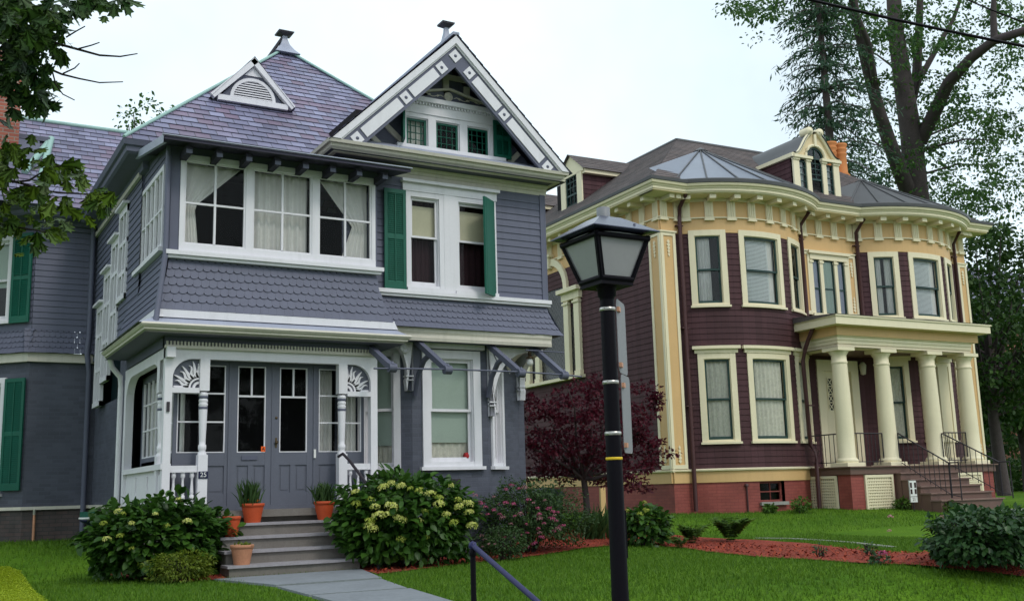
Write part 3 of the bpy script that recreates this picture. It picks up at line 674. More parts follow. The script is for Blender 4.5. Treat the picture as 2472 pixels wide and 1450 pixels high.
# gable windows
b = MB(); b.mbox(fG, 6.99, 8.86, 7.46, 7.62, 0, .06); b.mbox(fG, 6.88, 8.98, 7.66, 7.74, 0, .13); b.mbox(fG, 6.96, 8.90, 7.62, 7.66, 0, .05)
for i in range(34): u_ = 6.95+i*.0575; b.mbox(fG, u_, u_+.03, 7.615, 7.662, .05, .09)
b.build('window_head', 'white', G)
b = MB(); b.mbox(fG, 6.86, 8.96, 6.78, 6.86, 0, .12)
for i in range(30): u_ = 6.92+i*.065; b.lathe(fG(u_+.02, 6.80, .12), [(.028, -.004), (.02, 0), (0, 0)], 8, axis='y')
b.build('sill_band', 'white', G)
for k, (a, c) in enumerate(((6.99, 7.55), (7.55, 8.16), (8.16, 8.76))):
    window(G, fG, a, c, 6.86, 7.46, cas=.075, sash='shutter', style='sheer' if k == 0 else 'dark', kind='single', sillw=0, inset=.04, sw=.035, mun=(4, 4, .009), bottom=.02, glass='glass')
shutter(G, Plane((7.0, 15.6, 0), (-.30, -.95, 0)), 0, .30, 6.88, 7.46, d=0, rails=(.5,), bottom=.06)
shutter(G, fG, 8.74, 9.09, 6.86, 7.55, d=.06, rails=(.55,), bottom=.06)
# carved pediment and little upper lights
ped = [(7.0, 7.745), (8.76, 7.745), (8.66, 7.80), (7.88, 7.98), (7.10, 7.80)]
b = MB(); b.mpoly(fG, ped, 0, .05); pd = b.build('pediment', 'gray_dark', G)
b = MB()
for (a, c) in (((7.10, 7.80), (7.88, 7.98)), ((7.88, 7.98), (8.68, 7.80))): b.mbar(fG, a, c, .035, .0, .10)
b.lathe(fG(7.87, 7.85, .05), [(0, -.03), (.03, -.03), (.035, -.015), (.075, -.015), (.085, 0)][::-1], 18, axis='y')
for sg in (-1, 1):
    pts = [fG(7.87+sg*(.10+.055*i), 7.83+.022*math.sin(i*1.25), .055) for i in range(11)]; b.tube(pts, .008, 5)
    for i in (1, 4, 7): b.mpoly(fG, [(7.87+sg*(.12+.055*i), 7.84), (7.87+sg*(.155+.055*i), 7.815), (7.87+sg*(.19+.055*i), 7.825), (7.87+sg*(.16+.055*i), 7.855)], .05, .06)
b.build('carving', 'offwhite', pd)
b = MB()
for u_ in (7.42, 7.83, 8.24): b.mbox(fG, u_-.055, u_+.055, 7.80, 8.20-abs(u_-7.83)*.25, 0, .05)
b.mbox(fG, 7.3, 8.4, 8.18, 8.27, 0, .04); b.build('gable_stud', 'offwhite', G)
b = MB()
for (a, c) in (((6.22, 6.66), (6.60, 7.05)), ((6.55, 6.72), (6.93, 7.12)), ((9.0, 6.72), (9.45, 7.02)), ((9.02, 7.02), (9.2, 7.16))) : 
    pass
for (a, c) in (((6.35, 7.0), (6.72, 6.68)), ((6.62, 7.22), (6.98, 6.92)), ((8.98, 6.72), (9.28, 7.02)), ((8.96, 7.0), (9.1, 7.12))): b.mbar(fG, a, c, .09, 0, .04)
b.build('gable_brace', 'offwhite', G)
# ---- enclosed balcony over the porch
wt, wb = 6.11, 4.62
b = MB()
b.lap(lB, [(-17.9, 4.62), (-15.4, 4.62), (-15.4, 6.3), (-17.9, 6.5)], .118, openings=[(-17.75, -15.75, 4.75, 6.02)])
b.mbox(lB, -15.44, -15.40, 4.6, 6.2, 0, .02); b.mbox(lB, -17.95, -17.86, 4.6, 6.55, -.02, .03)
b.mbox(fB, 3.16, 3.31, 4.6, 6.14, -.1, .018); b.mbox(fB, 6.38, 6.42, 4.6, 6.14, -.1, .018); b.mbox(fB, 3.16, 6.42, 6.10, 6.25, -.1, .012)
b.face([(6.42, 15.4, 4.6), (6.42, 15.62, 4.6), (6.42, 15.62, 6.2), (6.42, 15.4, 6.2)])
b.build('balcony_wall', 'gray', G)
# front: three pairs of casements
b = MB(); b.mbox(fB, 3.29, 6.385, 6.02, 6.105, -.03, .045); b.mbox(fB, 3.29, 6.385, 4.62, 4.74, -.03, .045); b.mbox(fB, 3.10, 6.50, 4.555, 4.618, -.02, .12); b.mbox(fB, 3.13, 6.47, 4.51, 4.553, 0, .08)
for u_ in (3.29, 4.27, 5.32, 6.325): b.mbox(fB, u_, u_+(.06 if u_ in (3.29, 6.325) else .105), 4.74, 6.02, -.03, .04)
bw = b.build('window', 'white', G)
for k, (a, c, st) in enumerate(((3.35, 4.27, 'tie_left'), (4.375, 5.32, 'sheer'), (5.425, 6.325, 'tie_right'))):
    s = MB(); m0 = (a+c)/2; frame(s, fB, a, c, 4.74, 6.02, .028, -.03, .022); s.mbox(fB, m0-.016, m0+.016, 4.76, 6.0, -.025, .02); s.mbox(fB, a+.02, c-.02, 5.355, 5.385, -.02, .018); s.build('sash', 'white', bw)
    pane(fB, a, c, 4.75, 6.01, -.01, bw); cover(fB, a+.02, c-.02, 4.76, 6.02, -.14, st, bw)
# left side sashes
s = MB(); a, c = -17.75, -15.75
frame(s, lB, a, c, 4.75, 6.03, .07, -.03, .04); s.mbox(lB, a-.05, c+.05, 4.68, 4.748, -.02, .09)
for i in range(1, 6): x_ = a+(c-a)*i/6; s.mbox(lB, x_-(.035 if i in (2, 4) else .015), x_+(.035 if i in (2, 4) else .015), 4.82, 5.96, -.02, .03)
s.mbox(lB, a, c, 5.355, 5.385, -.015, .026); sw_ = s.build('window', 'white', G)
pane(lB, a, c, 4.8, 6.0, -.005, sw_); cover(lB, a+.9, c, 4.8, 6.0, -.15, 'sheer', sw_); q = MB(); wavy(q, lB, a, a+.7, 4.8, 6.0, -.15, .02, 4); q.build('curtain', 'curtain', sw_)
q = MB(); q.tube([(3.10, 15.33, 6.18), (3.10, 15.33, 4.55), (2.98, 15.16, 3.72), (2.95, 15.1, 3.5)], .04, 8); q.build('downspout', 'gray', G)
# skirt of the balcony
FB = Flare(fB, 4.51, 3.72, .20, 1, 1, 3.16, 6.42); FL = Flare(lB, 4.58, 3.72, .20, 0, 1, -18.2, -15.4)
b = MB(); b.scales(FB, 3.16, 6.42, 3.72, 4.51, .125, .112); b.build('shingle_skirt', 'gray', G)
b = MB(); b.lap(FL, [(-18.2, 3.72), (-15.4, 3.72), (-15.4, 4.62), (-18.2, 4.62)], .118); b.build('clapboard_skirt', 'gray', G)
b = MB(); fo = front(YB-.19)
b.mpoly(fo, [(2.93, 3.605), (6.69, 3.605), (6.63, 3.715), (2.97, 3.715)], -.1, .03); b.mbox(fo, 2.96, 6.64, 3.70, 3.735, -.1, .015)
lo = leftw(XL-.19); b.mpoly(lo, [(-18.3, 3.605), (-15.17, 3.605), (-15.2, 3.715), (-18.3, 3.715)], -.1, .02); b.build('white_band', 'white', G)
# pent roof, gutter, soffit and dentils of the porch
b = MB(); b.face([(2.70, 15.0, 3.49), (6.80, 15.0, 3.49), (6.67, 15.22, 3.603), (2.97, 15.22, 3.603)]); b.face([(2.70, 18.4, 3.49), (2.70, 15.0, 3.49), (2.97, 15.22, 3.603), (2.97, 18.4, 3.603)]); b.build('pent_roof', 'lead', G)
gp = [(3.37, .0), (3.365, .30), (3.385, .33), (3.40, .37), (3.425, .375), (3.44, .40), (3.47, .425), (3.485, .42), (3.50, .40)]
b = MB(); profile_run(b, fB, 3.16, 6.42, gp, m0=1, m1=1); profile_run(b, lB, -18.4, -15.4, gp, m1=1); b.build('gutter', 'offwhite', G)
b = MB(); b.face([(2.80, 15.06, 3.362), (6.75, 15.06, 3.362), (6.75, 18.4, 3.362), (2.80, 18.4, 3.362)]); b.mbox(fB, 3.14, 6.44, 3.215, 3.362, -.1, .02); b.mbox(lB, -18.4, -15.40, 3.215, 3.362, -.1, .02); b.build('soffit', 'gray_dark', G)
b = MB()
for i in range(66): u_ = 3.16+i*.0497; b.mbox(fB, u_, u_+.026, 3.235, 3.29, .02, .055)
b.mbox(fB, 3.14, 6.44, 3.19, 3.234, 0, .06); b.build('dentil_course', 'offwhite', G)
# balcony roof
b = MB(); r0, r1 = 6.17, 6.72
for dz, nm in ((.0, 0), (-.05, 1)):
    b.face([(2.93, 14.83, r0+dz), (6.78, 14.83, r0+dz), (6.78, 17.9, r1+dz), (2.93, 17.9, r1+dz)], nm)
b.face([(2.93, 14.83, r0), (6.78, 14.83, r0), (6.78, 14.83, r0-.05), (2.93, 14.83, r0-.05)], 1); b.face([(6.78, 14.83, r0), (6.78, 17.9, r1), (6.78, 17.9, r1-.05), (6.78, 14.83, r0-.05)], 1)
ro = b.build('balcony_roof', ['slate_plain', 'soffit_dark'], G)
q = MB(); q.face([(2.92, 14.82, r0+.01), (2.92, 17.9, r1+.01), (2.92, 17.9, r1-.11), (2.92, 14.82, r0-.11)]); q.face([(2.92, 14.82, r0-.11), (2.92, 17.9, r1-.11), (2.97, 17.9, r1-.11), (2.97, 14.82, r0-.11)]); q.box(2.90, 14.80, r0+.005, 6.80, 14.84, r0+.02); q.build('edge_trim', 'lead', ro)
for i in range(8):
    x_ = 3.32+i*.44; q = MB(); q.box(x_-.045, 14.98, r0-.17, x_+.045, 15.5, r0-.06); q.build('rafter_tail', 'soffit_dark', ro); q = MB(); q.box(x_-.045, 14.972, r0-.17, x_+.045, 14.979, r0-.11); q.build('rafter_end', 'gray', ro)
# ---- porch: posts, arches with carved suns, railings
zf = .87
b = MB(); b.mbox(fB, 3.16, 6.42, 3.05, 3.20, -.12, .0); b.mbox(fB, 3.16, 3.27, zf, 3.05, -.12, .004); b.mbox(fB, 6.31, 6.42, zf, 3.05, -.12, .004)
for u_ in (3.15, 6.30): b.mbox(fB, u_, u_+.13, zf, zf+.12, -.13, .02)
b.build('porch_frame', 'white', G)
def turned(x, y, name='porch_post', mat='white'):
    q = MB(); q.box(x-.075, y-.075, zf, x+.075, y+.075, zf+.10); q.box(x-.068, y-.068, zf+.105, x+.068, y+.068, zf+.80)
    q.lathe((x, y, zf), [(.066, .80), (.06, .83), (.045, .86), (.058, .88), (.058, .94), (.045, .95), (.047, 1.0), (.062, 1.45), (.062, 1.46), (.052, 1.49), (.066, 1.51), (.066, 1.535), (.055, 1.55), (.066, 1.565), (.066, 1.59), (.055, 1.61), (.055, 1.64), (.066, 1.65), (.066, 1.69), (.05, 1.70)], 16)
    q.box(x-.07, y-.07, zf+1.72, x+.07, y+.07, 3.05)
    o = q.build(name, mat, G); q = MB(); q.lathe((x, y, zf), [(.064, 1.455), (.066, 1.46), (.066, 1.485), (.064, 1.49)], 16); q.lathe((x, y, zf), [(.054, 1.61), (.067, 1.615), (.067, 1.645), (.054, 1.65)], 16); q.build('post_band', 'gray', o); return o
pl_ = turned(3.725, 15.46); turned(5.85, 15.46)
q = MB(); q.mbox(fB, 3.665, 3.80, 1.335, 1.435, .0, .022); nb = q.build('house_number', 'navy', pl_)
tx = text_mesh('25', fB, 3.732, 1.385, .095, .024, 'signwhite', 'numeral', pl_)
def balusters(u0, u1, n):
    q = MB(); q.mbox(fB, u0, u1, 1.44, 1.52, -.10, -.02); q.mbox(fB, u0, u1, 1.425, 1.438, -.11, -.01); q.mbox(fB, u0, u1, zf+.08, zf+.14, -.09, -.03); ro_ = q.build('railing', 'white', G)
    for i in range(n):
        x_ = u0+(u1-u0)*(i+.5)/n; q = MB(); q.lathe((x_, 15.46, 0), [(.03, 1.01), (.034, 1.05), (.034, 1.10), (.02, 1.115), (.028, 1.125), (.026, 1.16), (.016, 1.30), (.02, 1.34), (.033, 1.36), (.033, 1.39), (.03, 1.425)], 10); q.build('baluster', 'white', ro_)
balusters(3.27, 3.655, 3); balusters(5.925, 6.31, 3)
def sunburst(u0, u1, z0, z1, flip):
    """quarter-round opening filled by a grey board with carved rays"""
    w_, h_ = u1-u0, z1-z0; X = lambda s: (u1-s if not flip else u0+s)      # s measured from the sun's side
    q = MB(); rr = min(w_, h_)*.75
    arc = [(w_-rr+rr*math.sin(t), h_-rr+rr*math.cos(t)) for t in [i*math.pi/16 for i in range(9)]]
    for (s0, t0), (s1, t1) in zip(arc[:-1], arc[1:]):
        q.face([fB(X(w_), z1, .002), fB(X(s0), z0+t0, .002), fB(X(s1), z0+t1, .002)]); q.face([fB(X(s0), z0+t0, .002), fB(X(s1), z0+t1, .002), fB(X(s1), z0+t1, -.12), fB(X(s0), z0+t0, -.12)])
    q.mbox(fB, u0, u1, z0-.075, z0-.0, -.10, .001); sp = q.build('spandrel', 'white', G)
    q = MB(); q.mbox(fB, u0, u1, z0, z1, -.09, -.07); q.build('spandrel_board', 'gray_door', sp)
    q = MB()
    def ring(r0, r1, d1):
        for i in range(8):
            t0, t1 = i*math.pi/16, (i+1)*math.pi/16
            q.mpoly(fB, [(X(r0*math.sin(t0)), z0+r0*math.cos(t0)), (X(r1*math.sin(t0)), z0+r1*math.cos(t0)), (X(r1*math.sin(t1)), z0+r1*math.cos(t1)), (X(r0*math.sin(t1)), z0+r0*math.cos(t1))], -.07, d1)
    ring(.06, .095, -.03); ring(.125, .16, -.035)
    for k in range(8):
        t = R(2+k*12.3); L_ = .40 if k % 2 else .36; prev = None
        for j in range(7):
            f_ = j/6; r_ = .15+(L_-.15)*f_; tt = t+(.10*math.sin(f_*6.0) if k % 2 == 0 else .02*math.sin(f_*6)); wv = .030*(1-f_)**.8+.003
            if k == 0: tt = max(tt, R(2))
            p_ = (X(min(r_*math.sin(tt), w_-.02)), z0+min(r_*math.cos(tt), h_-.02)); nx, nz = math.cos(tt)*wv*(1 if flip else -1), -math.sin(tt)*wv
            cur = ((p_[0]+nx, p_[1]+nz), (p_[0]-nx, p_[1]-nz))
            if prev: q.face([fB(*prev[0], -.035), fB(*prev[1], -.035), fB(*cur[1], -.035), fB(*cur[0], -.035)]); q.face([fB(*prev[0], -.035), fB(*cur[0], -.035), fB(*cur[0], -.07), fB(*prev[0], -.07)]); q.face([fB(*prev[1], -.07), fB(*cur[1], -.07), fB(*cur[1], -.035), fB(*prev[1], -.035)])
            prev = cur
    q.build('sun_carving', 'white', sp)
sunburst(3.27, 3.655, 2.63, 3.05, False); sunburst(5.925, 6.31, 2.63, 3.05, True)
# porch front wall: double doors and side sashes
fD = front(15.72)
def leaf(u0, u1, name, z0=.93, z1=3.06, glz=(1.71, 3.0), bars=(), mid=None, panels=1, stile=.10):
    q = MB(); q.mbox(fD, u0, u0+stile, z0, z1, -.02, .03); q.mbox(fD, u1-stile, u1, z0, z1, -.02, .03)
    q.mbox(fD, u0+stile, u1-stile, glz[1], z1, -.02, .027); q.mbox(fD, u0+stile, u1-stile, 1.52, glz[0], -.02, .027); q.mbox(fD, u0+stile, u1-stile, z0, z0+.18, -.02, .027)
    m0 = (u0+u1)/2; q.mbox(fD, m0-.04, m0+.04, z0+.18, 1.52, -.02, .024)
    for a, c in ((u0+stile, m0-.04), (m0+.04, u1-stile)): q.mbox(fD, a, c, z0+.18, 1.52, -.02, .008); q.mbox(fD, a+.03, c-.03, z0+.22, 1.48, .008, .016)
    o = q.build(name, 'gray_door', G)
    s = MB(); a, c = u0+stile, u1-stile; frame(s, fD, a, c, glz[0], glz[1], .014, -.01, .034)
    if mid: s.mbox(fD, a, c, mid-.014, mid+.014, -.01, .032); s.mbox(fD, m0-.012, m0+.012, mid, glz[1], -.01, .03)
    for z_ in bars: s.mbox(fD, a, c, z_-.011, z_+.011, -.01, .031)
    if bars: s.mbox(fD, m0-.012, m0+.012, glz[0], glz[1], -.01, .03)
    s.build('glazing_bar', 'white', o); pane(fD, a, c, glz[0], glz[1], .0, o); return o
d1 = leaf(4.19, 4.815, 'door', mid=2.55); d2 = leaf(4.835, 5.47, 'door', mid=2.55)
sL = leaf(3.36, 4.155, 'side_light', bars=(2.16, 2.58), stile=.05); sR = leaf(5.51, 6.31, 'side_light', bars=(2.16, 2.58), stile=.05)
cover(fD, 5.6, 5.85, 1.7, 3.0, -.2, 'sheer', sR); cover(fD, 5.95, 6.25, 1.7, 3.0, -.2, 'sheer', sR)
q = MB(); q.mbox(fD, 4.155, 4.19, .93, 3.06, -.02, .045); q.mbox(fD, 5.47, 5.51, .93, 3.06, -.02, .045); q.mbox(fD, 3.3, 6.4, 3.06, 3.2, -.02, .04); q.mbox(fD, 3.3, 6.4, .86, .93, -.03, .06); q.mbox(fD, 4.812, 4.838, .93, 3.06, -.02, .042); q.build('door_frame', 'gray_door', G)
q = MB(); q.mbox(fD, 4.655, 4.72, 1.72, 1.80, .034, .037); st_ = q.build('sticker', 'orange', d1); text_mesh('A', fD, 4.688, 1.76, .07, .039, 'letter', 'sticker_letter', d1)
q = MB(); q.mbox(fD, 4.36, 4.60, 1.60, 1.66, .027, .045); q.build('mail_slot', 'gray_dark', d1)
q = MB(); q.lathe(fD(4.885, 1.86, .05), [(.0, -.03), (.025, -.02), (.025, 0), (.012, .012), (.012, .03)], 10, axis='y'); q.mbox(fD, 4.87, 4.90, 1.78, 1.93, .03, .036); q.lathe(fD(4.885, 2.23, .03), [(.0, -.012), (.02, -.01), (.02, 0)], 10, axis='y'); q.build('door_handle', 'brass', d2)
q = MB(); q.mbox(fD, 5.473, 5.505, 1.62, 1.75, .045, .07); q.build('doorbell', 'bulb', G)
q = MB(); q.mbox(fB, 3.195, 3.235, 2.28, 2.42, .004, .03); q.build('mailbox_clip', 'iron', G)
# left side of the porch
b = MB(); b.mbox(lB, -18.55, -15.28, 3.05, 3.20, -.12, .0); b.mbox(lB, -18.55, -18.38, .75, 3.05, -.12, .005)
b.mbox(lB, -18.38, -15.4, 1.47, 1.55, -.12, .02); b.mbox(lB, -18.38, -15.4, zf, 1.02, -.1, -.01); b.mbox(lB, -18.38, -15.4, zf, 1.47, -.09, -.05)
for a, c in ((-18.3, -17.5), (-17.4, -16.6), (-16.5, -15.7)): b.mbox(lB, a, c, 1.06, 1.40, -.05, -.03)
for sg, u_ in ((1, -18.38), (-1, -15.75)):
    arc = [(u_+sg*(.5-.5*math.cos(t)), 3.05-.35+.35*math.sin(t)) for t in [i*math.pi/12 for i in range(7)]]
    for p_, p2 in zip(arc[:-1], arc[1:]): b.face([lB(u_, 3.05, 0), lB(*p_, 0), lB(*p2, 0)]); b.face([lB(*p_, 0), lB(*p2, 0), lB(*p2, -.12), lB(*p_, -.12)])
b.build('porch_side', 'white', G)
turned(3.225, 15.85)
li = leftw(3.42); q = MB(); frame(q, li, -18.3, -15.72, 1.55, 3.05, .10, -.04, .02); q.mbox(li, -18.3, -15.72, 1.50, 1.72, -.04, .018); q.mbox(li, -18.3, -15.72, zf, 1.5, -.04, .01)
ssd = q.build('side_sash', 'gray_door', G); s = MB()
for i in range(8): x_ = -18.2+i*.34; s.mbox(li, x_-.012, x_+.012, 1.72, 2.95, -.02, .015)
for z_ in (1.73, 2.16, 2.58): s.mbox(li, -18.2, -15.8, z_-.011, z_+.011, -.02, .013)
s.build('glazing_bar', 'white', ssd); pane(li, -18.2, -15.8, 1.7, 2.95, -.01, ssd); cover(li, -18.2, -15.85, 1.7, 2.95, -.12, 'sheer', ssd)
q = MB(); q.tube([(2.86, 18.35, 3.42), (2.92, 18.42, 3.25), (3.08, 18.55, 3.1), (3.1, 18.58, 2.9), (3.1, 18.58, .55)], .045, 8); q.build('downspout', 'white', G)
# floor and steps
b = MB(); b.box(3.16, 15.2, zf-.10, 6.42, 18.6, zf); b.box(3.2, 15.36, .0, 6.40, 18.5, zf-.10)
b.build('porch_floor', 'step', G)
zs = [.695, .52, .345, .172]; ys = [15.0, 14.71, 14.42, 14.13]; xl = [3.84, 3.82, 3.80, 3.77]; xr = [5.60, 5.62, 5.64, 5.66]
for k in range(4):
    b = MB(); b.box(xl[k]+.03, ys[k]+.03, 0 if k == 3 else zs[k]-.18, xr[k]-.03, 15.4 if k == 0 else ys[k]+.5, zs[k]-.036); stp = b.build('step', 'step', G)
    q = MB(); q.box(xl[k], ys[k]-.012, zs[k]-.036, xr[k], (ys[k-1] if k else 15.36)+.05, zs[k]); q.build('tread', 'step_edge', stp)
q = MB(); q.tube([(5.72, 15.25, 1.62), (5.74, 15.12, 1.66), (5.76, 14.9, 1.55), (5.86, 14.05, .98), (5.86, 14.0, .9)], .022, 8); q.tube([(5.86, 14.05, .98), (5.86, 14.05, .0)], .02, 8); q.build('handrail', 'iron', G)
# ---- main hipped roof
ez = 6.66; ax, ay, az = 6.41, 20.35, 10.28
cx0, cx1, cy0, cy1 = 2.68, 10.14, 16.66, 24.0
b = MB()
for (p, q_) in (((cx0, cy0), (cx1, cy0)), ((cx0, cy1), (cx0, cy0)), ((cx1, cy0), (cx1, cy1)), ((cx1, cy1), (cx0, cy1))):
    p3, q3 = Vector((*p, ez)), Vector((*q_, ez)); U_ = (q3-p3).normalized(); mid_ = (p3+q3)/2; top = Vector((ax, ay, az)); V_ = (top-p3); V_ = (V_-U_*V_.dot(U_)); H = V_.length
    Pn = Plane(p3, U_, V=V_); ua = (top-p3).dot(U_); L_ = (q3-p3).length
    b.lap(Pn, [(0, 0), (L_, 0), (ua+.12, H-.1), (ua-.12, H-.1)], .19, .014)
b.build('roof', 'slate', G)
b = MB()
for p in ((cx0, cy0), (cx1, cy0), (cx0, cy1), (cx1, cy1)): b.tube([(p[0], p[1], ez+.03), (ax+(p[0]-ax)*.03, ay+(p[1]-ay)*.03, az-.05)], .03, 6)
b.build('hip_flashing', 'copper_green', G)
finial(ax, ay, az-.12, .55, .27)
q = MB(); q.tube([(ax-.36, ay+.2, az-.25), (ax-.04, ay, az+.30)], .035, 6); q.build('finial_brace', 'slate_plain', G)
mp = [(ez-.36, .0), (ez-.34, .10), (ez-.22, .12), (ez-.20, .38), (ez-.17, .42), (ez-.10, .43), (ez-.08, .47), (ez+.0, .50), (ez+.01, .46)]
b = MB(); profile_run(b, leftw(3.16), -21.6, -17.14, mp, m1=1); profile_run(b, front(17.14), 3.16, 5.6, mp, m0=1); b.build('cornice', 'gray', G)
b = MB(); b.mbox(leftw(3.1), -22, -17.4, 6.28, 6.36, 0, .05); b.build('frieze', 'offwhite', G)
# gabled louvre on the front slope
vy, vz0, vza, vx0, vx1 = 18.05, 8.10, 8.93, 4.36, 5.85; vm = 5.105
fV = front(vy)
b = MB(); b.mpoly(fV, [(vx0+.1, vz0), (vx1-.1, vz0), (vm, vza-.08)], -.05, .0); vo = b.build('vent_gable', 'gray_dark', G)
q = MB()
for a, c in (((vx0, vz0+.02), (vm+.045, vza+.005)), ((vx1, vz0+.02), (vm-.045, vza+.005))): q.mbar(fV, a, c, .10, -.02, .09)
q.mbox(fV, vx0+.1, vx1-.1, vz0-.03, vz0+.07, -.02, .07)
q.mpoly(fV, [(vm-.16, 8.63), (vm+.16, 8.63), (vm, 8.81)], 0, .02); q.build('verge_board', 'white', vo)
q = MB(); n = 14; rr = .42; lc = (vm, vz0+.07)
for i in range(n):
    t0, t1 = i*math.pi/n, (i+1)*math.pi/n; q.mpoly(fV, [(lc[0]+rr*math.cos(t0), lc[1]+rr*.98*math.sin(t0)), (lc[0]+rr*math.cos(t1), lc[1]+rr*.98*math.sin(t1)), (lc[0]+(rr-.06)*math.cos(t1), lc[1]+(rr-.06)*.98*math.sin(t1)), (lc[0]+(rr-.06)*math.cos(t0), lc[1]+(rr-.06)*.98*math.sin(t0))], 0, .035)
for i in range(8):
    z_ = .02+i*.045; hw = math.sqrt(max(0, (rr-.05)**2-z_*z_)); q.face([fV(lc[0]-hw, lc[1]+z_, .03), fV(lc[0]+hw, lc[1]+z_, .03), fV(lc[0]+hw*.97, lc[1]+z_+.034, .006), fV(lc[0]-hw*.97, lc[1]+z_+.034, .006)])
q.build('louvre', 'white', vo)
b = MB()
for x_ in (vx0-.03, vx1+.03): b.face([(x_, vy-.10, vz0-.0), (vm, vy-.10, vza+.06), (vm, vy+.95, vza+.06), (x_, vy+.25, vz0+.02)])
b.build('vent_roof', 'slate', vo)
# ---- left wing
fW = front(22.0); PA = Plane((1.99, 22.0, 0), (.707, -.707, 0))      # canted face; u runs from left (negative) to the corner at 0
b = MB(); b.lap(fW, [(1.99, 4.36), (3.12, 4.36), (3.12, 6.62), (1.99, 6.62)], .118)
wing_w = (-1.62, -.50, 4.56, 6.28)
b.lap(PA, [(-2.2, 4.36), (0, 4.36), (0, 6.62), (-2.2, 6.62)], .118, openings=[opening(*wing_w)]); b.build('clapboard_wall', 'gray', G)
b = MB(); FW = Flare(fW, 4.38, 3.90, .16, 0, 0, 0, 0); FA = Flare(PA, 4.38, 3.90, .16, 0, 0, 0, 0)
b.scales(FW, 1.86, 3.12, 3.90, 4.38, .107, .10); b.scales(FA, -2.2, .07, 3.90, 4.38, .107, .10); b.build('shingle_skirt', 'gray', G)
b = MB(); b.mbox(fW, 1.93, 3.16, 3.73, 3.90, -.05, .10); b.mbox(PA, -2.2, .04, 3.73, 3.90, -.05, .10); b.build('frieze', 'offwhite', G)
low_w = (-1.62, -.50, 1.25, 3.45)
b = MB(); b.lap(fW, [(1.99, .99), (3.2, .99), (3.2, 3.74), (1.99, 3.74)], 4, 0); b.lap(PA, [(-2.2, .99), (0, .99), (0, 3.74), (-2.2, 3.74)], 4, 0, openings=[opening(*low_w)]); b.build('brick_wall', 'paintbrick', G)
b = MB(); b.mbox(fW, 1.97, 3.2, .93, .99, 0, .06); b.mbox(PA, -2.2, .02, .93, .99, 0, .06); b.build('water_table', 'offwhite', G)
b = MB(); b.face([(1.99, 22.0, 0), (3.2, 22.0, 0), (3.2, 22.0, .93), (1.99, 22.0, .93)]); b.face([PA(-2.2, 0), PA(0, 0), PA(0, .93), PA(-2.2, .93)]); b.build('foundation', 'found', G)
window(G, PA, *wing_w, cas=.10, style='shade', glass='glass_bright'); window(G, PA, *low_w, cas=.10, style='shade')
shutter(G, PA, -.48, -.03, 4.50, 6.28); shutter(G, PA, -.48, -.03, 1.30, 3.42)
q = MB(); q.tube([(3.02, 21.92, 6.5), (3.02, 21.92, 4.35), (2.98, 21.78, 3.9), (3.05, 21.92, 3.55), (3.05, 21.92, .3)], .05, 8); q.build('downspout', 'gray', G)
q = MB(); q.tube([(2.2, 21.93, .84), (2.2, 21.93, .1)], .025, 8); so = q.build('standpipe', 'copper', G); q = MB(); q.tube([(2.2, 21.93, .84), (2.2, 21.92, .94)], .03, 8); q.build('pipe_cap', 'band', so)
wp = [(6.44, 0), (6.46, .10), (6.52, .13), (6.54, .42), (6.58, .46), (6.64, .47), (6.66, .52), (6.72, .55), (6.73, .5)]
b = MB(); profile_run(b, fW, 1.76, 3.1, wp); profile_run(b, PA, -2.3, .22, wp); b.mbox(fW, 1.99, 3.12, 6.36, 6.44, 0, .05); b.mbox(PA, -2.2, .02, 6.36, 6.44, 0, .05); b.build('cornice', 'gray', G)
b = MB(); Pw = Plane((0, 21.4, 6.70), (1, 0, 0), V=(0, 2.6, 2.55)); H = math.hypot(2.6, 2.55); b.lap(Pw, [(-3.0, 0), (2.9, 0), (5.4, H), (-3.0, H)], .19, .013)
Pw2 = Plane((0, 26.6, 6.70), (-1, 0, 0), V=(0, -2.6, 2.55)); b.lap(Pw2, [(-5.4, 0), (3, 0), (3, H), (-5.4, H)], .19, .013); b.build('roof', 'slate', G)
q = MB(); q.tube([(-3, 24.0, 9.27), (5.2, 24.0, 9.27)], .05, 6); q.build('ridge_cap', 'copper_green', G)
b = MB(); b.face([(-3, 22.0, .5), (.5, 23.55, .5), (.5, 23.55, 6.6), (-3, 22.9, 6.6)]); b.face([(-3, 26.4, 0), (3.1, 26.4, 0), (3.1, 26.4, 6.7), (-3, 26.4, 6.7)]); b.build('wall', 'gray', G)
# shed dormer on the wing with green flashings
b = MB(); b.face([(.4, 22.45, 7.75), (2.05, 22.45, 7.75), (2.05, 23.2, 8.55), (.4, 23.2, 8.55)]); b.face([(.4, 22.3, 7.6), (1.65, 22.3, 7.6), (2.2, 23.35, 8.62), (.4, 23.35, 8.62)]); dm = b.build('dormer', 'gray', G)
q = MB(); q.box(.3, 23.2, 8.56, 2.25, 23.5, 8.66); q.build('dormer_eave', 'gray_dark', dm)
q = MB(); q.tube([(2.3, 23.4, 8.70), (1.72, 22.2, 7.55)], .07, 6); q.tube([(2.28, 23.35, 8.68), (2.0, 22.0, 7.36)], .07, 6); q.build('flashing', 'copper_green', dm)
b = MB(); b.box(1.18, 22.75, 7.9, 1.62, 23.2, 10.25); b.box(1.14, 22.71, 10.1, 1.66, 23.24, 10.22); ch = b.build('chimney', 'redbrick', G)
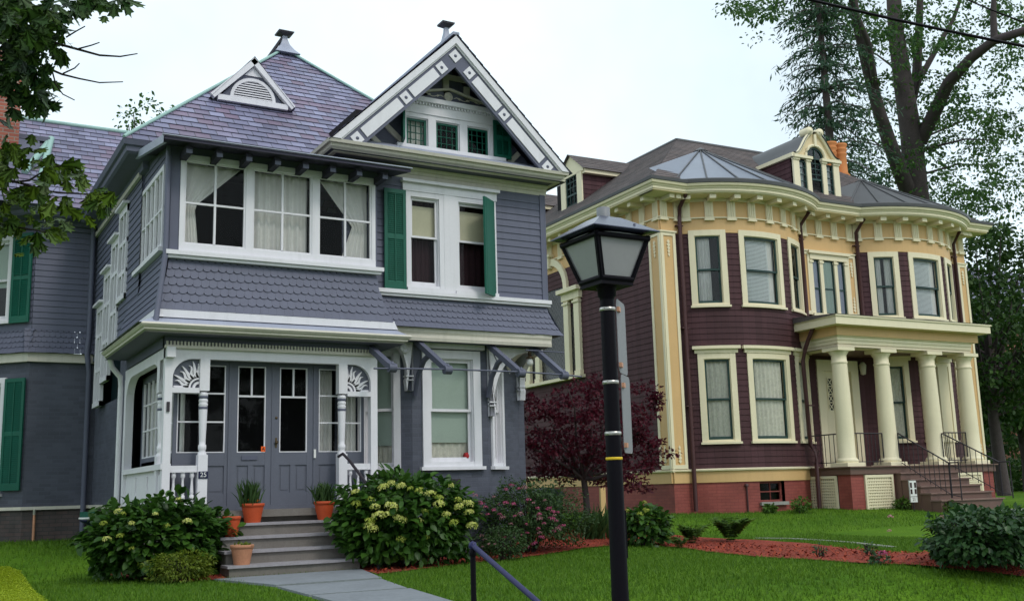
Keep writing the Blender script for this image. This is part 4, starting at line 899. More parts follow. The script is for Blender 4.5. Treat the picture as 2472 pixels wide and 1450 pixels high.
# ================================================================== the maroon house (its own axes, turned 1.9 degrees)
RZ = -0.0336
def r2w(x, y, z=0.0): return Vector((x*math.cos(RZ)-y*math.sin(RZ), x*math.sin(RZ)+y*math.cos(RZ), z))
HB = (21.7, 21.5, 0.0)
H = thing('maroon_house', HB, 'maroon shingled house with cream trim, two bowed bays and a columned porch', 'house', rz=RZ, loc=r2w(*HB))
X0, X1, YF = 15.93, 27.42, 21.5
fH = front(YF); lH = leftw(X0)
sag = .75; hw = 2.05; RB = (hw*hw+sag*sag)/(2*sag); AB = math.asin(hw/RB)
B1, B2 = Bow(18.65, YF-sag+RB, RB), Bow(24.80, YF-sag+RB, RB); UB = AB*RB
zwt, zfr, zsh = 1.37, 7.62, 1.42
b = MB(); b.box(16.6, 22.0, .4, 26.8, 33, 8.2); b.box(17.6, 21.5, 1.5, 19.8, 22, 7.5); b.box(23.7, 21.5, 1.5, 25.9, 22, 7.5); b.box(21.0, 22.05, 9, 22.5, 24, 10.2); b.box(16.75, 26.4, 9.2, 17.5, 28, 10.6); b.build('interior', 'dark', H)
# windows on the bows: (u0, u1, z0, z1)
da = R(1)*RB
up_w = [(-37*da, -19.5*da, 5.60, 7.60, 'half'), (-13*da, 13*da, 5.60, 7.60, 'blind'), (19.5*da, 37*da, 5.60, 7.60, 'dark')]
lo_w = [(-36*da, -18.5*da, 2.10, 4.36, 'lace'), (-12.8*da, 12.8*da, 2.10, 4.36, 'lace'), (18.5*da, 36*da, 2.10, 4.36, 'lace')]
up_w2 = [(-33*da, -17*da, 5.60, 7.52, 'pair'), (-11*da, 14*da, 5.60, 7.52, 'blind'), (19*da, 35*da, 5.60, 7.52, 'dark')]
lo_w2 = [(-33*da, -17*da, 2.10, 4.36, 'lace'), (-11*da, 13*da, 2.10, 4.36, 'dark'), (19*da, 34*da, 2.10, 4.36, 'dark')]
for BW, uw, lw_ in ((B1, up_w, lo_w), (B2, up_w2, lo_w2)):
    ops = [opening(*q[:4], cas=.16) for q in uw+lw_]
    b = MB(); b.lap(BW, [(-UB, zsh), (UB, zsh), (UB, zfr), (-UB, zfr)], .150, .014, openings=ops); b.build('shingle_wall', 'maroon_sh', H)
    for q in uw:
        window(H, BW, *q[:4], cas=.15, trim='cream', sash='sash_green', style=q[4], sillw=.03, inset=.05, glass='glass_bright' if q[4] in ('half', 'pair') else 'glass', bottom=.06)
    for q in lw_: window(H, BW, *q[:4], cas=.15, trim='cream', sash='sash_green', style=q[4], sillw=.03, inset=.05, hood=True, bottom=.06)
# flat pieces of the front wall, left wall
b = MB()
b.lap(fH, [(16.35, zsh), (16.62, zsh), (16.62, zfr), (16.35, zfr)], .150); b.lap(fH, [(20.68, zsh), (22.76, zsh), (22.76, 4.9), (20.68, 4.9)], .150, openings=[(20.95, 22.5, 1.3, 4.35)]); b.lap(fH, [(20.68, 4.9), (22.76, 4.9), (22.76, 5.62), (20.68, 5.62)], .150)
b.lap(fH, [(26.83, zsh), (27.1, zsh), (27.1, zfr), (26.83, zfr)], .150); b.build('shingle_wall', 'maroon_sh', H)
pal = [(-28.75, -28.05, 4.30, 6.45), (-27.85, -26.45, 4.30, 7.6), (-26.25, -25.55, 4.30, 6.45)]
b = MB(); b.lap(lH, [(-34, zsh), (-21.95, zsh), (-21.95, 8.0), (-34, 8.0)], .150, openings=[(-28.0, -26.3, 4.3, 7.0), (-28.7, -28.1, 4.35, 6.3), (-26.2, -25.6, 4.35, 6.3)]); b.build('shingle_wall', 'maroon_sh', H)
b = MB(); b.face([(X1, YF, .3), (X1, 34, .3), (X1, 34, 8.5), (X1, YF, 8.5)]); b.face([(X0, 34, .3), (X1, 34, .3), (X1, 34, 8.5), (X0, 34, 8.5)]); b.build('wall', 'maroon', H)
# brick base and water table
b = MB(); bops = [(-10.5*da, 3.5*da, .56, 1.10)]
def curve_wall(mb, BW, z0, z1, d, ops=()): mb.lap(BW, [(-UB, z0), (UB, z0), (UB, z1), (-UB, z1)], 5, 0, openings=ops) if d == 0 else None
b.lap(B1, [(-UB, 0), (UB, 0), (UB, 1.12), (-UB, 1.12)], 5, 0, openings=bops); b.lap(B2, [(-UB, 0), (UB, 0), (UB, 1.12), (-UB, 1.12)], 5, 0)
b.lap(fH, [(X0, 0), (16.62, 0), (16.62, 1.12), (X0, 1.12)], 5, 0); b.lap(fH, [(26.83, 0), (X1, 0), (X1, 1.12), (26.83, 1.12)], 5, 0); b.lap(fH, [(20.68, 0), (22.76, 0), (22.76, 1.12), (20.68, 1.12)], 5, 0)
b.lap(lH, [(-34, 0), (-YF, 0), (-YF, 1.12), (-34, 1.12)], 5, 0); b.build('brick_base', 'redpaint', H)
q = MB(); q.mbox(B1, -11*da, 4*da, .50, .58, -.05, .10); q.build('stone_sill', 'concrete', H)
q = MB(); frame(q, B1, -10.5*da, 3.5*da, .57, 1.1, .06, -.16, -.10); q.mbox(B1, -3.6*da, -3.4*da, .6, 1.08, -.15, -.11); q.mbox(B1, -10*da, 3*da, .82, .85, -.15, -.11); cw_ = q.build('cellar_window', 'redpaint', H); pane(B1, -10*da, 3*da, .6, 1.08, -.14, cw_); q = MB(); q.mbox(B1, -10.5*da, 3.5*da, .57, 1.1, -.35, -.3); q.build('window_back', 'dark', cw_)
wtp = [(1.10, -.01), (1.10, .03), (1.37, .03), (1.375, .07), (1.40, .09), (1.43, .08), (1.44, .0)]
for mat_, pr in (('tan', wtp[:3]+[(1.372, 0)]), ('cream', [(1.372, 0), (1.372, .05), (1.39, .085), (1.42, .09), (1.45, .0)])):
    b = MB()
    for P_, a, c in ((B1, -UB, UB), (B2, -UB, UB), (fH, X0-.08, 16.62), (fH, 26.83, X1+.05), (lH, -34, -YF+.08)): profile_run(b, P_, a, c, pr)
    b.build('water_table', mat_, H)
# corner pilasters
def pilaster(P, u0, u1, z0, z1, cap=True):
    q = MB(); q.mbox(P, u0, u1, z0, z1, 0, .05); pp = q.build('pilaster', 'tan', H)
    q = MB(); e = .085
    q.mbox(P, u0, u0+e, z0, z1, .05, .075); q.mbox(P, u1-e, u1, z0, z1, .05, .075); q.mbox(P, u0+e, u1-e, z0, z0+.10, .05, .073); q.mbox(P, u0+e, u1-e, z1-.09, z1, .05, .073)
    q.mbox(P, u0-.03, u1+.03, z1, z1+.04, 0, .10)
    m = (u0+u1)/2
    for zc, sg in ((z1-.42, -1), (z0+.36, 1)):
        if u1-u0 < .3: break
        for i in range(5):
            hh = sg*(i-2)*.085; wv = .055-.009*abs(i-1); q.mpoly(P, [(m-wv, zc+hh), (m, zc+hh-.06), (m+wv, zc+hh), (m, zc+hh+.06)], .05, .078)
    q.build('pilaster_trim', 'cream', pp); return pp
pilaster(fH, X0-.05, 16.35, 1.45, 7.52); pilaster(lH, -21.95, -YF+.05, 1.45, 7.52); pilaster(fH, 27.08, X1+.05, 1.45, 7.52)
pilaster(fH, 20.70, 20.98, 5.62, 7.42); pilaster(fH, 22.40, 22.74, 5.62, 7.42)
# frieze with panels and brackets, cornice with gutter
runs = [(fH, X0-.06, 16.62), (B1, -UB, UB), (fH, 20.69, 22.75), (B2, -UB, UB), (fH, 26.84, X1+.06)]
lruns = [(lH, -34, -YF+.06)]
bt, bc, bp, bs = MB(), MB(), MB(), MB()
def trig(P, u):
    bc.mbox(P, u-.11, u+.11, 7.93, 8.42, .02, .075)
    for k in (-1, 0, 1): bc.mbox(P, u+k*.06-.014, u+k*.06+.014, 7.95, 8.40, .075, .092)
    bc.mbox(P, u-.13, u+.13, 7.84, 7.885, .02, .10); bc.mbox(P, u-.115, u+.115, 7.885, 7.93, .02, .085)
for P, a, c in runs+lruns:
    bt.mbox(P, a, c, 7.52, 8.44, 0, .022); L_ = c-a
    bc.mbox(P, a, c, 7.905, 7.935, .022, .07); bc.mbox(P, a, c, 8.36, 8.44, .022, .05)
    n = max(1, round(L_/.62)); 
    for i in range(n+1):
        u = a+.15+(L_-.3)*i/n; trig(P, u)
        bp.append if False else None
# cornice: eaves line follows the bows, .58 out
EB = .58; ec = .15
ov = lambda P, d0=0: P
prof = [(8.44, .02), (8.45, .50), (8.47, .55), (8.50, .56), (8.50, .58), (8.56, .585), (8.58, .61), (8.60, .615), (8.63, .66), (8.69, .68), (8.70, .66)]
cr_ = MB(); gt = MB()
cl = [(fH, X0, 16.55), (B1, -UB+.10, UB-.10), (fH, 20.76, 22.68), (B2, -UB+.10, UB-.10), (fH, 26.9, X1), (lH, -34.4, -YF)]
for k_c, (P, a, c) in enumerate(cl):
    mm_ = dict(m0=1 if k_c == 0 else 0, m1=1 if k_c in (4, 5) else 0); profile_run(cr_, P, a, c, prof, **mm_); profile_run(gt, P, a, c, [(8.70, .60), (8.70, .70), (8.78, .71), (8.79, .60)], **mm_)
    n = max(2, round((c-a)/.62)) 
    for i in range(n+1):
        u = a+.1+(c-a-.2)*i/n
        bs.mbox(P, u-.075, u+.075, 8.34, 8.445, .04, .46)
for x0, y0, x1, y1 in ((X0-.57, YF-.57, X1+.57, YF+.1), (X0-.57, YF-.5, X0+.1, 34)): bs.face([(x0, y0, 8.452), (x1, y0, 8.452), (x1, y1, 8.452), (x0, y1, 8.452)])
fz = bt.build('frieze', 'tan', H); bc.build('frieze_panelling', 'cream', H); bs.build('bracket_course', 'cream', H); cr_.build('cornice', 'cream', H); gt.build('gutter', 'tin_dark', H)
# roofs
ez, dk = 8.72, 11.40
ex0, ey0, ex1, ey1 = X0-.64, YF-.64, X1+.64, 34.6
k_ = 3.70
b = MB()
for (p, q_) in (((ex0, ey0), (ex1, ey0)), ((ex0, ey1), (ex0, ey0)), ((ex1, ey0), (ex1, ey1)), ((ex1, ey1), (ex0, ey1))):
    p3, q3 = Vector((*p, ez)), Vector((*q_, ez)); U_ = (q3-p3).normalized(); nrm = Vector((-U_.y, U_.x, 0)); V_ = nrm*k_+Vector((0, 0, dk-ez)); Hh = V_.length; L_ = (q3-p3).length
    b.lap(Plane(p3, U_, V=V_), [(0, 0), (L_, 0), (L_-k_, Hh), (k_, Hh)], .16, .010)
b.face([(ex0+k_, ey0+k_, dk), (ex1-k_, ey0+k_, dk), (ex1-k_, ey1-k_, dk), (ex0+k_, ey1-k_, dk)]); b.build('roof', 'rooftile', H)
q = MB()
for a, c in (((ex0+k_, ey0+k_), (ex1-k_, ey0+k_)), ((ex0+k_, ey0+k_), (ex0+k_, ey1-k_))): q.tube([(a[0], a[1], dk), (c[0], c[1], dk)], .06, 6)
q.build('deck_edge', 'tin_dark', H)
for BW, mt, zt, yt in ((B1, 'tin', 10.57, 23.04), (B2, 'tin_dark', 10.32, 22.85)):
    q = MB(); rib = MB(); ap = Vector((BW.cx, yt, zt)); n = 20; rr = BW.r+.66; a0 = AB*1.02
    hh = 8.79
    pts = [Vector((BW.cx+rr*math.sin(-a0+2*a0*i/n), BW.cy-rr*math.cos(-a0+2*a0*i/n), hh)) for i in range(n+1)]
    pts = [Vector((BW.cx-2.9, 21.6, 9.25))]+pts+[Vector((BW.cx+2.9, 21.6, 9.25))]
    for p, p2 in zip(pts[:-1], pts[1:]): q.face([p, p2, ap])
    o = q.build('bay_roof', mt, H)
    for i in range(1, len(pts), 3): rib.tube([pts[i]+Vector((0, 0, .02)), ap+Vector((0, 0, .02))], .022, 5)
    for p, p2 in zip(pts[1:-2], pts[2:-1]): rib.tube([p, p2], .03, 5)
    rib.lathe(ap+Vector((0, 0, -.06)), [(.22, 0), (.0, .14)], 12); rib.build('roof_seam', 'tin_dark', o)
# front dormer with a swan-neck gable and three-part window
fd = front(21.55); dx0, dx1, dz = 20.72, 22.48, 9.07; dm_ = 21.60
b = MB(); b.mbox(fd, dx0, dx1, 9.03, 9.10, 0, .10)
for a, c in ((dx0, dx0+.22), (dx0+.50, dx0+.66), (dx1-.66, dx1-.50), (dx1-.22, dx1)): b.mbox(fd, a, c, 9.10, 10.16, 0, .06); b.mbox(fd, a-.02, c+.02, 10.10, 10.16, 0, .09)
b.mbox(fd, dx0-.05, dx0+.70, 10.16, 10.24, 0, .13); b.mbox(fd, dx1-.70, dx1+.05, 10.16, 10.24, 0, .13)
dfo = b.build('dormer', 'cream', H)
b = MB(); ol = []
for i in range(13):
    t = i/12; x_ = dx0-.02+t*(dm_-.10-dx0); z_ = 10.24+.72*(t**1.35)+.07*math.sin(t*math.pi*2)*-1; ol.append((x_, z_))
half = ol; right = [(2*dm_-x, z) for x, z in reversed(half)]
arcin = [(dm_+.33*math.cos(t), 10.24+.33*math.sin(t)) for t in [i*math.pi/10 for i in range(11)]]
outl = half+right
# gable face in vertical slices between its top outline and the arch
def ztop(x):
    xx = min(x, 2*dm_-x); 
    for (a, z), (c, z2) in zip(half[:-1], half[1:]):
        if a <= xx <= c: return z+(z2-z)*(xx-a)/(c-a)
    return half[-1][1]
xs = sorted([x for x, _ in outl]+[dm_+.33*math.cos(i*math.pi/10) for i in range(11)]+[dm_])
for a, c in zip(xs[:-1], xs[1:]):
    if c-a < 1e-4: continue
    zb = lambda x: 10.24+math.sqrt(max(0, .33**2-(x-dm_)**2)) if abs(x-dm_) < .33 else 10.24
    b.face([fd(a, zb(a), .03), fd(c, zb(c), .03), fd(c, ztop(c), .03), fd(a, ztop(a), .03)])
b.build('dormer_gable', 'tan_light', dfo)
q = MB()
q.tube([fd(x, z+.02, .06) for x, z in half], .055, 6); q.tube([fd(x, z+.02, .06) for x, z in right], .055, 6)
q.tube([fd(x, z, .04) for x, z in [(dm_+.38*math.cos(i*math.pi/10), 10.24+.38*math.sin(i*math.pi/10)) for i in range(11)]], .05, 6)
for sg in (-1, 1): q.lathe(fd(dm_+sg*.20, 11.02, .10), [(0, -.05), (.05, -.05), (.06, -.03), (.11, -.03), (.125, .0), (.125, .3)], 14, axis='y')
q.mbox(fd, dm_-.045, dm_+.045, 10.58, 10.94, .03, .10); q.build('swan_neck', 'cream', dfo)
for k, (a, c, kind) in enumerate(((dx0+.22, dx0+.50, 's'), (dx0+.66, dx1-.66, 'c'), (dx1-.50, dx1-.22, 's'))):
    q = MB(); top = 10.10 if kind == 's' else 10.24; frame(q, fd, a, c, 9.10, top, .035, -.03, .02); ny = 5 if kind == 's' else 7
    for j in range(1, ny):
        y = 9.10+(top-9.10)*j/ny
        if kind == 'c' and y < 9.6: continue
        q.mbox(fd, a, c, y-.012, y+.012, -.02, .015)
    if kind == 'c':
        q.mbox(fd, (a+c)/2-.012, (a+c)/2+.012, 9.6, 10.5, -.02, .014); q.mbox(fd, a, c, 9.57, 9.63, -.02, .018)
        for i in range(10): t0, t1 = i*math.pi/10, (i+1)*math.pi/10; q.mpoly(fd, [(dm_+r_*math.cos(t), 10.24+r_*math.sin(t)) for r_, t in ((.33, t0), (.33, t1), (.28, t1), (.28, t0))], -.02, .02)
    so_ = q.build('dormer_window', 'sash_green', dfo)
    pane(fd, a, c, 9.1, top, -.01, so_, 'glass_bright' if kind == 's' else 'glass')
    if kind == 'c':
        g_ = MB(); g_.mpoly(fd, [(dm_+.3*math.cos(i*math.pi/10), 10.24+.3*math.sin(i*math.pi/10)) for i in range(11)], -.012, -.01); g_.build('pane', 'glass', so_)
    if kind == 's': k2 = MB(); wavy(k2, fd, a, c, 9.1, top, -.1, .012, 3); k2.build('curtain', 'blind', so_)
b = MB()
for x_, sg in ((dx0, 1), (dx1, -1)): b.lap(Plane((x_, 0, 0), (0, -1 if sg > 0 else 1, 0), N=(-sg, 0, 0)), [((-23.9 if sg > 0 else 21.6), 9.0), ((-21.6 if sg > 0 else 23.9), 9.0), ((-21.6 if sg > 0 else 23.9), 10.22), ((-23.9 if sg > 0 else 21.6), 10.22)], .15)
b.build('dormer_cheek', 'maroon_sh', dfo)
b = MB()
for hv in (half, right):
    for (x, z), (x2, z2) in zip(hv[:-1], hv[1:]): b.face([(x, 21.40, z+.06), (x2, 21.40, z2+.06), (x2, 24.6, z2+.06), (x, 24.6, z+.06)])
b.face([(half[-1][0], 21.45, half[-1][1]+.06), (right[0][0], 21.45, half[-1][1]+.06), (right[0][0], 24.6, half[-1][1]+.06), (half[-1][0], 24.6, half[-1][1]+.06)]); b.build('dormer_roof', 'tin_dark', dfo)
q = MB(); q.box(dx0-.10, 21.42, 10.16, dx0-.0, 24.2, 10.27); q.build('dormer_eave', 'cream', dfo)
# side dormers on the left slope
for yc in (26.85, 31.0):
    xd = 16.62; ld = leftw(xd); a, c = -yc-.62, -yc+.62
    b = MB(); b.mbox(ld, a, a+.28, 9.40, 10.62, 0, .05); b.mbox(ld, c-.28, c, 9.40, 10.62, 0, .05); b.mbox(ld, a, c, 9.36, 9.44, 0, .06)
    b.mpoly(ld, [(a-.12, 10.60), (c+.12, 10.60), (c+.12, 10.72), (-yc, 11.26), (a-.12, 10.72)], 0, .05); dfo2 = b.build('dormer', 'cream', H)
    q = MB(); frame(q, ld, a+.28, c-.28, 9.44, 10.62, .05, -.03, .02); q.mbox(ld, a+.3, c-.3, 9.98, 10.04, -.02, .018)
    for x_ in (a+.51, c-.51): q.mbox(ld, x_-.012, x_+.012, 9.46, 10.6, -.02, .015)
    for z_ in (9.7, 10.25, 10.42): q.mbox(ld, a+.3, c-.3, z_-.012, z_+.012, -.02, .014)
    so_ = q.build('dormer_window', 'sash_green', dfo2); pane(ld, a+.3, c-.3, 9.46, 10.6, -.01, so_)
    b = MB(); b.lap(front(yc-.62), [(xd, 9.3), (20, 9.3), (20, 10.66), (xd, 10.66)], .15); b.face([(xd, yc+.62, 9.3), (20, yc+.62, 9.3), (20, yc+.62, 10.66), (xd, yc+.62, 10.66)]); b.build('dormer_cheek', 'maroon_sh', dfo2)
    q = MB(); q.box(xd-.02, yc-.80, 10.52, 20, yc-.62, 10.66); q.build('dormer_eave', 'cream', dfo2)
    b = MB()
    for sg in (-1, 1): b.lap(Plane((xd-.15, yc+sg*.86, 10.64), (1, 0, 0) if sg < 0 else (1, 0, 0), V=(0, -sg*.86, .66)), [(0, 0), (4.5, 0), (4.5, 1.09), (0, 1.09)], .16, .008)
    b.build('dormer_roof', 'rooftile', dfo2)
# chimney with clay pots
b = MB(); b.box(24.75, 23.9, 9.4, 25.65, 24.7, 10.72); ch2 = b.build('chimney', 'redbrick', H)
for x_ in (24.98, 25.42):
    q = MB(); q.lathe((x_, 24.2, 10.72), [(.30, 0), (.30, .10), (.24, .14), (.27, .2), (.20, .28), (.19, .85), (.21, .90), (.21, .94), (.18, .97), (.23, 1.05), (.23, 1.10), (.19, 1.13), (.24, 1.20), (.24, 1.27), (.20, 1.28)], 16); q.build('chimney_pot', 'clay', ch2)
# triple window of the recess
b = MB(); b.mbox(fH, 20.98, 22.40, 7.20, 7.36, 0, .10); b.mbox(fH, 20.90, 22.48, 7.36, 7.44, 0, .16); b.mbox(fH, 20.96, 22.42, 5.56, 5.66, 0, .12)
for a, c in ((20.98, 21.08), (21.35, 21.47), (21.90, 22.02), (22.30, 22.40)): b.mbox(fH, a, c, 5.66, 7.20, 0, .075); b.mbox(fH, a-.02, c+.02, 7.10, 7.16, 0, .10)
tw = b.build('window', 'cream', H)
for a, c, st in ((21.08, 21.35, 'lace'), (21.47, 21.90, 'blue'), (22.02, 22.30, 'lace')):
    q = MB(); frame(q, fH, a, c, 5.66, 7.2, .035, -.02, .03); q.mbox(fH, a, c, 6.36, 6.40, -.01, .025); q.build('sash', 'sash_green', tw); pane(fH, a, c, 5.7, 7.18, .015, tw, 'glass_bright' if st == 'blue' else 'glass')
    k2 = MB(); wavy(k2, fH, a, c, 5.7, 7.18, -.005, .006, 3, 0); k2.build('curtain', 'shade' if st == 'blue' else 'lead', tw)
b = MB(); b.mbox(fH, 20.98, 22.4, 5.66, 7.2, -.06, -.03); b.mbox(fH, 20.68, 22.76, 7.42, 7.54, -.02, .03); b.build('recess_wall', 'tan', H)
# side window with an arched centre light
b = MB()
for a, c, z0, z1 in ((-28.78, -28.52, 4.25, 6.5), (-28.16, -27.9, 4.25, 6.5), (-26.36, -26.10, 4.25, 6.5), (-25.78, -25.50, 4.25, 6.5)):
    b.mbox(lH, a, c, z0, z1, 0, .10); b.mbox(lH, a-.03, c+.03, z1-.12, z1-.06, 0, .14); b.mbox(lH, a-.02, c+.02, z0, z0+.14, 0, .13)
for a, c in ((-28.85, -27.85), (-26.42, -25.42)): b.mbox(lH, a, c, 6.5, 6.72, 0, .13); b.mbox(lH, a-.08, c+.08, 6.72, 6.84, 0, .26)
rr, rc = .80, (-27.13, 6.9)
for i in range(16):
    t0, t1 = i*math.pi/16, (i+1)*math.pi/16; b.mpoly(lH, [(rc[0]+r_*math.cos(t), rc[1]+r_*1.05*math.sin(t)) for r_, t in ((rr+.2, t0), (rr+.2, t1), (rr, t1), (rr, t0))], 0, .10)
b.mbox(lH, -27.22, -27.04, 7.65, 8.0, 0, .16); b.mbox(lH, -27.33, -26.93, 8.0, 8.08, 0, .2); b.mbox(lH, -28.9, -25.4, 4.17, 4.26, 0, .2); pw = b.build('arched_window', 'cream_side', H)
q = MB(); q.mpoly(lH, [(-27.93, 4.25), (-26.33, 4.25), (-26.33, 6.9)]+[(rc[0]+.8*math.cos(i*math.pi/12), rc[1]+.84*math.sin(i*math.pi/12)) for i in range(13)]+[(-27.93, 6.9)], -.03, -.02); q.mbox(lH, -28.55, -28.13, 4.25, 6.5, -.03, -.02); q.mbox(lH, -26.13, -25.75, 4.25, 6.5, -.03, -.02); q.build('leaded_pane', 'leadglass', pw)
# porch of four columns
zf2 = 1.40
b = MB(); b.box(20.0, 19.60, 1.20, 25.45, 21.6, zf2-.03); b.box(19.95, 19.54, zf2-.03, 25.5, 21.6, zf2); b.build('porch_floor', 'brown_paint', H)
b = MB()
for bx_ in ((20.05, 19.66, 20.5, 20.1), (21.5, 19.66, 21.9, 20.2), (24.9, 19.66, 25.40, 20.2), (20.1, 20.1, 20.3, 21.6), (25.15, 20.2, 25.4, 21.6)):
    b = MB(); b.box(bx_[0], bx_[1], 0, bx_[2], bx_[3], 1.2); b.build('brick_pier', 'redpaint', H)
def lattice(x0, x1, z0, z1, y=19.64, Pq=None):
    Pq = Pq or front(y); q = MB(); frame(q, Pq, x0, x1, z0, z1, .07, -.02, .03); n = 13
    for i in range(1, 14): x_ = x0+.07+(x1-x0-.14)*i/14; q.mbox(Pq, x_-.019, x_+.019, z0+.07, z1-.07, -.015, .005)
    for i in range(1, 11): z_ = z0+.07+(z1-z0-.14)*i/11; q.mbox(Pq, x0+.07, x1-.07, z_-.019, z_+.019, -.01, .016)
    o = q.build('lattice_panel', 'cream', H); q = MB(); q.mbox(Pq, x0, x1, z0, z1, -.06, -.05); q.build('lattice_back', 'dark', o)
lattice(-21.3, -20.12, .24, 1.18, Pq=leftw(20.03)); lattice(20.5, 21.5, .24, 1.18); lattice(23.9, 24.9, .45, 1.18)
for x_ in (20.33, 21.86, 23.62, 25.08):
    q = MB(); q.lathe((x_, 20.0, zf2), [(.30, 0), (.30, .09), (.29, .10)], sq=True); q.lathe((x_, 20.0, zf2), [(.27, .10), (.285, .14), (.27, .19), (.235, .21), (.235, .23), (.225, .25), (.224, .9), (.212, 1.8), (.196, 2.62), (.196, 2.64), (.215, 2.66), (.215, 2.69), (.194, 2.71), (.194, 2.86), (.24, 2.92), (.255, 2.95), (.255, 2.97)], 24); q.lathe((x_, 20.0, zf2), [(.29, 2.97), (.29, 3.06)], sq=True); q.build('column', 'cream', H)
for x_ in (20.33, 25.08):
    q = MB(); y_ = 21.42 if x_ < 21 else 20.72; q.box(x_-.2, y_, zf2, x_+.2, y_+.3, 4.46); q.box(x_-.26, y_-.06, zf2, x_+.26, y_+.3, zf2+.22); q.box(x_-.26, y_-.06, 4.30, x_+.26, y_+.3, 4.46); q.build('pilaster', 'cream', H)
b = MB(); ep = [(4.46, -.3), (4.46, .10), (4.55, .10), (4.555, .125), (4.64, .13), (4.645, .15), (4.72, .155), (4.735, .19), (4.76, .20)]
fp, lp_ = front(20.0-.08), leftw(20.33-.08)
xL, xR_, yBk = 20.05, 25.36, 21.6
profile_run(b, fp, 20.25, 25.2, ep, m0=1); profile_run(b, lp_, -21.6, -19.92, ep, m1=1)
b.build('entablature', 'cream', H)
b = MB(); b.box(20.02, 19.69, 4.76, 25.40, 21.6, 5.0); b.build('entablature_band', 'tan', H)
b = MB(); b.box(19.75, 19.42, 5.0, 25.62, 21.55, 5.20); b.box(19.72, 19.39, 5.20, 25.65, 21.55, 5.245); b.build('porch_cornice', 'cream', H)
b = MB(); b.face([(19.7, 19.37, 5.25), (25.67, 19.37, 5.25), (25.67, 21.6, 5.42), (19.7, 21.6, 5.42)]); b.face([(19.7, 19.37, 5.25), (19.7, 21.6, 5.42), (19.7, 21.6, 5.2), (19.7, 19.37, 5.23)]); b.build('porch_roof', 'rooftile', H)
b = MB(); b.face([(20.05, 19.75, 4.47), (25.4, 19.75, 4.47), (25.4, 21.6, 4.47), (20.05, 21.6, 4.47)]); b.build('porch_ceiling', 'brown_paint', H)
# door and lantern
b = MB(); b.mbox(fH, 20.95, 21.20, 1.40, 4.30, -.05, .05); b.mbox(fH, 22.22, 22.50, 1.40, 4.30, -.05, .05); b.mbox(fH, 20.95, 22.50, 4.05, 4.36, -.05, .055); b.mbox(fH, 21.20, 22.22, 1.40, 4.05, -.08, -.02); b.mbox(fH, 21.26, 21.40, 1.6, 3.0, -.02, -.005); db = b.build('front_door', 'cream', H)
q = MB(); q.mbox(fH, 21.34, 21.74, 2.96, 3.86, -.02, -.012); q.build('door_light', 'dark', db)
q = MB()
for i in range(4):
    for j in range(2):
        a, z_ = 21.34+j*.2, 2.96+i*.225; q.mbar(fH, (a, z_), (a+.2, z_+.225), .022, -.012, .0); q.mbar(fH, (a+.2, z_), (a, z_+.225), .022, -.012, .001)
for j in range(3): q.mbox(fH, 21.34+j*.2-.014, 21.34+j*.2+.014, 2.96, 3.86, -.012, .004)
for i in range(5): q.mbox(fH, 21.34, 21.74, 2.96+i*.225-.014, 2.96+i*.225+.014, -.012, .003)
q.build('door_grille', 'cream', db); q = MB(); q.mbox(fH, 22.05, 22.10, 2.3, 2.55, -.02, .03); q.build('door_handle', 'iron', db)
q = MB(); q.lathe((22.6, 21.36, 3.98), [(.0, -.02), (.07, 0), (.10, .26), (.05, .34), (0, .36)], 8); q.build('porch_lantern', 'offwhite', H)
# steps and railings
xs0, xs1 = 21.55, 23.78
for k in range(6):
    z_, y_ = 1.22-k*.175, 19.42-.28*k; b = MB(); b.box(xs0+.03+.02*k, y_+.03, .0, xs1-.03+.05*k, 19.66, z_-.035); s_o = b.build('step', 'brown_paint', H)
    q = MB(); q.box(xs0+.02*k, y_-.015, z_-.035, xs1+.05*k, y_+.34, z_); q.build('tread', 'brown_tread', s_o)
    if k == 4: break
def rail(pts, n, z0s, name='railing'):
    q = MB(); q.tube(pts, .018, 6)
    A, Bq = Vector(pts[0]), Vector(pts[-1])
    for i in range(n+1):
        p = A.lerp(Bq, i/n); z0 = z0s[0]+(z0s[1]-z0s[0])*i/n; q.tube([(p.x, p.y, p.z), (p.x, p.y, z0)], .010 if 0 < i < n else .016, 5)
    A2, B2_ = Vector((A.x, A.y, z0s[0]+.08)), Vector((Bq.x, Bq.y, z0s[1]+.08)); q.tube([A2, B2_], .011, 5); return q.build(name, 'iron', H)
rail([(20.33, 21.40, 2.25), (20.33, 20.25, 2.25)], 7, (1.44, 1.44)); rail([(20.58, 19.98, 2.25), (21.62, 19.98, 2.25)], 8, (1.44, 1.44)); rail([(23.9, 19.98, 2.27), (24.85, 19.98, 2.27)], 7, (1.44, 1.44))
rail([(21.95, 19.75, 2.24), (22.0, 18.28, 1.42)], 10, (1.42, .56)); rail([(23.62, 19.75, 2.24), (23.88, 18.28, 1.42)], 10, (1.42, .56))
rail([(22.0, 18.26, 1.42), (22.02, 18.0, 1.42)], 1, (.56, .5)); rail([(23.88, 18.26, 1.42), (23.92, 18.0, 1.42)], 1, (.56, .5))
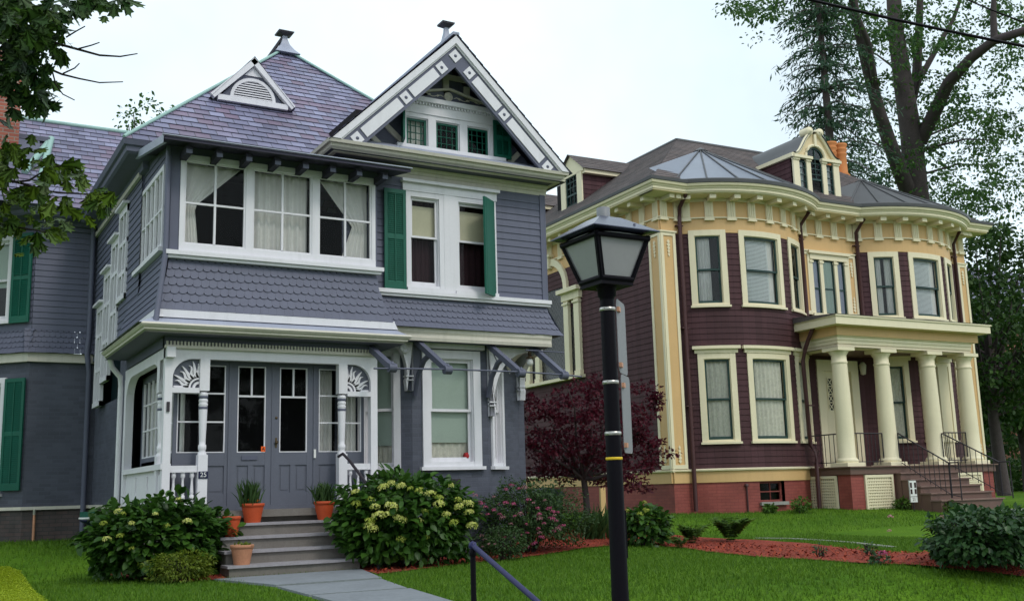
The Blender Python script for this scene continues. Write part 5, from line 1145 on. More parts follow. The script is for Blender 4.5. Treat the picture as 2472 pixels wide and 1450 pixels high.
# downspouts
for pts in ([(16.42, 20.98, 8.45), (16.48, 21.34, 8.2), (16.48, 21.38, 7.9), (16.48, 21.38, .4)], [(20.68, 21.0, 8.42), (20.66, 21.36, 8.1), (20.66, 21.36, 5.45)], [(19.86, 20.3, 5.1), (19.9, 20.6, 4.75), (19.9, 20.75, 4.5), (19.86, 20.82, 4.2), (19.9, 20.82, 2.0), (19.98, 20.7, 1.8), (19.86, 20.62, 1.5), (19.86, 20.62, .3)], [(22.78, 21.0, 8.42), (22.8, 21.36, 8.1), (22.8, 21.36, 5.45)], [(26.78, 21.0, 8.42), (26.9, 21.36, 8.1), (26.9, 21.36, 1.2)]):
    q = MB(); q.tube(pts, .055, 8)
    for z_ in (7.7, 5.0, 3.0): 
        if pts[-1][2] < z_ < pts[0][2]-.5: q.box(pts[-1][0]-.10, pts[-1][1]-.02, z_, pts[-1][0]+.10, pts[-1][1]+.1, z_+.03)
    q.build('downspout', 'pipe_brown', H)
q = MB(); q.tube([(17.95-.25, 20.86, .98), (17.95-.25, 20.86, .2)], .022, 6); q.lathe((17.70, 20.86, .98), [(.05, 0), (.05, .06), (0, .07)], 8); q.build('vent_pipe', 'pipe_brown', H)
# ================================================================== ground
def gz(x, y):
    def ss(t): t = np.clip(t, 0, 1); return t*t*(3-2*t)
    return .35*ss((y-14.2)/6.0)-.62*ss((8.6-y)/2.4)+.16*ss((x-8.5)/3)*ss((12.5-y)/5)*ss((y-5.5)/3)+.02*np.sin(x*.9+1)*np.sin(y*.7)
def gzf(x, y): return float(gz(np.array(x, float), np.array(y, float)))
def sheet(name, outline_fn, nx, ny, mat, dz, label=None, kind='structure'): pass
def grid_ground():
    xs = np.concatenate([np.linspace(-400, -30, 12), np.arange(-28, 60, .8), np.linspace(62, 500, 14)]); ys = np.concatenate([[-300, -100, -40, -20, -8, -2], np.arange(0, 60, .5), np.linspace(62, 700, 16)])
    Xg, Yg = np.meshgrid(xs, ys); Z = gz(Xg, Yg)
    Z = np.where(Yg < 5.9, -.72, Z)
    v = np.stack([Xg, Yg, Z], -1).reshape(-1, 3); n = len(xs)
    f = [(j*n+i, j*n+i+1, (j+1)*n+i+1, (j+1)*n+i) for j in range(len(ys)-1) for i in range(n-1)]
    me = bpy.data.meshes.new('lawn'); me.from_pydata(v.tolist(), [], f); me.polygons.foreach_set('use_smooth', [True]*len(f)); me.update(); return me
def grassmat():
    m, t, b = new_mat('lawn_turf'); tcn = nd(t, 'ShaderNodeTexCoord')
    n1 = nd(t, 'ShaderNodeTexNoise', Scale=.55, Detail=5, Roughness=.6); n2 = nd(t, 'ShaderNodeTexNoise', Scale=28, Detail=4, Roughness=.7); n3 = nd(t, 'ShaderNodeTexNoise', Scale=4, Detail=4)
    for n in (n1, n2, n3): t.links.new(tcn.outputs['Object'], n.inputs['Vector'])
    r1 = nd(t, 'ShaderNodeValToRGB'); r1.color_ramp.elements[0].position = .34; r1.color_ramp.elements[1].position = .68; r1.color_ramp.elements[0].color = (.050, .125, .006, 1); r1.color_ramp.elements[1].color = (.095, .185, .010, 1)
    t.links.new(n1.outputs['Fac'], r1.inputs['Fac'])
    r2 = nd(t, 'ShaderNodeMapRange'); r2.inputs['From Min'].default_value = .3; r2.inputs['From Max'].default_value = .7; r2.inputs['To Min'].default_value = .55; r2.inputs['To Max'].default_value = 1.45
    t.links.new(n2.outputs['Fac'], r2.inputs['Value']); mm = nd(t, 'ShaderNodeMixRGB', blend_type='MULTIPLY'); mm.inputs[0].default_value = 1; t.links.new(r1.outputs[0], mm.inputs[1]); t.links.new(r2.outputs[0], mm.inputs[2])
    t.links.new(mm.outputs[0], b.inputs['Base Color']); b.inputs['Roughness'].default_value = .9; b.inputs['Specular IOR Level'].default_value = .1
    bp = nd(t, 'ShaderNodeBump', Strength=.7, Distance=.03); t.links.new(n2.outputs['Fac'], bp.inputs['Height']); t.links.new(bp.outputs[0], b.inputs['Normal']); return m
M['turf'] = grassmat()
me = grid_ground(); me.materials.append(M['turf']); lawn = bpy.data.objects.new('lawn', me); C.objects.link(lawn); tag(lawn, kind='structure')
def poly_sheet(name, pts, mat, dz, step=.25, kind='structure', wob=0.0):
    """a sheet following the ground inside an outline"""
    x0, x1 = min(p[0] for p in pts), max(p[0] for p in pts); q = MB(); n = int((x1-x0)/step)+1
    y0, y1 = min(p[1] for p in pts), max(p[1] for p in pts); m = int((y1-y0)/step)+1
    # ear-clip the (concave) outline by scan strips
    for j in range(m):
        ya, yb = y0+(y1-y0)*j/m, y0+(y1-y0)*(j+1)/m; ym = (ya+yb)/2
        def xsat(y):
            r_ = []
            for i in range(len(pts)):
                p, p2 = pts[i], pts[(i+1) % len(pts)]
                if (p[1] <= y < p2[1]) or (p2[1] <= y < p[1]): r_.append(p[0]+(p2[0]-p[0])*(y-p[1])/(p2[1]-p[1]))
            return sorted(r_)
        A, B_ = xsat(ya+1e-4), xsat(yb-1e-4)
        if len(A) != len(B_): A = B_ = xsat(ym)
        for i in range(0, len(A)-1, 2):
            k = max(1, int((A[i+1]-A[i])/step))
            for s in range(k):
                u0, u1 = s/k, (s+1)/k; pa = [(A[i]+(A[i+1]-A[i])*u0, ya), (A[i]+(A[i+1]-A[i])*u1, ya), (B_[i]+(B_[i+1]-B_[i])*u1, yb), (B_[i]+(B_[i+1]-B_[i])*u0, yb)]
                q.face([(x, y, gzf(x, y)+dz) for x, y in pa])
    o = q.build(name, mat); tag(o, kind=kind); return o
def smooth_outline(pts, k=4):
    r_ = []; n = len(pts)
    for i in range(n):
        p0, p1, p2, p3 = [np.array(pts[(i+j-1) % n], float) for j in range(4)]
        for s in range(k):
            t = s/k; r_.append(tuple(.5*((2*p1)+(-p0+p2)*t+(2*p0-5*p1+4*p2-p3)*t*t+(-p0+3*p1-3*p2+p3)*t**3)))
    return r_
def mulchmat():
    m, t, b = new_mat('red_bark_mulch'); tcn = nd(t, 'ShaderNodeTexCoord'); v = nd(t, 'ShaderNodeTexVoronoi', Scale=38); n = nd(t, 'ShaderNodeTexNoise', Scale=3, Detail=5)
    t.links.new(tcn.outputs['Object'], v.inputs['Vector']); t.links.new(tcn.outputs['Object'], n.inputs['Vector'])
    mi = nd(t, 'ShaderNodeMixRGB'); mi.inputs[1].default_value = (.42, .045, .014, 1); mi.inputs[2].default_value = (.13, .022, .012, 1); t.links.new(v.outputs['Color'], mi.inputs[0])
    m2 = nd(t, 'ShaderNodeMixRGB', blend_type='MULTIPLY'); m2.inputs[0].default_value = 1; r_ = nd(t, 'ShaderNodeMapRange'); r_.inputs['To Min'].default_value = .6; r_.inputs['To Max'].default_value = 1.4; t.links.new(n.outputs['Fac'], r_.inputs['Value']); t.links.new(mi.outputs[0], m2.inputs[1]); t.links.new(r_.outputs[0], m2.inputs[2])
    t.links.new(m2.outputs[0], b.inputs['Base Color']); bp = nd(t, 'ShaderNodeBump', Strength=1, Distance=.03); t.links.new(v.outputs['Distance'], bp.inputs['Height']); t.links.new(bp.outputs[0], b.inputs['Normal']); b.inputs['Roughness'].default_value = .95; return m
M['mulch'] = mulchmat()
bedA = [(2.47, 15.94), (2.62, 15.17), (2.84, 14.66), (3.19, 14.02), (3.64, 13.98), (3.8, 14.1), (3.8, 15.4), (3.1, 15.4), (3.1, 17.0), (2.6, 17.0)]
bedB = [(5.62, 14.1), (5.5, 13.2), (5.7, 13.29), (6.16, 13.51), (7.61, 14.30), (8.89, 14.72), (10.37, 15.37), (11.2, 15.2), (11.47, 14.38), (11.1, 13.2), (11.0, 12.34), (10.45, 10.42), (10.07, 9.3), (10.0, 8.68), (10.16, 8.23), (10.49, 7.95), (10.97, 7.67), (11.6, 7.4), (12.2, 7.7), (11.5, 8.3), (11.33, 9.48), (12.5, 11.4), (13.6, 13.6), (13.9, 14.9), (13.22, 15.81), (12.67, 16.89), (12.25, 18.2), (11.26, 18.0), (10.0, 17.2), (7.0, 15.9), (5.8, 15.5)]
bA = poly_sheet('mulch_bed', bedA, 'mulch', .018); bB = poly_sheet('mulch_bed', bedB, 'mulch', .018)
# loose chips of mulch on the beds, grass blades on the lawn
def inside(poly, x, y):
    c = np.zeros(len(x), bool); n = len(poly)
    for i in range(n):
        (x1, y1), (x2, y2) = poly[i], poly[(i+1) % n]
        if y1 == y2: continue
        k = ((y1 <= y) & (y < y2)) | ((y2 <= y) & (y < y1)); xi = x1+(x2-x1)*(y-y1)/(y2-y1); c ^= k & (x < xi)
    return c
def np_mesh(name, V, F, mat, smooth=False):
    """V (n,3), F (m,k)"""
    me = bpy.data.meshes.new(name); k = F.shape[1]
    me.vertices.add(len(V)); me.vertices.foreach_set('co', V.astype('f').ravel()); me.loops.add(F.size); me.loops.foreach_set('vertex_index', F.astype('i').ravel())
    me.polygons.add(len(F)); me.polygons.foreach_set('loop_start', np.arange(0, F.size, k, dtype='i')); me.polygons.foreach_set('loop_total', np.full(len(F), k, 'i'))
    if smooth: me.polygons.foreach_set('use_smooth', np.ones(len(F), bool))
    me.update(calc_edges=True); me.materials.append(M[mat] if isinstance(mat, str) else mat)
    o = bpy.data.objects.new(name, me); C.objects.link(o); return o
walk_poly = [(3.75, 14.1), (3.85, 12.3), (3.72, 10.0), (3.55, 7.8), (4.35, 7.8), (4.75, 9.9), (5.2, 12.4), (5.7, 14.1)]
sun_patch = [(.6, 17.3), (1.39, 16.88), (1.5, 16.43), (1.48, 14.99), (1.38, 12.47), (1.32, 11.04), (.65, 10.8)]
M['blade'] = leafmat('grass_blade', (.046, .120, .006), (.115, .215, .012), .25, .6)
def blades(n, xr, yr, h, mat, name, keep):
    x, y = rng.uniform(*xr, n), rng.uniform(*yr, n); k = keep(x, y); x, y = x[k], y[k]; n = len(x)
    z = gz(x, y); a = rng.uniform(0, 6.283, n); hh = h*rng.uniform(.5, 1.25, n); w_ = rng.uniform(.004, .009, n); lean = rng.uniform(.1, .7, n)*hh; la = rng.uniform(0, 6.283, n)
    V = np.empty((n, 3, 3)); V[:, 0] = np.stack([x-np.cos(a)*w_, y-np.sin(a)*w_, z-.005], -1); V[:, 1] = np.stack([x+np.cos(a)*w_, y+np.sin(a)*w_, z-.005], -1); V[:, 2] = np.stack([x+np.cos(la)*lean, y+np.sin(la)*lean, z+hh], -1)
    o = np_mesh(name, V.reshape(-1, 3), np.arange(n*3).reshape(-1, 3), mat); tag(o, kind='stuff'); return o
house_k = lambda x, y: ~((x > 3.1) & (x < 9.9) & (y > 15.4)) & ~((x < 3.2) & (y > 21.9))
kp = lambda x, y: ~inside(bedA, x, y) & ~inside(bedB, x, y) & ~inside(walk_poly, x, y) & ~inside(sun_patch, x, y) & house_k(x, y)
fan = lambda x, y: (x > .05*y-.3) & (x < 1.6*y+1.5)
g1 = blades(150000, (-.2, 16), (6.3, 15.5), .045, 'blade', 'grass', lambda x, y: kp(x, y) & fan(x, y)); g1['label'] = 'short green lawn grass'
g2 = blades(60000, (1, 26), (15.5, 24), .06, 'blade', 'grass', lambda x, y: kp(x, y) & fan(x, y)); g2['label'] = 'lawn grass farther back by the houses'
M['chip'] = leafmat('bark_chip', (.11, .018, .010), (.33, .055, .022), 0.0, .9)
n = 16000; x, y = rng.uniform(2.4, 12.8, n), rng.uniform(6.5, 19, n); k = inside(bedA, x, y) | inside(bedB, x, y); x, y = x[k], y[k]; n = len(x)
a = rng.uniform(0, 6.283, n); L_ = rng.uniform(.015, .05, n); w_ = rng.uniform(.006, .014, n); z = gz(x, y)+.02+rng.uniform(0, .025, n); t = rng.uniform(-.02, .02, n)
dx, dy = np.cos(a), np.sin(a)
V = np.stack([np.stack([x-dx*L_-dy*w_, y-dy*L_+dx*w_, z-t], -1), np.stack([x+dx*L_-dy*w_, y+dy*L_+dx*w_, z+t], -1), np.stack([x+dx*L_+dy*w_, y+dy*L_-dx*w_, z+t], -1), np.stack([x-dx*L_+dy*w_, y-dy*L_-dx*w_, z-t], -1)], 1).reshape(-1, 3)
o = np_mesh('mulch_chips', V, np.arange(n*4).reshape(-1, 4), 'chip'); tag(o, 'loose red bark chips on the planting beds', None, None, 'stuff')
# stone walk of slabs to the porch steps
def slab(pts, dz, name='walk_slab', mat='bluestone', th=.07):
    q = MB(); top = [(x, y, gzf(x, y)+dz) for x, y in pts]; bot = [(x, y, z-th) for x, y, z in top]
    q.face(top)
    for i in range(len(pts)): q.face([bot[i], bot[(i+1) % len(pts)], top[(i+1) % len(pts)], top[i]])
    o = q.build(name, mat); tag(o, kind='structure'); return o
slab([(3.55, 13.95), (3.95, 12.62), (5.28, 12.55), (5.62, 14.1)], .03, 'stone_walk'); slab([(3.92, 12.46), (3.88, 11.22), (4.98, 11.12), (5.22, 12.40)], .025, 'stone_walk'); slab([(3.86, 11.08), (3.7, 9.2), (4.62, 9.2), (4.96, 10.98)], .03, 'stone_walk'); slab([(3.69, 9.08), (3.62, 8.4), (4.45, 8.4), (4.6, 9.08)], .03, 'stone_walk')
for k_ in range(3):
    q = MB(); q.box(3.55, 7.2+.36*(2-k_)+.02, -.8, 4.5, 7.2+.36*(3-k_)+.0, -.05-.17*k_); tag(q.build('walk_step', 'bluestone'), kind='structure')
q = MB(); q.box(-200, 4.2, -.8, 300, 5.85, -.62); tag(q.build('sidewalk', 'concrete'), kind='structure')
q = MB(); q.box(-200, 3.4, -.82, 300, 3.55, -.60); tag(q.build('kerb', 'concrete'), kind='structure')
q = MB(); q.box(-200, -6, -.86, 300, 3.4, -.715); tag(q.build('road', 'asphalt'), kind='structure')
# path and edging by the maroon house
pts = [r2w(23.4, 17.7), r2w(24.4, 17.6), r2w(29, 17.0), r2w(29.5, 18.2), r2w(25.2, 18.25), r2w(23.4, 18.3)]
poly_sheet('path', [(p.x, p.y) for p in pts], 'concrete', .03)
q = MB(); ep_ = [(14.11, 15.38), (14.55, 15.0), (14.6, 14.4), (14.11, 13.09), (13.11, 11.27)]
for a, c in zip(ep_[:-1], ep_[1:]):
    q.face([(a[0]-.05, a[1], gzf(*a)+.02), (c[0]-.05, c[1], gzf(*c)+.02), (c[0]+.07, c[1], gzf(*c)+.02), (a[0]+.07, a[1], gzf(*a)+.02)]); q.face([(a[0]-.05, a[1], gzf(*a)+.02), (c[0]-.05, c[1], gzf(*c)+.02), (c[0]-.05, c[1], gzf(*c)-.05), (a[0]-.05, a[1], gzf(*a)-.05)])
tag(q.build('stone_edging', 'concrete'), kind='structure')
# sunlit lawn in the near left corner: sunlight put into the leaf colour
M['cover'] = leafmat('sunlit_lawn_colour', (.24, .34, .012), (.42, .50, .03), .4, .6)
n = 70000; x, y = rng.uniform(.5, 1.6, n), rng.uniform(10.8, 17.3, n); k = inside(sun_patch, x, y); x, y = x[k], y[k]; n = len(x); z = gz(x, y)+rng.uniform(.0, .05, n)
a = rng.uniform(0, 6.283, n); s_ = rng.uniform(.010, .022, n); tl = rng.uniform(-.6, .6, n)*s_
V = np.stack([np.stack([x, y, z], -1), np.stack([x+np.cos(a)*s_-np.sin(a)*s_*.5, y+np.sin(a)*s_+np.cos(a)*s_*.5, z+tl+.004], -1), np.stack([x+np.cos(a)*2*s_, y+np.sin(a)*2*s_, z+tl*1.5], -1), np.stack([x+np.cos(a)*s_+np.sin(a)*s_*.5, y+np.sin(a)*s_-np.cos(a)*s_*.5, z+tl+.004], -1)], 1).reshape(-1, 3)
o = np_mesh('sunlit_lawn_leaves', V, np.arange(n*4).reshape(-1, 4), 'cover'); tag(o, 'bright yellow green leaves coloured as sunlit lawn in the near left corner', None, None, 'stuff')
# ================================================================== leaves and plants
def norm(a): return a/np.maximum(np.linalg.norm(a, axis=-1, keepdims=True), 1e-9)
OVATE = (np.array([(0, 0, 0), (.38, .30, .06), (.75, .22, .03), (1.0, 0, -.10), (.75, -.22, .03), (.38, -.30, .06), (.5, 0, 0)]), [(0, 6, 1), (1, 6, 2), (2, 6, 3), (3, 6, 4), (4, 6, 5), (5, 6, 0)])
SMALL = (np.array([(0, 0, 0), (.5, .26, .05), (1.0, 0, -.05), (.5, -.26, .05)]), [(0, 1, 2, 3)])
def lobed(lobes):
    pts = [(0, 0, 0)]; 
    for x, y in lobes: pts.append((x, y, .06*abs(y)))
    return np.array(pts), [(0, i, i+1) for i in range(1, len(pts)-1)]
_half = [(.10, .03), (.16, .10), (.22, .30), (.30, .22), (.33, .08), (.44, .10), (.56, .46), (.60, .40), (.60, .12), (.72, .10), (.86, .32), (.84, .12), (.90, .06)]
OAK = lobed(_half+[(1.05, 0)]+[(x, -y) for x, y in reversed(_half)])
_m = [(.05, .04), (.0, .42), (.22, .20), (.36, .55), (.45, .17), (.62, .28)]
STAR = lobed(_m+[(1.0, 0)]+[(x, -y) for x, y in reversed(_m)])
BLADE = (np.array([(0, .035, 0), (0, -.035, 0), (.55, -.04, .05), (.55, .04, .05), (1.0, 0, -.12)]), [(0, 1, 2, 3), (3, 2, 4)])
def leaf_cloud(name, P, D, Nh, S, tmpl, mat, parent, flat=.0):
    """one mesh of many leaves: position, direction, normal hint, size"""
    T, F = tmpl; n = len(P); k = len(T)
    d = norm(D); s = norm(np.cross(Nh, d)); m = np.cross(d, s)
    V = P[:, None, :]+S[:, None, None]*(T[None, :, 0:1]*d[:, None, :]+T[None, :, 1:2]*s[:, None, :]+T[None, :, 2:3]*m[:, None, :])
    o0 = origin_of(parent) if parent is not None else Vector((0, 0, 0)); V = V.reshape(-1, 3)-np.array(o0)
    base = (np.arange(n)*k)
    tri = [f for f in F if len(f) == 3]; quad = [f for f in F if len(f) == 4]
    me = bpy.data.meshes.new(name); loops, starts, tot = [], [], []
    parts = []
    for fs, kk in ((tri, 3), (quad, 4)):
        if fs: parts.append((np.concatenate([(base[:, None]+np.array(f)[None, :]) for f in fs]), kk))
    L_ = np.concatenate([p.ravel() for p, _ in parts]); cnt = [len(p) for p, _ in parts]; tt = np.concatenate([np.full(c, kk) for c, (_, kk) in zip(cnt, parts)]); st = np.concatenate([[0], np.cumsum(tt)[:-1]])
    me.vertices.add(len(V)); me.vertices.foreach_set('co', V.astype('f').ravel()); me.loops.add(len(L_)); me.loops.foreach_set('vertex_index', L_.astype('i'))
    me.polygons.add(len(tt)); me.polygons.foreach_set('loop_start', st.astype('i')); me.polygons.foreach_set('loop_total', tt.astype('i')); me.update(calc_edges=True)
    me.materials.append(M[mat]); o = bpy.data.objects.new(name, me); C.objects.link(o)
    if parent is not None: o.parent = parent
    return o
def shell(n, c, r, inner=.55, lump=.18, top=True, seed=0):
    """points through the outer part of a lumpy ellipsoid, with outward directions"""
    u = norm(rng.normal(size=(n, 3)))
    rxy = np.sqrt(np.maximum(1e-4, 1-u[:, 2]**2)); sc = np.where(u[:, 2] < 0, (1-.25*np.abs(u[:, 2]))/rxy, 1.0); sc = np.minimum(sc, 3.0)
    k = 1+lump*(np.sin(u[:, 0]*5+seed)*np.cos(u[:, 1]*4.3+seed*2)+.6*np.sin(u[:, 2]*7+u[:, 0]*6+seed))
    rad = (inner+(1-inner)*rng.uniform(0, 1, n)**.6)*k
    w_ = u.copy(); w_[:, 0] *= sc; w_[:, 1] *= sc; return np.array(c)+w_*rad[:, None]*np.array(r), u
M['hyd'] = leafmat('hydrangea_leaf', (.020, .062, .010), (.060, .140, .018), .30, .42)
M['spirea'] = leafmat('spirea_leaf', (.020, .055, .014), (.062, .115, .030), .3, .5)
M['lime'] = leafmat('yellow_green_leaf', (.085, .135, .012), (.17, .21, .02), .3, .5)
M['fern'] = leafmat('fern_leaf', (.045, .11, .014), (.10, .19, .025), .35, .55)
M['peony'] = leafmat('peony_leaf', (.014, .050, .014), (.045, .10, .026), .25, .4)
M['jmaple'] = leafmat('purple_maple_leaf', (.045, .006, .016), (.150, .016, .034), .4, .5)
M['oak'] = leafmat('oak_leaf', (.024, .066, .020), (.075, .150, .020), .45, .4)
M['oak_lit'] = leafmat('lit_oak_leaf', (.045, .100, .010), (.14, .22, .018), .4, .4)  # lit copy of the oak leaf for the lower twigs, brightness put into the colour
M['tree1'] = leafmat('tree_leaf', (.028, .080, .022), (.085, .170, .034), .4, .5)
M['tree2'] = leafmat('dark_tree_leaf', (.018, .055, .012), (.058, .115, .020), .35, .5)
M['conif'] = leafmat('conifer_needle', (.024, .064, .040), (.065, .135, .062), .35, .6)
M['petal_cream'] = leafmat('cream_hydrangea_petal', (.46, .52, .08), (.72, .70, .28), .3, .7)
M['petal_lime'] = leafmat('lime_hydrangea_petal', (.28, .36, .04), (.46, .50, .10), .3, .7)
M['petal_pink'] = leafmat('pink_petal', (.34, .04, .12), (.62, .14, .28), .3, .7)
M['petal_pale'] = leafmat('pale_pink_petal', (.42, .16, .20), (.62, .34, .36), .3, .7)
BUSH = [None]
def petals(name, n, r, flat, size, mat, parent, loc, rz=0):
    """a flower head of many small petals over a dome"""
    u = norm(rng.normal(size=(n, 3))); u[:, 2] = np.abs(u[:, 2])*1.0-.25; P = u*np.array([r, r, r*flat])
    o = leaf_cloud(name, P, norm(np.cross(u, rng.normal(size=(n, 3)))), u+rng.normal(scale=.25, size=(n, 3)), np.full(n, size)*rng.uniform(.8, 1.2, n), SMALL, mat, None)
    o.parent = parent; o.location = Vector(loc)-origin_of(parent); return o
def heads(parent, protos, pts, smin=.8, smax=1.2):
    for i, p in enumerate(pts):
        pr = protos[i % len(protos)]; o = pr if i < len(protos) else pr.copy()
        if i >= len(protos): C.objects.link(o); o.parent = parent
        o.location = Vector(p)-origin_of(parent); s = random.uniform(smin, smax); o.scale = (s, s, s*random.uniform(.85, 1.05)); o.rotation_euler = (random.uniform(-.3, .3), random.uniform(-.3, .3), random.uniform(0, 6))
def bush(name, base, r, h, n, size, tmpl, mat, label, cat, group=None, inner=.45, lump=.16, droop=.25, stems=10, sj=.35, seed=1, zc=.52):
    b0 = (base[0], base[1], gzf(base[0], base[1])); t = thing(name, b0, label, cat, group)
    P, u = shell(int(n*1.35), (b0[0], b0[1], b0[2]+h*zc), (r[0], r[1], h*(1-zc)*.98), inner, lump, True, seed); n = len(P); BUSH[0] = (Vector((b0[0], b0[1], b0[2]+h*zc)), (r[0]*1.06, r[1]*1.06, h*(1-zc)*1.08)); 
    P[:, 2] = np.maximum(P[:, 2], b0[2]+.02); low = rng.uniform(size=n) < .0
    D = u*np.array([1, 1, .5])+rng.normal(scale=.45, size=(n, 3)); D[:, 2] -= droop
    Nh = u*.7+np.array([0, 0, .9])+rng.normal(scale=.35, size=(n, 3))
    leaf_cloud('foliage', P, D, Nh, size*rng.uniform(1-sj, 1+sj, n), tmpl, mat, t)
    q = MB()
    for i in range(stems):
        a = random.uniform(0, 6.283); k = random.uniform(.1, .8); q.tube([(b0[0]+.06*math.cos(a), b0[1]+.06*math.sin(a), b0[2]-.02), (b0[0]+k*r[0]*.6*math.cos(a), b0[1]+k*r[1]*.6*math.sin(a), b0[2]+h*.45), (b0[0]+k*r[0]*math.cos(a), b0[1]+k*r[1]*math.sin(a), b0[2]+h*.8)], [.012, .009, .004], 5)
    q.build('stem', 'twig', t); return t, b0
CAMP = Vector((0, 0, 1.05)); FPX = 2531.1
def at(px, py, d):           # a point at distance d in front of the camera plane
    return CAMP+_r2*((px-1236)/FPX*d)-_u2*((py-725)/FPX*d)+_f*d
def at_y(px, py, y):
    v = _r2*((px-1236)/FPX)-_u2*((py-725)/FPX)+_f; return CAMP+v*(y/v.y)
# hydrangeas
t, b0 = bush('hydrangea_bush', (3.02, 14.83), (.98, .56), 1.06, 2600, .135, OVATE, 'hyd', 'broad leafy hydrangea with a few pale blooms left of the grey porch steps', 'bush', 'hydrangea bushes')
pr = [petals('flower_head', 70, .055, .8, .030, 'petal_cream', t, b0), petals('flower_head', 60, .05, .8, .026, 'petal_lime', t, b0)]
def surf(px, py, y):
    """where a bloom sits: on the near side of the bush"""
    c, rr = BUSH[0]; v = (at_y(px, py, y)-CAMP); A_ = sum((v[i]/rr[i])**2 for i in range(3)); B_ = sum(v[i]*(CAMP[i]-c[i])/rr[i]**2 for i in range(3)); C_ = sum(((CAMP[i]-c[i])/rr[i])**2 for i in range(3))-1; D_ = B_*B_-A_*C_
    t_ = (-B_-math.sqrt(D_))/A_ if D_ > 0 else -B_/A_
    p = CAMP+v*t_; return (p.x, p.y, p.z)
heads(t, pr, [surf(*a) for a in ((285, 1233, 14.62), (297, 1238, 14.55), (375, 1240, 14.4), (402, 1268, 14.3), (318, 1262, 14.45), (290, 1292, 14.5), (258, 1300, 14.7), (318, 1322, 14.4), (452, 1258, 14.4), (250, 1262, 14.7), (432, 1205, 14.5))], .7, 1.15)
t, b0 = bush('hydrangea_bush', (6.42, 14.35), (1.10, .78), 1.36, 3600, .135, OVATE, 'hyd', 'big round hydrangea covered in cream blooms right of the porch steps', 'bush', 'hydrangea bushes', seed=2.2)
pr = [petals('flower_head', 110, .085, .75, .034, 'petal_cream', t, b0), petals('flower_head', 80, .06, .75, .030, 'petal_lime', t, b0), petals('flower_head', 100, .075, .7, .034, 'petal_cream', t, b0)]
hp = [(968, 1172), (990, 1178), (1020, 1188), (1040, 1190), (1105, 1205), (1108, 1222), (1130, 1215), (1012, 1183), (960, 1248), (967, 1254), (1026, 1234), (1012, 1256), (915, 1243), (893, 1256), (890, 1268), (900, 1276), (968, 1300), (1078, 1240), (1140, 1268), (1095, 1260), (858, 1186), (925, 1175), (895, 1205), (935, 1240), (1132, 1235), (1030, 1295), (905, 1222), (945, 1222), (1060, 1200), (945, 1165), (1085, 1170), (860, 1215), (1060, 1215)]
heads(t, pr, [surf(x, y, 13.72+.006*(1300-y)*.6+.0022*abs(x-980)) for x, y in hp], .75, 1.2)
t, b0 = bush('hydrangea_bush', (11.25, 15.0), (.42, .38), .72, 620, .12, OVATE, 'hyd', 'small hydrangea just right of the lamp post in red mulch', 'bush', 'hydrangea bushes', seed=3)
pr = [petals('flower_head', 50, .05, .75, .03, 'petal_lime', t, b0)]; heads(t, pr, [surf(*a) for a in ((1514, 1232, 14.75), (1556, 1212, 14.8), (1556, 1228, 14.7), (1545, 1240, 14.7), (1562, 1232, 14.7))], .7, 1.1)
# pink spirea and neighbours
t, b0 = bush('spirea_bush', (9.05, 15.25), (1.05, .62), 1.22, 8500, .052, SMALL, 'spirea', 'tall airy shrub with deep pink flower heads below the bay window', 'bush', seed=4, inner=.3, lump=.22, stems=30)
pr = [petals('flower_head', 40, .045, .45, .024, 'petal_pink', t, b0), petals('flower_head', 30, .035, .45, .022, 'petal_pink', t, b0), petals('flower_head', 34, .04, .45, .022, 'petal_pale', t, b0)]
sp = [(1163, 1213), (1140, 1188), (1145, 1195), (1175, 1222), (1192, 1230), (1195, 1198), (1223, 1212), (1250, 1178), (1265, 1175), (1232, 1170), (1240, 1215), (1216, 1248), (1244, 1244), (1275, 1205), (1285, 1212), (1295, 1225), (1302, 1240), (1316, 1206), (1327, 1226), (1334, 1234), (1340, 1242), (1345, 1256), (1350, 1235), (1305, 1250), (1312, 1262), (1302, 1275), (1300, 1284), (1310, 1295), (1269, 1264), (1235, 1263), (1275, 1285), (1257, 1290), (1205, 1292), (1215, 1295), (1240, 1300), (1213, 1316), (1268, 1320), (1222, 1326), (1210, 1336), (1288, 1310), (1180, 1240), (1160, 1240), (1330, 1250), (1338, 1280), (1345, 1275), (1358, 1268), (1200, 1215), (1255, 1238), (1225, 1180), (1210, 1240)]
heads(t, pr, [surf(x+random.uniform(-3, 3), y, 14.72+.0016*abs(x-1240)+(1330-y)*.0009) for x, y in sp], .7, 1.35)
t, b0 = bush('spirea_bush', (8.05, 14.32), (.36, .30), .55, 1500, .042, SMALL, 'spirea', 'low grey green shrub with faded pink flowers in front of the large hydrangea', 'bush', seed=5, inner=.3)
pr = [petals('flower_head', 22, .03, .5, .02, 'petal_pale', t, b0)]; heads(t, pr, [surf(x, y, 14.05) for x, y in ((1150, 1315), (1165, 1318), (1180, 1312), (1162, 1292), (1148, 1322), (1170, 1300), (1195, 1312))], .6, 1.1)
t, b0 = bush('low_shrub', (3.16, 14.05), (.43, .30), .40, 2200, .040, SMALL, 'lime', 'small mounded yellow green shrub in the mulch before the left hydrangea', 'bush', seed=6, inner=.4)
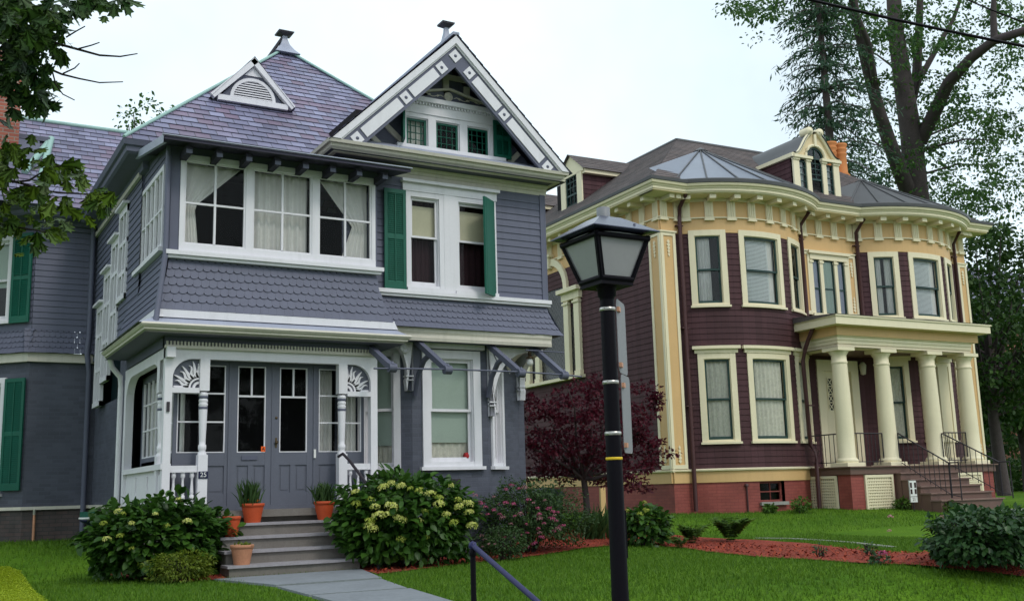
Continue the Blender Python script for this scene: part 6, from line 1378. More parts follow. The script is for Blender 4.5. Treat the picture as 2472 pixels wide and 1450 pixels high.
# iris and ferns
t = thing('iris_clump', (11.1, 16.4, gzf(11.1, 16.4)), 'clump of narrow upright grey green iris leaves beside the pink shrub', 'plant'); n = 90
P = np.stack([rng.normal(11.1, .16, n), rng.normal(16.4, .12, n), np.full(n, gzf(11.1, 16.4))], -1); D = np.stack([rng.normal(.15, .35, n), rng.normal(0, .35, n), np.ones(n)], -1); leaf_cloud('leaves', P, D, rng.normal(size=(n, 3)), rng.uniform(.35, .75, n), BLADE, 'spirea', t)
def fern(x, y, h, nf, label, mat='fern', seed=0):
    z = gzf(x, y); t = thing('fern', (x, y, z), label, 'fern', 'ferns in the mulch bed'); Ps, Ds, Ss = [], [], []
    for i in range(nf):
        a = random.uniform(0, 6.283); L_ = h*random.uniform(.8, 1.25); out_ = random.uniform(.35, .8)
        for j in range(14):
            f_ = (j+1)/14; p = np.array([x+math.cos(a)*L_*out_*f_, y+math.sin(a)*L_*out_*f_, z+L_*(1.5*f_-.85*f_*f_)*.9]); w_ = .20*L_*math.sin(min(1, f_*1.15)*math.pi)**.7+.02
            for sg in (-1, 1): Ps.append(p); Ds.append([-math.sin(a)*sg+.4*math.cos(a), math.cos(a)*sg+.4*math.sin(a), -.15]); Ss.append(w_)
    n = len(Ps); leaf_cloud('frond', np.array(Ps), np.array(Ds), np.array([0, 0, 1.0])+rng.normal(scale=.2, size=(n, 3)), np.array(Ss), SMALL, mat, t)
fern(11.9, 16.6, .42, 14, 'light green fern between the iris clump and the lamp post'); p = at_y(1670, 1290, 14.9); fern(p.x, 14.9, .5, 22, 'low fern beside the small hydrangea and the brick corner'); p = at_y(1762, 1275, 14.9); fern(p.x, 14.9, .62, 30, 'tallest upright fern before the brick base of the maroon house'); p = at_y(1640, 1300, 14.2); fern(p.x, 14.2, .30, 12, 'small fern nearest the lawn at the left end of the mulch strip')
# peony and seedlings in the bed on the right
t, b0 = bush('peony_bush', (10.85, 8.0), (.92, .55), .66, 3800, .080, OVATE, 'peony', 'dark green spreading peony in the mulch at the right edge of the lawn', 'bush', seed=8, inner=.35, lump=.22)
pr = [petals('flower_head', 26, .03, .8, .022, 'petal_pale', t, b0)]; heads(t, pr, [surf(x, y, 7.75) for x, y in ((2150, 1246), (2147, 1280), (2275, 1246), (2440, 1352))], .7, 1.1)
for (px, py, y_, lb) in ((1978, 1318, 10.7, 'thin dark rose seedling in the middle of the red mulch'), (2098, 1322, 9.9, 'spindly rose seedling near the pink bloom in red mulch')):
    p = at_y(px, py, y_); bush('rose_seedling', (p.x, y_), (.10, .10), .20, 46, .045, OVATE, 'peony', lb, 'plant', 'rose seedlings', stems=4, inner=.2)
p = at_y(2125, 1350, 8.9); t, b0 = bush('ground_rose', (p.x, 8.9), (.13, .12), .12, 90, .045, OVATE, 'peony', 'low plant with one pink bloom at the mulch edge', 'plant', stems=3); heads(t, [petals('flower_head', 40, .05, .7, .03, 'petal_pink', t, b0)], [(p.x, 8.85, b0[2]+.13)], 1, 1)
wds = ((1935, 1215, 19.0, .38, 'leafy weed beside the downspout foot and lattice'), (1860, 1228, 19.4, .22, 'low bright weed below the cellar window'), (2180, 1215, 18.6, .3, 'weedy plant behind the yard sign'), (2290, 1205, 17.6, .3, 'leafy weed in front of the lowest brown step'))
for (px, py, y_, h_, lb) in wds:
    p = at_y(px, py+18, y_); bush('weed', (p.x, y_), (h_*.8, h_*.6), h_, 260, .07, OVATE, 'fern', lb, 'plant', 'weeds along the porch', stems=5, inner=.3)
for (px, py, y_, h_, lb) in ((1400, 1268, 17.3, .40, 'loose green plant under the purple maple'), (1455, 1262, 17.4, .32, 'green shrublet behind the lamp post')):
    p = at_y(px, py+20, y_); bush('shade_plant', (p.x, y_), (h_, h_*.7), h_, 420, .06, OVATE, 'hyd', lb, 'plant', None, stems=5, inner=.3)
# ------------------------------------------------------------------ trees
def limb(q, pts, r0, r1, n=8): q.tube(pts, [r0+(r1-r0)*i/(len(pts)-1) for i in range(len(pts))], n)
def wander(a, b, k, amp):
    a, b = Vector(a), Vector(b); return [a.lerp(b, i/k)+Vector((random.uniform(-amp, amp), random.uniform(-amp, amp), random.uniform(-amp, amp)*.6))*(0 if i in (0, k) else 1) for i in range(k+1)]
def clump_leaves(centers, radii, per, size, tmpl, mat, parent, name='crown', droop=.3, flat=.6):
    Ps, Us = [], []
    for c, r_ in zip(centers, radii):
        n = max(4, int(per*random.uniform(.7, 1.3))); u = norm(rng.normal(size=(n, 3))); k = rng.uniform(0, 1, n)**.5; Ps.append(np.array(c)+u*(k*r_)[:, None]*np.array([1, 1, flat])); Us.append(u)
    P, u = np.concatenate(Ps), np.concatenate(Us); n = len(P); D = u+rng.normal(scale=.5, size=(n, 3)); D[:, 2] -= droop
    return leaf_cloud(name, P, D, np.array([0, 0, .8])+u*.4+rng.normal(scale=.5, size=(n, 3)), size*rng.uniform(.7, 1.35, n), tmpl, mat, parent)
# purple Japanese maple between the houses
mb_ = (11.75, 17.55); z0 = gzf(*mb_); t = thing('japanese_maple', (*mb_, z0), 'dark purple Japanese maple between the two houses, partly behind the lamp post', 'tree')
q = MB(); ends = []
trunk = wander((*mb_, z0-.05), (mb_[0]-.05, mb_[1], z0+1.0), 4, .03); limb(q, trunk, .075, .06)
for i in range(16):
    a = i/16*6.283+random.uniform(-.2, .2); L_ = random.uniform(.8, 1.75); e = Vector((mb_[0]+math.cos(a)*L_, mb_[1]+math.sin(a)*L_*.75, z0+random.uniform(1.0, 2.75))); w_ = wander(trunk[-1], e, 5, .06); limb(q, w_, .04, .008, 6); ends += w_[2:]
q.build('trunk', 'bark', t); cs = []; rs = []
for e in ends:
    for j in range(2): cs.append(np.array(e)+rng.normal(scale=(.22, .2, .14), size=3)); rs.append(random.uniform(.16, .38))
for j in range(70):
    a = random.uniform(0, 6.283); r_ = random.uniform(.2, 1.7); zz = z0+3.05-.50*(r_/1.3)**2+random.uniform(-.75, .05); cs.append(np.array([mb_[0]+math.cos(a)*r_, mb_[1]+math.sin(a)*r_*.75, max(zz, z0+.9)])); rs.append(random.uniform(.16, .36))
for j in range(34):
    px = random.uniform(1500, 1600); p = at_y(px, random.uniform(930, 1180), 17.3); cs.append(np.array(p)); rs.append(random.uniform(.12, .26))
clump_leaves(cs, rs, 46, .062, STAR, 'jmaple', t, droop=.35, flat=.42)
# near pin oak, its trunk out of the picture on the left
ok = thing('oak_tree', (-3.0, 4.6, -.6), 'pin oak whose leafy twigs hang into the upper left of the view', 'tree')
q = MB(); tk = wander((-3.0, 4.6, -.7), (-2.9, 4.6, 8.5), 6, .08); limb(q, tk, .26, .14, 12); q.build('trunk', 'bark', ok)
q = MB(); tw = []
def twig(pix, r0=.012, leafto=1.0):
    pts = [at(px, py, d) for px, py, d in pix]; limb(q, pts, r0, .0025, 5); return pts
b1 = twig([(-420, -60, 5.0), (-150, 20, 5.0), (-20, 60, 4.9), (80, 92, 4.9), (160, 112, 4.8), (240, 134, 4.8), (290, 137, 4.8), (332, 130, 4.8)]); twig([(190, 118, 4.8), (220, 110, 4.78), (240, 103, 4.76)], .004); twig([(160, 90, 4.8), (185, 75, 4.75), (205, 64, 4.7)], .004)
b2 = twig([(-400, 40, 5.2), (-140, 100, 5.1), (0, 128, 5.0), (70, 140, 5.0), (115, 165, 4.95), (150, 180, 4.9), (190, 190, 4.9), (240, 200, 4.9), (297, 198, 4.9)], .010); twig([(125, 168, 4.9), (135, 205, 4.88), (152, 228, 4.86), (180, 242, 4.85)], .004); twig([(152, 178, 4.9), (180, 165, 4.9), (192, 153, 4.9)], .004)
b3 = twig([(-380, -160, 4.6), (-100, -60, 4.6), (60, -30, 4.6), (180, -18, 4.6), (300, -6, 4.6)], .010)
b4 = twig([(-420, 330, 5.0), (-120, 400, 5.0), (10, 432, 4.95), (60, 445, 4.9), (95, 456, 4.9), (140, 466, 4.9), (190, 466, 4.9)], .010); b5 = twig([(30, 440, 4.92), (70, 436, 4.88), (95, 420, 4.85), (120, 405, 4.85), (175, 395, 4.8)], .006); b6 = twig([(-300, 480, 5.2), (-60, 530, 5.1), (40, 548, 5.0), (110, 560, 5.0), (150, 570, 5.0)], .006); b7 = twig([(140, 466, 4.9), (200, 468, 4.85), (250, 470, 4.85)], .004)
for a, c in ((tk[4], b1[0]), (tk[4], b2[0]), (tk[5], b3[0]), (tk[3], b4[0]), (tk[3], b6[0])): limb(q, wander(a, c, 4, .08), .06, .013, 7)
q.build('branch', 'twig', ok)
def oak_leaves(spec, mat, size, name='foliage'):
    P, D = [], []
    for px, py, sx, sy, n, d in spec:
        for i in range(n): p = at(random.gauss(px, sx), random.gauss(py, sy), d+random.gauss(0, .18)); P.append(tuple(p)); D.append((random.gauss(.1, .6), random.gauss(-.1, .6), random.gauss(-.7, .35)))
    P, D = np.array(P), np.array(D); n = len(P); leaf_cloud(name, P, D, np.array([-.2, -.7, .5])+rng.normal(scale=.55, size=(n, 3)), size*rng.uniform(.65, 1.2, n), OAK, mat, ok)
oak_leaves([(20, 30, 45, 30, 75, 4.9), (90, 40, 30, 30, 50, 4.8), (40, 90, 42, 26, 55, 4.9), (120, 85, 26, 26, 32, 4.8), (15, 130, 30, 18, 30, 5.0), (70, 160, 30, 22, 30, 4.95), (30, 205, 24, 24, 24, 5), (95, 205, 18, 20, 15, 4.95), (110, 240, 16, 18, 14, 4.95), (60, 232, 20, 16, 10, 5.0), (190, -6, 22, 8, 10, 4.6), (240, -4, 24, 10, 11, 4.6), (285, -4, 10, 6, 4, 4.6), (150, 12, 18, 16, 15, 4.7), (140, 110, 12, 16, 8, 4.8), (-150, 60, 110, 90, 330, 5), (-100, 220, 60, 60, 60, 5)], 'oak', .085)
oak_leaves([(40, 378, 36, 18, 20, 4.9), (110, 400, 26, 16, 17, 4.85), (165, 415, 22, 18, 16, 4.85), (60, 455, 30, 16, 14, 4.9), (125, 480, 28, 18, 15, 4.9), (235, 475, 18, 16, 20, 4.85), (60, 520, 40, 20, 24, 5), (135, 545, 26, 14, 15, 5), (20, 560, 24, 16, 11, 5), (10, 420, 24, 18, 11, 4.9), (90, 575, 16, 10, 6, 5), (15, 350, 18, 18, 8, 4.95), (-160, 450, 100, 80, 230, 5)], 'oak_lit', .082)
n = 5200; P = np.stack([rng.normal(-2.9, 1.25, n), rng.normal(4.7, 1.5, n), rng.uniform(3.2, 9.5, n)], -1); P = P[(P[:, 0] < .04*P[:, 1]-.25)]; n = len(P); leaf_cloud('crown', P, rng.normal(size=(n, 3))-np.array([0, 0, .6]), rng.normal(size=(n, 3))+np.array([0, 0, .8]), .14*rng.uniform(.7, 1.3, n), OAK, 'oak', ok)
# tall tree beyond the maroon house
tb = at_y(2215, 1100, 30.0); tb = (tb.x, 30.0, gzf(tb.x, 30.0)); t = thing('tall_tree', tb, 'tall spreading deciduous tree with forked trunk behind the maroon house', 'tree')
DT = 44.5; q = MB(); sk = []
def big(pix, r0, r1, n=10):
    pts = [at(px, py, d) for px, py, d in pix]; limb(q, pts, r0, r1, n); sk.append(pts); return pts
big([(2235, 1150, DT), (2222, 700, DT), (2213, 480, DT), (2200, 330, DT), (2180, 200, DT), (2163, 80, DT+1), (2150, -120, DT+2), (2140, -350, DT+2)], .62, .22, 12)
big([(2195, 470, DT), (2160, 380, DT-1), (2125, 280, DT-1.5), (2095, 170, DT-2), (2065, 40, DT-2.5), (2040, -150, DT-3)], .36, .14)
big([(2130, 300, DT-1.4), (2112, 200, DT-2), (2098, 110, DT-3), (2062, 20, DT-3.5)], .16, .10)
big([(2200, 320, DT), (2212, 200, DT+1), (2218, 80, DT+1.5), (2225, -100, DT+2)], .26, .12)
big([(2222, 340, DT), (2262, 260, DT-1), (2290, 200, DT-2), (2345, 140, DT-3), (2400, 98, DT-4), (2475, 74, DT-5), (2600, 30, DT-6)], .30, .12)
big([(2400, 98, DT-4), (2398, 30, DT-4), (2402, -60, DT-4)], .14, .08)
big([(2215, 200, DT+1), (2260, 120, DT+2), (2300, 50, DT+2), (2340, -60, DT+3)], .14, .06)
for (a, b_) in (((2235, 330), (2420, 280)), ((2232, 360), (2430, 340)), ((2230, 420), (2400, 400)), ((2180, 180), (2050, 110)), ((2160, 380), (2060, 330))):
    d2 = DT+random.uniform(-3, 3); big([(a[0], a[1], DT), ((a[0]+b_[0])/2, (a[1]+b_[1])/2-14, (DT+d2)/2), (b_[0], b_[1], d2)], .06, .015, 6)
q.build('trunk', 'bark', t); cs, rs = [], []
reg = [(2330, 250, 80, 60, 34), (2400, 330, 60, 60, 34), (2300, 420, 70, 50, 30), (2400, 460, 55, 50, 30), (2330, 520, 60, 40, 22), (2250, 350, 40, 60, 16), (2330, 90, 70, 50, 26), (2250, 60, 60, 60, 22), (2150, 60, 60, 50, 24), (2050, 60, 70, 40, 26), (1950, 35, 70, 25, 22), (1850, 20, 45, 16, 13), (1800, 12, 22, 14, 6), (2120, 330, 50, 60, 18), (2080, 420, 45, 40, 12), (2440, 160, 40, 40, 12), (2440, 30, 50, 40, 18), (2120, 200, 60, 60, 20), (2200, 470, 60, 40, 14), (2150, -140, 200, 90, 60), (2450, -150, 140, 90, 40), (2560, 250, 60, 160, 45), (1980, -120, 120, 70, 34), (2280, 200, 60, 60, 15)]
for px, py, sx, sy, n in reg:
    for i in range(n): cs.append(np.array(at(random.gauss(px, sx), random.gauss(py, sy), DT+random.gauss(0, 2.2)))); rs.append(random.uniform(.35, .95))
clump_leaves(cs, rs, 44, .15, OVATE, 'tree1', t, droop=.55, flat=.45)
# spruce with layered drooping boughs
DC = 41.0; cb = at_y(1990, 1100, 27.5); cb = (cb.x, cb.y, gzf(cb.x, cb.y)); top = at(1962, -150, DC); t = thing('conifer_tree', (top.x, top.y, .3), 'dark conifer with drooping layered boughs behind the dormer', 'tree')
q = MB(); limb(q, [(top.x, top.y, -.2), (top.x, top.y, 10), (top.x, top.y, top.z+1.5)], .34, .05, 10); P, D, S = [], [], []
zz = 9.5
while zz < top.z+1.5:
    f_ = (zz-9)/(top.z-7.5); Rm = 3.1*(1-.62*f_)*random.uniform(.75, 1.12); nb = 9; a0 = random.uniform(0, 6.28)
    for i in range(nb):
        a = a0+i*6.283/nb+random.uniform(-.25, .25); L_ = Rm*random.uniform(.6, 1.12); pts = [Vector((top.x+math.cos(a)*L_*s, top.y+math.sin(a)*L_*s, zz+.25*L_*s-.55*L_*s*s)) for s in (0, .3, .6, .85, 1)]; limb(q, pts, .045, .008, 5)
        for j in range(int(60*L_/2)):
            s = random.uniform(.12, 1.0); p = Vector((top.x+math.cos(a)*L_*s, top.y+math.sin(a)*L_*s, zz+.25*L_*s-.55*L_*s*s)); w_ = random.gauss(0, .22*(.4+s)); P.append((p.x-math.sin(a)*w_, p.y+math.cos(a)*w_, p.z+random.uniform(-.1, .04)-abs(w_)*.25)); D.append((math.cos(a)*.5+random.gauss(0, .5), math.sin(a)*.5+random.gauss(0, .5), -.75+random.gauss(0, .25))); S.append(random.uniform(.16, .42))
    zz += random.uniform(.60, .95)
q.build('trunk', 'bark', t); P, D, S = np.array(P), np.array(D), np.array(S); n = len(P)
NEED = (np.array([(0, 0, 0), (.5, .12, .0), (1.0, 0, -.1), (.5, -.12, .0)]), [(0, 1, 2, 3)])
P = np.repeat(P, 2, 0)+rng.normal(scale=.08, size=(n*2, 3)); D = np.repeat(D, 2, 0)+rng.normal(scale=.4, size=(n*2, 3)); S = np.repeat(S, 2)*rng.uniform(.5, .95, n*2)
leaf_cloud('crown', P, D, rng.normal(size=(n*2, 3)), S, NEED, 'conif', t)
def round_tree(name, x, y, h, rx, zc, nclump, per, leaf, mat, label, tr=.3, rz_=None, group=None, flat=.7, rmin=.35, rmax=.8):
    z = gzf(x, y); t = thing(name, (x, y, z), label, 'tree', group); q = MB(); limb(q, wander((x, y, z-.2), (x, y, z+h*.55), 4, .1), tr, tr*.5, 10); cs, rs = [], []; rzz = rz_ or (h-zc)
    for i in range(nclump):
        u = norm(rng.normal(size=3)); k = random.uniform(.35, 1)**.6; c = np.array([x, y, z+zc])+u*k*np.array([rx, rx, rzz if u[2] > 0 else zc*.62]); cs.append(c); rs.append(random.uniform(rmin, rmax))
        if i % 5 == 0: limb(q, wander((x, y, z+h*random.uniform(.25, .5)), tuple(c), 3, .15), tr*.25, .02, 5)
    q.build('trunk', 'bark', t); clump_leaves(cs, rs, per, leaf, OVATE, mat, t, droop=.4, flat=flat); return t
p = at_y(365, 700, 44); round_tree('background_tree', p.x, 44, 17.3, 2.6, 12.5, 120, 60, .19, 'tree1', 'light green tree top showing above the slate ridge on the left', .3)
p = at_y(896, 700, 46); round_tree('background_tree', p.x, 46, 19.6, 1.5, 15.2, 90, 60, .20, 'tree1', 'small tree top between the hipped slate roof and the front gable', .25, flat=.8)
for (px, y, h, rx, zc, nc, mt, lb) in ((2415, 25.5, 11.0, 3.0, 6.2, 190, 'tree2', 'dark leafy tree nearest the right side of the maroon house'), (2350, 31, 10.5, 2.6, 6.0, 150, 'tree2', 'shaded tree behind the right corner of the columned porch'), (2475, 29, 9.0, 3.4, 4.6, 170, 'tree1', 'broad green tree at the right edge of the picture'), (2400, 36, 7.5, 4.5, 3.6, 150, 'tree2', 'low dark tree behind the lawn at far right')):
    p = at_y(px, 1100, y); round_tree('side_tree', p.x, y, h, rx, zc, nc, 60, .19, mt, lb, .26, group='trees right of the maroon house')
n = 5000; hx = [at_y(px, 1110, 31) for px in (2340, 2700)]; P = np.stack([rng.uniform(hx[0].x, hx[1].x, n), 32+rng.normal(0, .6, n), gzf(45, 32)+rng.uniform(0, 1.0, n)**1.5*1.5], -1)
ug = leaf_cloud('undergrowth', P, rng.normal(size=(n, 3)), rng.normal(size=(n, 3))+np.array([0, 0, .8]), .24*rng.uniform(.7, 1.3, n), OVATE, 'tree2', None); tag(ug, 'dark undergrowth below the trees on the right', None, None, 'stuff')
# neighbouring house far behind the trees
fh = thing('brick_house', (62, 40, .3), 'distant red brick house with a grey slate roof behind the trees', 'house')
q = MB(); q.box(55, 38, -.2, 74, 52, 9.6); q.build('wall', 'redbrick', fh)
q = MB(); q.lap(Plane((54, 37.4, 9.5), (1, 0, 0), V=(0, 7.6, 5.6)), [(0, 0), (21, 0), (21, 9.4), (0, 9.4)], .4, .02); q.lap(Plane((75, 52.6, 9.5), (-1, 0, 0), V=(0, -7.6, 5.6)), [(0, 0), (21, 0), (21, 9.4), (0, 9.4)], .4, .02)
for x_ in (55, 74): q.face([(x_, 38, 9.5), (x_, 52, 9.5), (x_, 45, 14.9)])
q.build('roof', 'slate', fh)
for i in range(5):
    for z_ in (1.6, 5.4):
        Pq = front(38); q = MB(); frame(q, Pq, 57+i*3.4, 58.2+i*3.4, z_, z_+2, .1, -.02, .08); wo = q.build('window', 'white', fh); q = MB(); q.mbox(Pq, 57+i*3.4, 58.2+i*3.4, z_, z_+2, -.01, .02); q.build('pane', 'dark', wo)
# trees across the street, behind the camera: seen only as reflections in the panes
for i, (x, y, h, lb) in enumerate(((-14, -16, 13, 'street tree across the road, farthest left'), (2, -19, 15, 'street tree across the road behind the viewer'), (16, -17, 12, 'street tree across the road, right of the viewer'), (34, -20, 14, 'street tree across the road, farthest right'))):
    round_tree('street_tree', x, y, h, 4.2, h*.58, 100, 50, .34, 'tree2', lb, .35, group='trees across the street', rmin=.7, rmax=1.5)
# ================================================================== things in the garden and the street
def pot(x, y, z, r, h, mat, label, plant='grass', r0=.68):
    t = thing('flower_pot', (x, y, z), label, 'flower pot', 'clay pots on the porch steps')
    q = MB(); q.lathe((x, y, z), [(r*r0, 0), (r*.80, h*.45), (r*.93, h*.80), (r*.93, h*.82), (r, h*.83), (r*1.02, h*.98), (r*.97, h), (r*.88, h*.99), (r*.86, h*.9)], 24); q.build('pot_body', mat, t); q = MB(); q.lathe((x, y, z+h*.86), [(0, .0), (r*.87, .0), (r*.87, .01), (0, .02)], 16); q.build('soil', 'soil', t)
    if plant == 'grass':
        n = 260; P = np.stack([rng.normal(x, r*.35, n), rng.normal(y, r*.35, n), np.full(n, z+h*.85)], -1); D = np.stack([rng.normal(0, .28, n), rng.normal(0, .28, n), np.ones(n)], -1); leaf_cloud('plant', P, D, rng.normal(size=(n, 3)), rng.uniform(.12, .36, n), BLADE, 'spirea', t)
        n = 160; P = np.stack([rng.normal(x, r*.32, n), rng.normal(y, r*.32, n), z+h*.9+rng.uniform(.02, .26, n)], -1); leaf_cloud('plant', P, rng.normal(size=(n, 3))+np.array([0, 0, .6]), rng.normal(size=(n, 3)), rng.uniform(.02, .05, n), SMALL, 'fern', t)
    if plant == 'marigold':
        n = 240; P = np.stack([rng.normal(x-.04, r*.30, n), rng.normal(y, r*.35, n), np.full(n, z+h*.85)], -1); D = np.stack([rng.normal(0, .25, n), rng.normal(0, .25, n), np.ones(n)], -1); leaf_cloud('plant', P, D, rng.normal(size=(n, 3)), rng.uniform(.14, .42, n), BLADE, 'spirea', t)
        for i in range(7): petals('flower_head', 18, .022, .6, .02, 'petal_orange', t, (x+random.uniform(-.09, .07), y-.08+random.uniform(-.03, .03), z+h+.03+random.uniform(0, .03)))
    if plant == 'bits':
        n = 60; P = np.stack([rng.normal(x, r*.4, n), rng.normal(y, r*.4, n), np.full(n, z+h*.88)], -1); leaf_cloud('plant', P, rng.normal(size=(n, 3))+np.array([0, 0, .8]), rng.normal(size=(n, 3)), rng.uniform(.04, .09, n), SMALL, 'lime', t)
    return t
M['petal_orange'] = leafmat('orange_petal', (.42, .06, .008), (.70, .18, .012), .2, .7)
pot(4.39, 15.16, .695, .165, .27, 'terracotta', 'orange clay pot with grass and orange flowers, left of the doors on the top step', 'marigold')
pot(5.46, 15.14, .695, .155, .27, 'terracotta', 'rounded orange pot of fine grass, right of the doors on the top step', 'grass', .60)
pot(4.01, 14.86, .52, .125, .28, 'terracotta', 'narrow orange pot half hidden by the left hydrangea', None)
pot(4.0, 14.28, .172, .155, .26, 'terracotta_pale', 'pale peach clay pot on the lowest step', 'bits')
# bird bath and stake by the side wall
t = thing('bird_bath', (2.78, 19.0, gzf(2.78, 19.0)), 'small bird bath with green basin and white rim by the dark foundation', 'bird bath'); z0 = gzf(2.78, 19.0)
q = MB(); q.lathe((2.78, 19.0, z0), [(.12, 0), (.10, .04), (.04, .08), (.035, .34), (.06, .38)], 12); q.build('pedestal', 'teal', t); q = MB(); q.lathe((2.78, 19.0, z0), [(.06, .37), (.17, .42), (.19, .46), (.175, .46), (.15, .43), (0, .42)], 20); q.build('basin', 'navy', t); q = MB(); q.lathe((2.78, 19.0, z0), [(.186, .455), (.20, .47), (.195, .49), (.17, .47)], 20); q.build('rim', 'signwhite', t); q = MB(); q.lathe((2.78, 19.08, z0), [(.16, .46), (.165, .60), (.0, .61)], 20, axis='z'); 
q2 = MB(); q2.box(2.62, 19.14, z0+.47, 2.96, 19.16, z0+.58); q2.build('splash_back', 'dgreen', t)
t = thing('garden_stake', (2.79, 19.35, z0), 'thin garden stake topped by a red ball beside the bird bath', 'stake'); q = MB(); q.tube([(2.79, 19.35, z0), (2.79, 19.35, .72)], .010, 6); q.build('rod', 'iron', t); q = MB(); q.lathe((2.79, 19.35, .74), [(0, -.04), (.03, -.028), (.042, 0), (.03, .028), (0, .04)], 12); q.build('ball', 'red', t)
# covered bin behind the pink shrub
bx, by = at_y(1318, 1210, 18.6).x, 18.6; z0 = gzf(bx, by); t = thing('garbage_bin', (bx, by, z0), 'dark teal bin behind the pink shrub beneath the maple', 'bin')
q = MB(); q.lathe((bx, by, z0), [(.30, 0), (.36, .62), (.37, .64)], 20); q.build('bin_body', 'teal', t); q = MB(); q.lathe((bx, by, z0), [(.39, .62), (.39, .68), (.30, .76), (.08, .80), (0, .80)], 20); q.build('lid', 'teal', t)
q = MB(); px_ = at_y(1455, 1200, 20.5); t = thing('wooden_post', (px_.x, 20.5, .3), 'short peach painted board beside the cellar wall behind the lamp post', 'board'); q.box(px_.x-.08, 20.46, .25, px_.x+.06, 20.52, 1.05); q.build('board', 'tan', t)
# pipe rail of the front walk
hx_, hy_ = 4.33, 8.27; zt_ = .585; t = thing('pipe_railing', (hx_, hy_, gzf(hx_, hy_)), 'dark blue pipe handrail sloping down beside the stone walk', 'railing')
q = MB(); q.tube([(hx_, hy_, -.35), (hx_, hy_, zt_)], .024, 12); q.lathe((hx_, hy_, zt_-.09), [(.026, 0), (.032, .01), (.032, .05), (.026, .06)], 12); q.build('post', 'black', t)
q = MB(); q.tube([(hx_, hy_+.02, zt_+.005), (hx_, hy_-.02, zt_-.004), (hx_, 7.1, .155), (hx_, 6.2, -.19)], .023, 12); q.lathe((hx_, hy_, zt_), [(0, -.04), (.03, -.025), (.038, 0), (.03, .028), (0, .04)], 14); q.build('rail', 'rail_blue', t); q = MB(); q.tube([(hx_, 6.2, -.8), (hx_, 6.2, -.19)], .024, 12); q.build('post', 'black', t)
# street lamp
lx, ly = 4.03, 5.68; t = thing('street_lamp', (lx, ly, -.62), 'black post top street lamp with four milky tapered panels, unlit', 'street lamp')
q = MB(); q.lathe((lx, ly, 0), [(.12, -.64), (.12, -.5), (.085, -.44), (.06, -.35), (.056, .3), (.0485, 2.28), (.05, 2.30), (.062, 2.31), (.064, 2.36), (.085, 2.38), (.10, 2.41)], 24); q.box(lx+.046, ly-.03, .6, lx+.055, ly+.0, .9); pole = q.build('pole', 'black', t)
sB, sT, zB, zT = .124, .215, 2.40, 2.70; q = MB()
q.box(lx-sB-.004, ly-sB-.004, zB-.03, lx+sB+.004, ly+sB+.004, zB+.004)
for sx in (-1, 1):
    for sy in (-1, 1):
        a, c = Vector((lx+sx*sB, ly+sy*sB, zB)), Vector((lx+sx*sT, ly+sy*sT, zT)); w_ = .016
        for (ux, uy) in ((1, 0), (0, 1)):
            o1, o2 = Vector((-sx*w_*ux, -sy*w_*uy, 0))*2, Vector((sx*.004, sy*.004, 0)); q.face([a+o2, c+o2, c+o1+o2, a+o1+o2])
        q.tube([a, c], .012, 6)
for z_, s_ in ((zB+.012, sB+.002), (zT-.02, sT-.004)):
    for (x0, y0, x1, y1) in ((-1, -1, 1, -1), (1, -1, 1, 1), (1, 1, -1, 1), (-1, 1, -1, -1)): q.tube([(lx+x0*s_, ly+y0*s_, z_), (lx+x1*s_, ly+y1*s_, z_)], .018, 6)
q.build('lantern_frame', 'black', t)
for (nx, ny) in ((0, -1), (-1, 0), (1, 0), (0, 1)):
    q = MB(); tx, ty = -ny, nx; pb = lambda k, s, z, e=.006: (lx+nx*(s-e)+tx*k*(s-.012), ly+ny*(s-e)+ty*k*(s-.012), z)
    kk = [(-1, sB, zB), (1, sB, zB)]; top = [(k, sT, zT+.012*(1-k*k)-.006) for k in (1, .6, .2, -.2, -.6, -1)]; q.face([pb(*a) for a in kk]+[pb(*a) for a in top]); q.build('lamp_panel', 'lampglass', t)
q = MB(); ev, ez_ = .268, 2.728
for i in range(4):
    c = [(-1, -1), (1, -1), (1, 1), (-1, 1)]; a, d = c[i], c[(i+1) % 4]
    P_ = lambda k, s, z: (lx+k[0]*s, ly+k[1]*s, z)
    q.face([P_(a, ev, ez_), P_(d, ev, ez_), P_(d, .085, ez_+.115), P_(a, .085, ez_+.115)]); q.face([P_(a, ev, ez_), P_(d, ev, ez_), P_(d, ev, ez_-.006), P_(a, ev, ez_-.006)]); q.face([P_(a, ev, ez_-.006), P_(d, ev, ez_-.006), P_(d, sT-.02, ez_-.012), P_(a, sT-.02, ez_-.012)])
q.face([(lx-.085, ly-.085, ez_+.115), (lx+.085, ly-.085, ez_+.115), (lx+.085, ly+.085, ez_+.115), (lx-.085, ly+.085, ez_+.115)]); q.face([(lx-.18, ly-.18, ez_-.014), (lx+.18, ly-.18, ez_-.014), (lx+.18, ly+.18, ez_-.014), (lx-.18, ly+.18, ez_-.014)]); q.lathe((lx+.11, ly-.20, ez_+.03), [(.010, 0), (.010, .02), (0, .024)], 8); q.build('lamp_cap', 'lampcap', t)
q = MB(); q.lathe((lx, ly, ez_+.11), [(.046, 0), (.046, .085), (.03, .09)], 12); q.build('photocell', 'steel', t)
q = MB()
for z_ in (2.21, 1.72, 1.385): q.lathe((lx, ly, z_), [(.052, 0), (.0555, .002), (.0555, .022), (.052, .024)], 24)
q.build('clamp_band', 'band', t); q = MB(); q.lathe((lx, ly, 1.225), [(.0525, 0), (.0555, .001), (.0555, .017), (.0525, .018)], 24); q.build('tape', 'yellow', t)
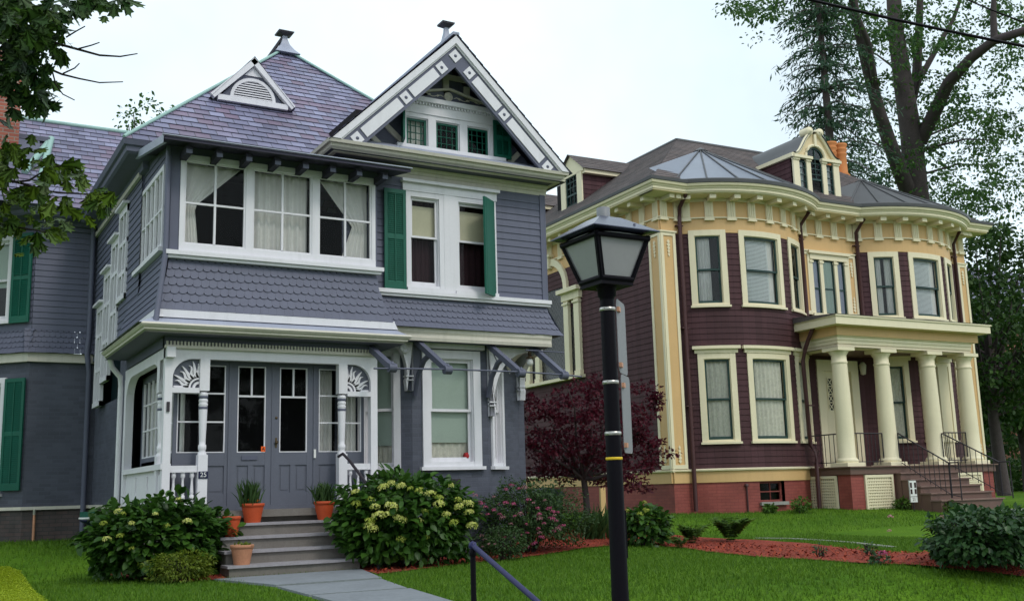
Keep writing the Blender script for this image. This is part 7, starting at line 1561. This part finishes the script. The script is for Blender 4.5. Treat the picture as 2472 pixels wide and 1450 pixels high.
# two sign plates strapped to the pole, seen from behind
sdir = Vector((.865*.085+.502*.285, -.502*.085+.865*.285, 0)).normalized(); s0 = Vector((lx+.052, ly-.028, 0))
def rounded(w, h, r):
    o = []
    for cx, cy, a0 in ((w-r, r, -90), (w-r, h-r, 0), (r, h-r, 90), (r, r, 180)):
        for i in range(5): a = R(a0+i*22.5); o.append((cx+r*math.cos(a), cy+r*math.sin(a)))
    return o
for z0, z1, lb, dd in ((1.80, 2.30, 'upper aluminium street sign on the lamp post, seen from behind', 0.0), (1.27, 1.79, 'lower aluminium street sign on the lamp post, seen from behind', .012)):
    t = thing('street_sign', (s0.x, s0.y, z0), lb, 'sign', 'sign plates on the lamp post'); Ps = Plane((s0.x+dd, s0.y, z0), sdir); q = MB(); q.mpoly(Ps, rounded(.30, z1-z0, .04), -.002, .002); q.build('plate', 'steel', t)
    q = MB()
    for z_ in ((z1-z0)-.09, .035): q.mbox(Ps, .0, .055, z_, z_+.03, .002, .02); q.mbox(Ps, .065, .08, z_, z_+.03, .002, .012)
    q.build('bracket_clip', 'copper', t)
# yard sign before the porch
p = at_y(2208, 1225, 18.1); z0 = gzf(p.x, 18.1); t = thing('yard_sign', (p.x, 18.1, z0), 'white yard sign with black blocks on a stake before the columned porch', 'sign'); Ps = Plane((p.x, 18.1, 0), (1, -.03, 0)); zc = p.z
q = MB(); q.mbox(Ps, -.13, .13, .47, 1.02, -.01, .01); bd = q.build('board', 'signwhite', t); q = MB()
for a, c in ((-.10, -.035), (.045, .11)):
    for z_, z2 in ((.68, .80), (.83, .96)): q.mbox(Ps, a, c, z_, z2, .01, .013)
q.mbox(Ps, -.13, .13, .61, .622, .01, .013); q.mbox(Ps, -.13, .13, .468, .478, .01, .013); q.mbox(Ps, -.13, .13, 1.012, 1.022, .01, .013); q.mbox(Ps, -.132, -.122, .47, 1.02, .01, .013); q.mbox(Ps, .122, .132, .47, 1.02, .01, .013); q.build('emblem', 'letter', t); text_mesh('21', Ps, 0, .545, .11, .011, 'letter', 'numeral', t)
q = MB(); q.box(p.x-.012, 18.11, z0-.1, p.x+.012, 18.125, .5); q.build('stake', 'iron', t)
# dark urn on the columned porch
pu = r2w(22.75, 20.9); t = thing('porch_urn', (pu.x, pu.y, 1.4), 'dark brown urn on the columned porch beside the second column', 'urn'); q = MB(); q.lathe((pu.x, pu.y, 1.4), [(.12, 0), (.10, .04), (.19, .25), (.20, .34), (.14, .42), (.17, .46), (.15, .46)], 16); q.build('urn_body', 'wood', t)
# overhead wires
def wire(a, b, r, sag, label):
    A, B_ = at(*a), at(*b); A2 = A+(A-B_)*1.2; B2 = B_+(B_-A)*.8; pts = []
    for i in range(25): s = i/24; p = A2.lerp(B2, s); p.z -= sag*(1-(2*s-1)**2)-sag*.55; pts.append(p)
    q = MB(); q.tube(pts, r, 6); o = q.build('power_line', 'black'); tag(o, label, 'wire', 'overhead wires'); return o
wire((2000, 0, 11), (2472, 106, 11), .016, .12, 'thick black overhead cable crossing the upper right'); wire((2345, 0, 11), (2472, 52, 11), .008, .05, 'thin overhead wire above the thick cable at upper right')
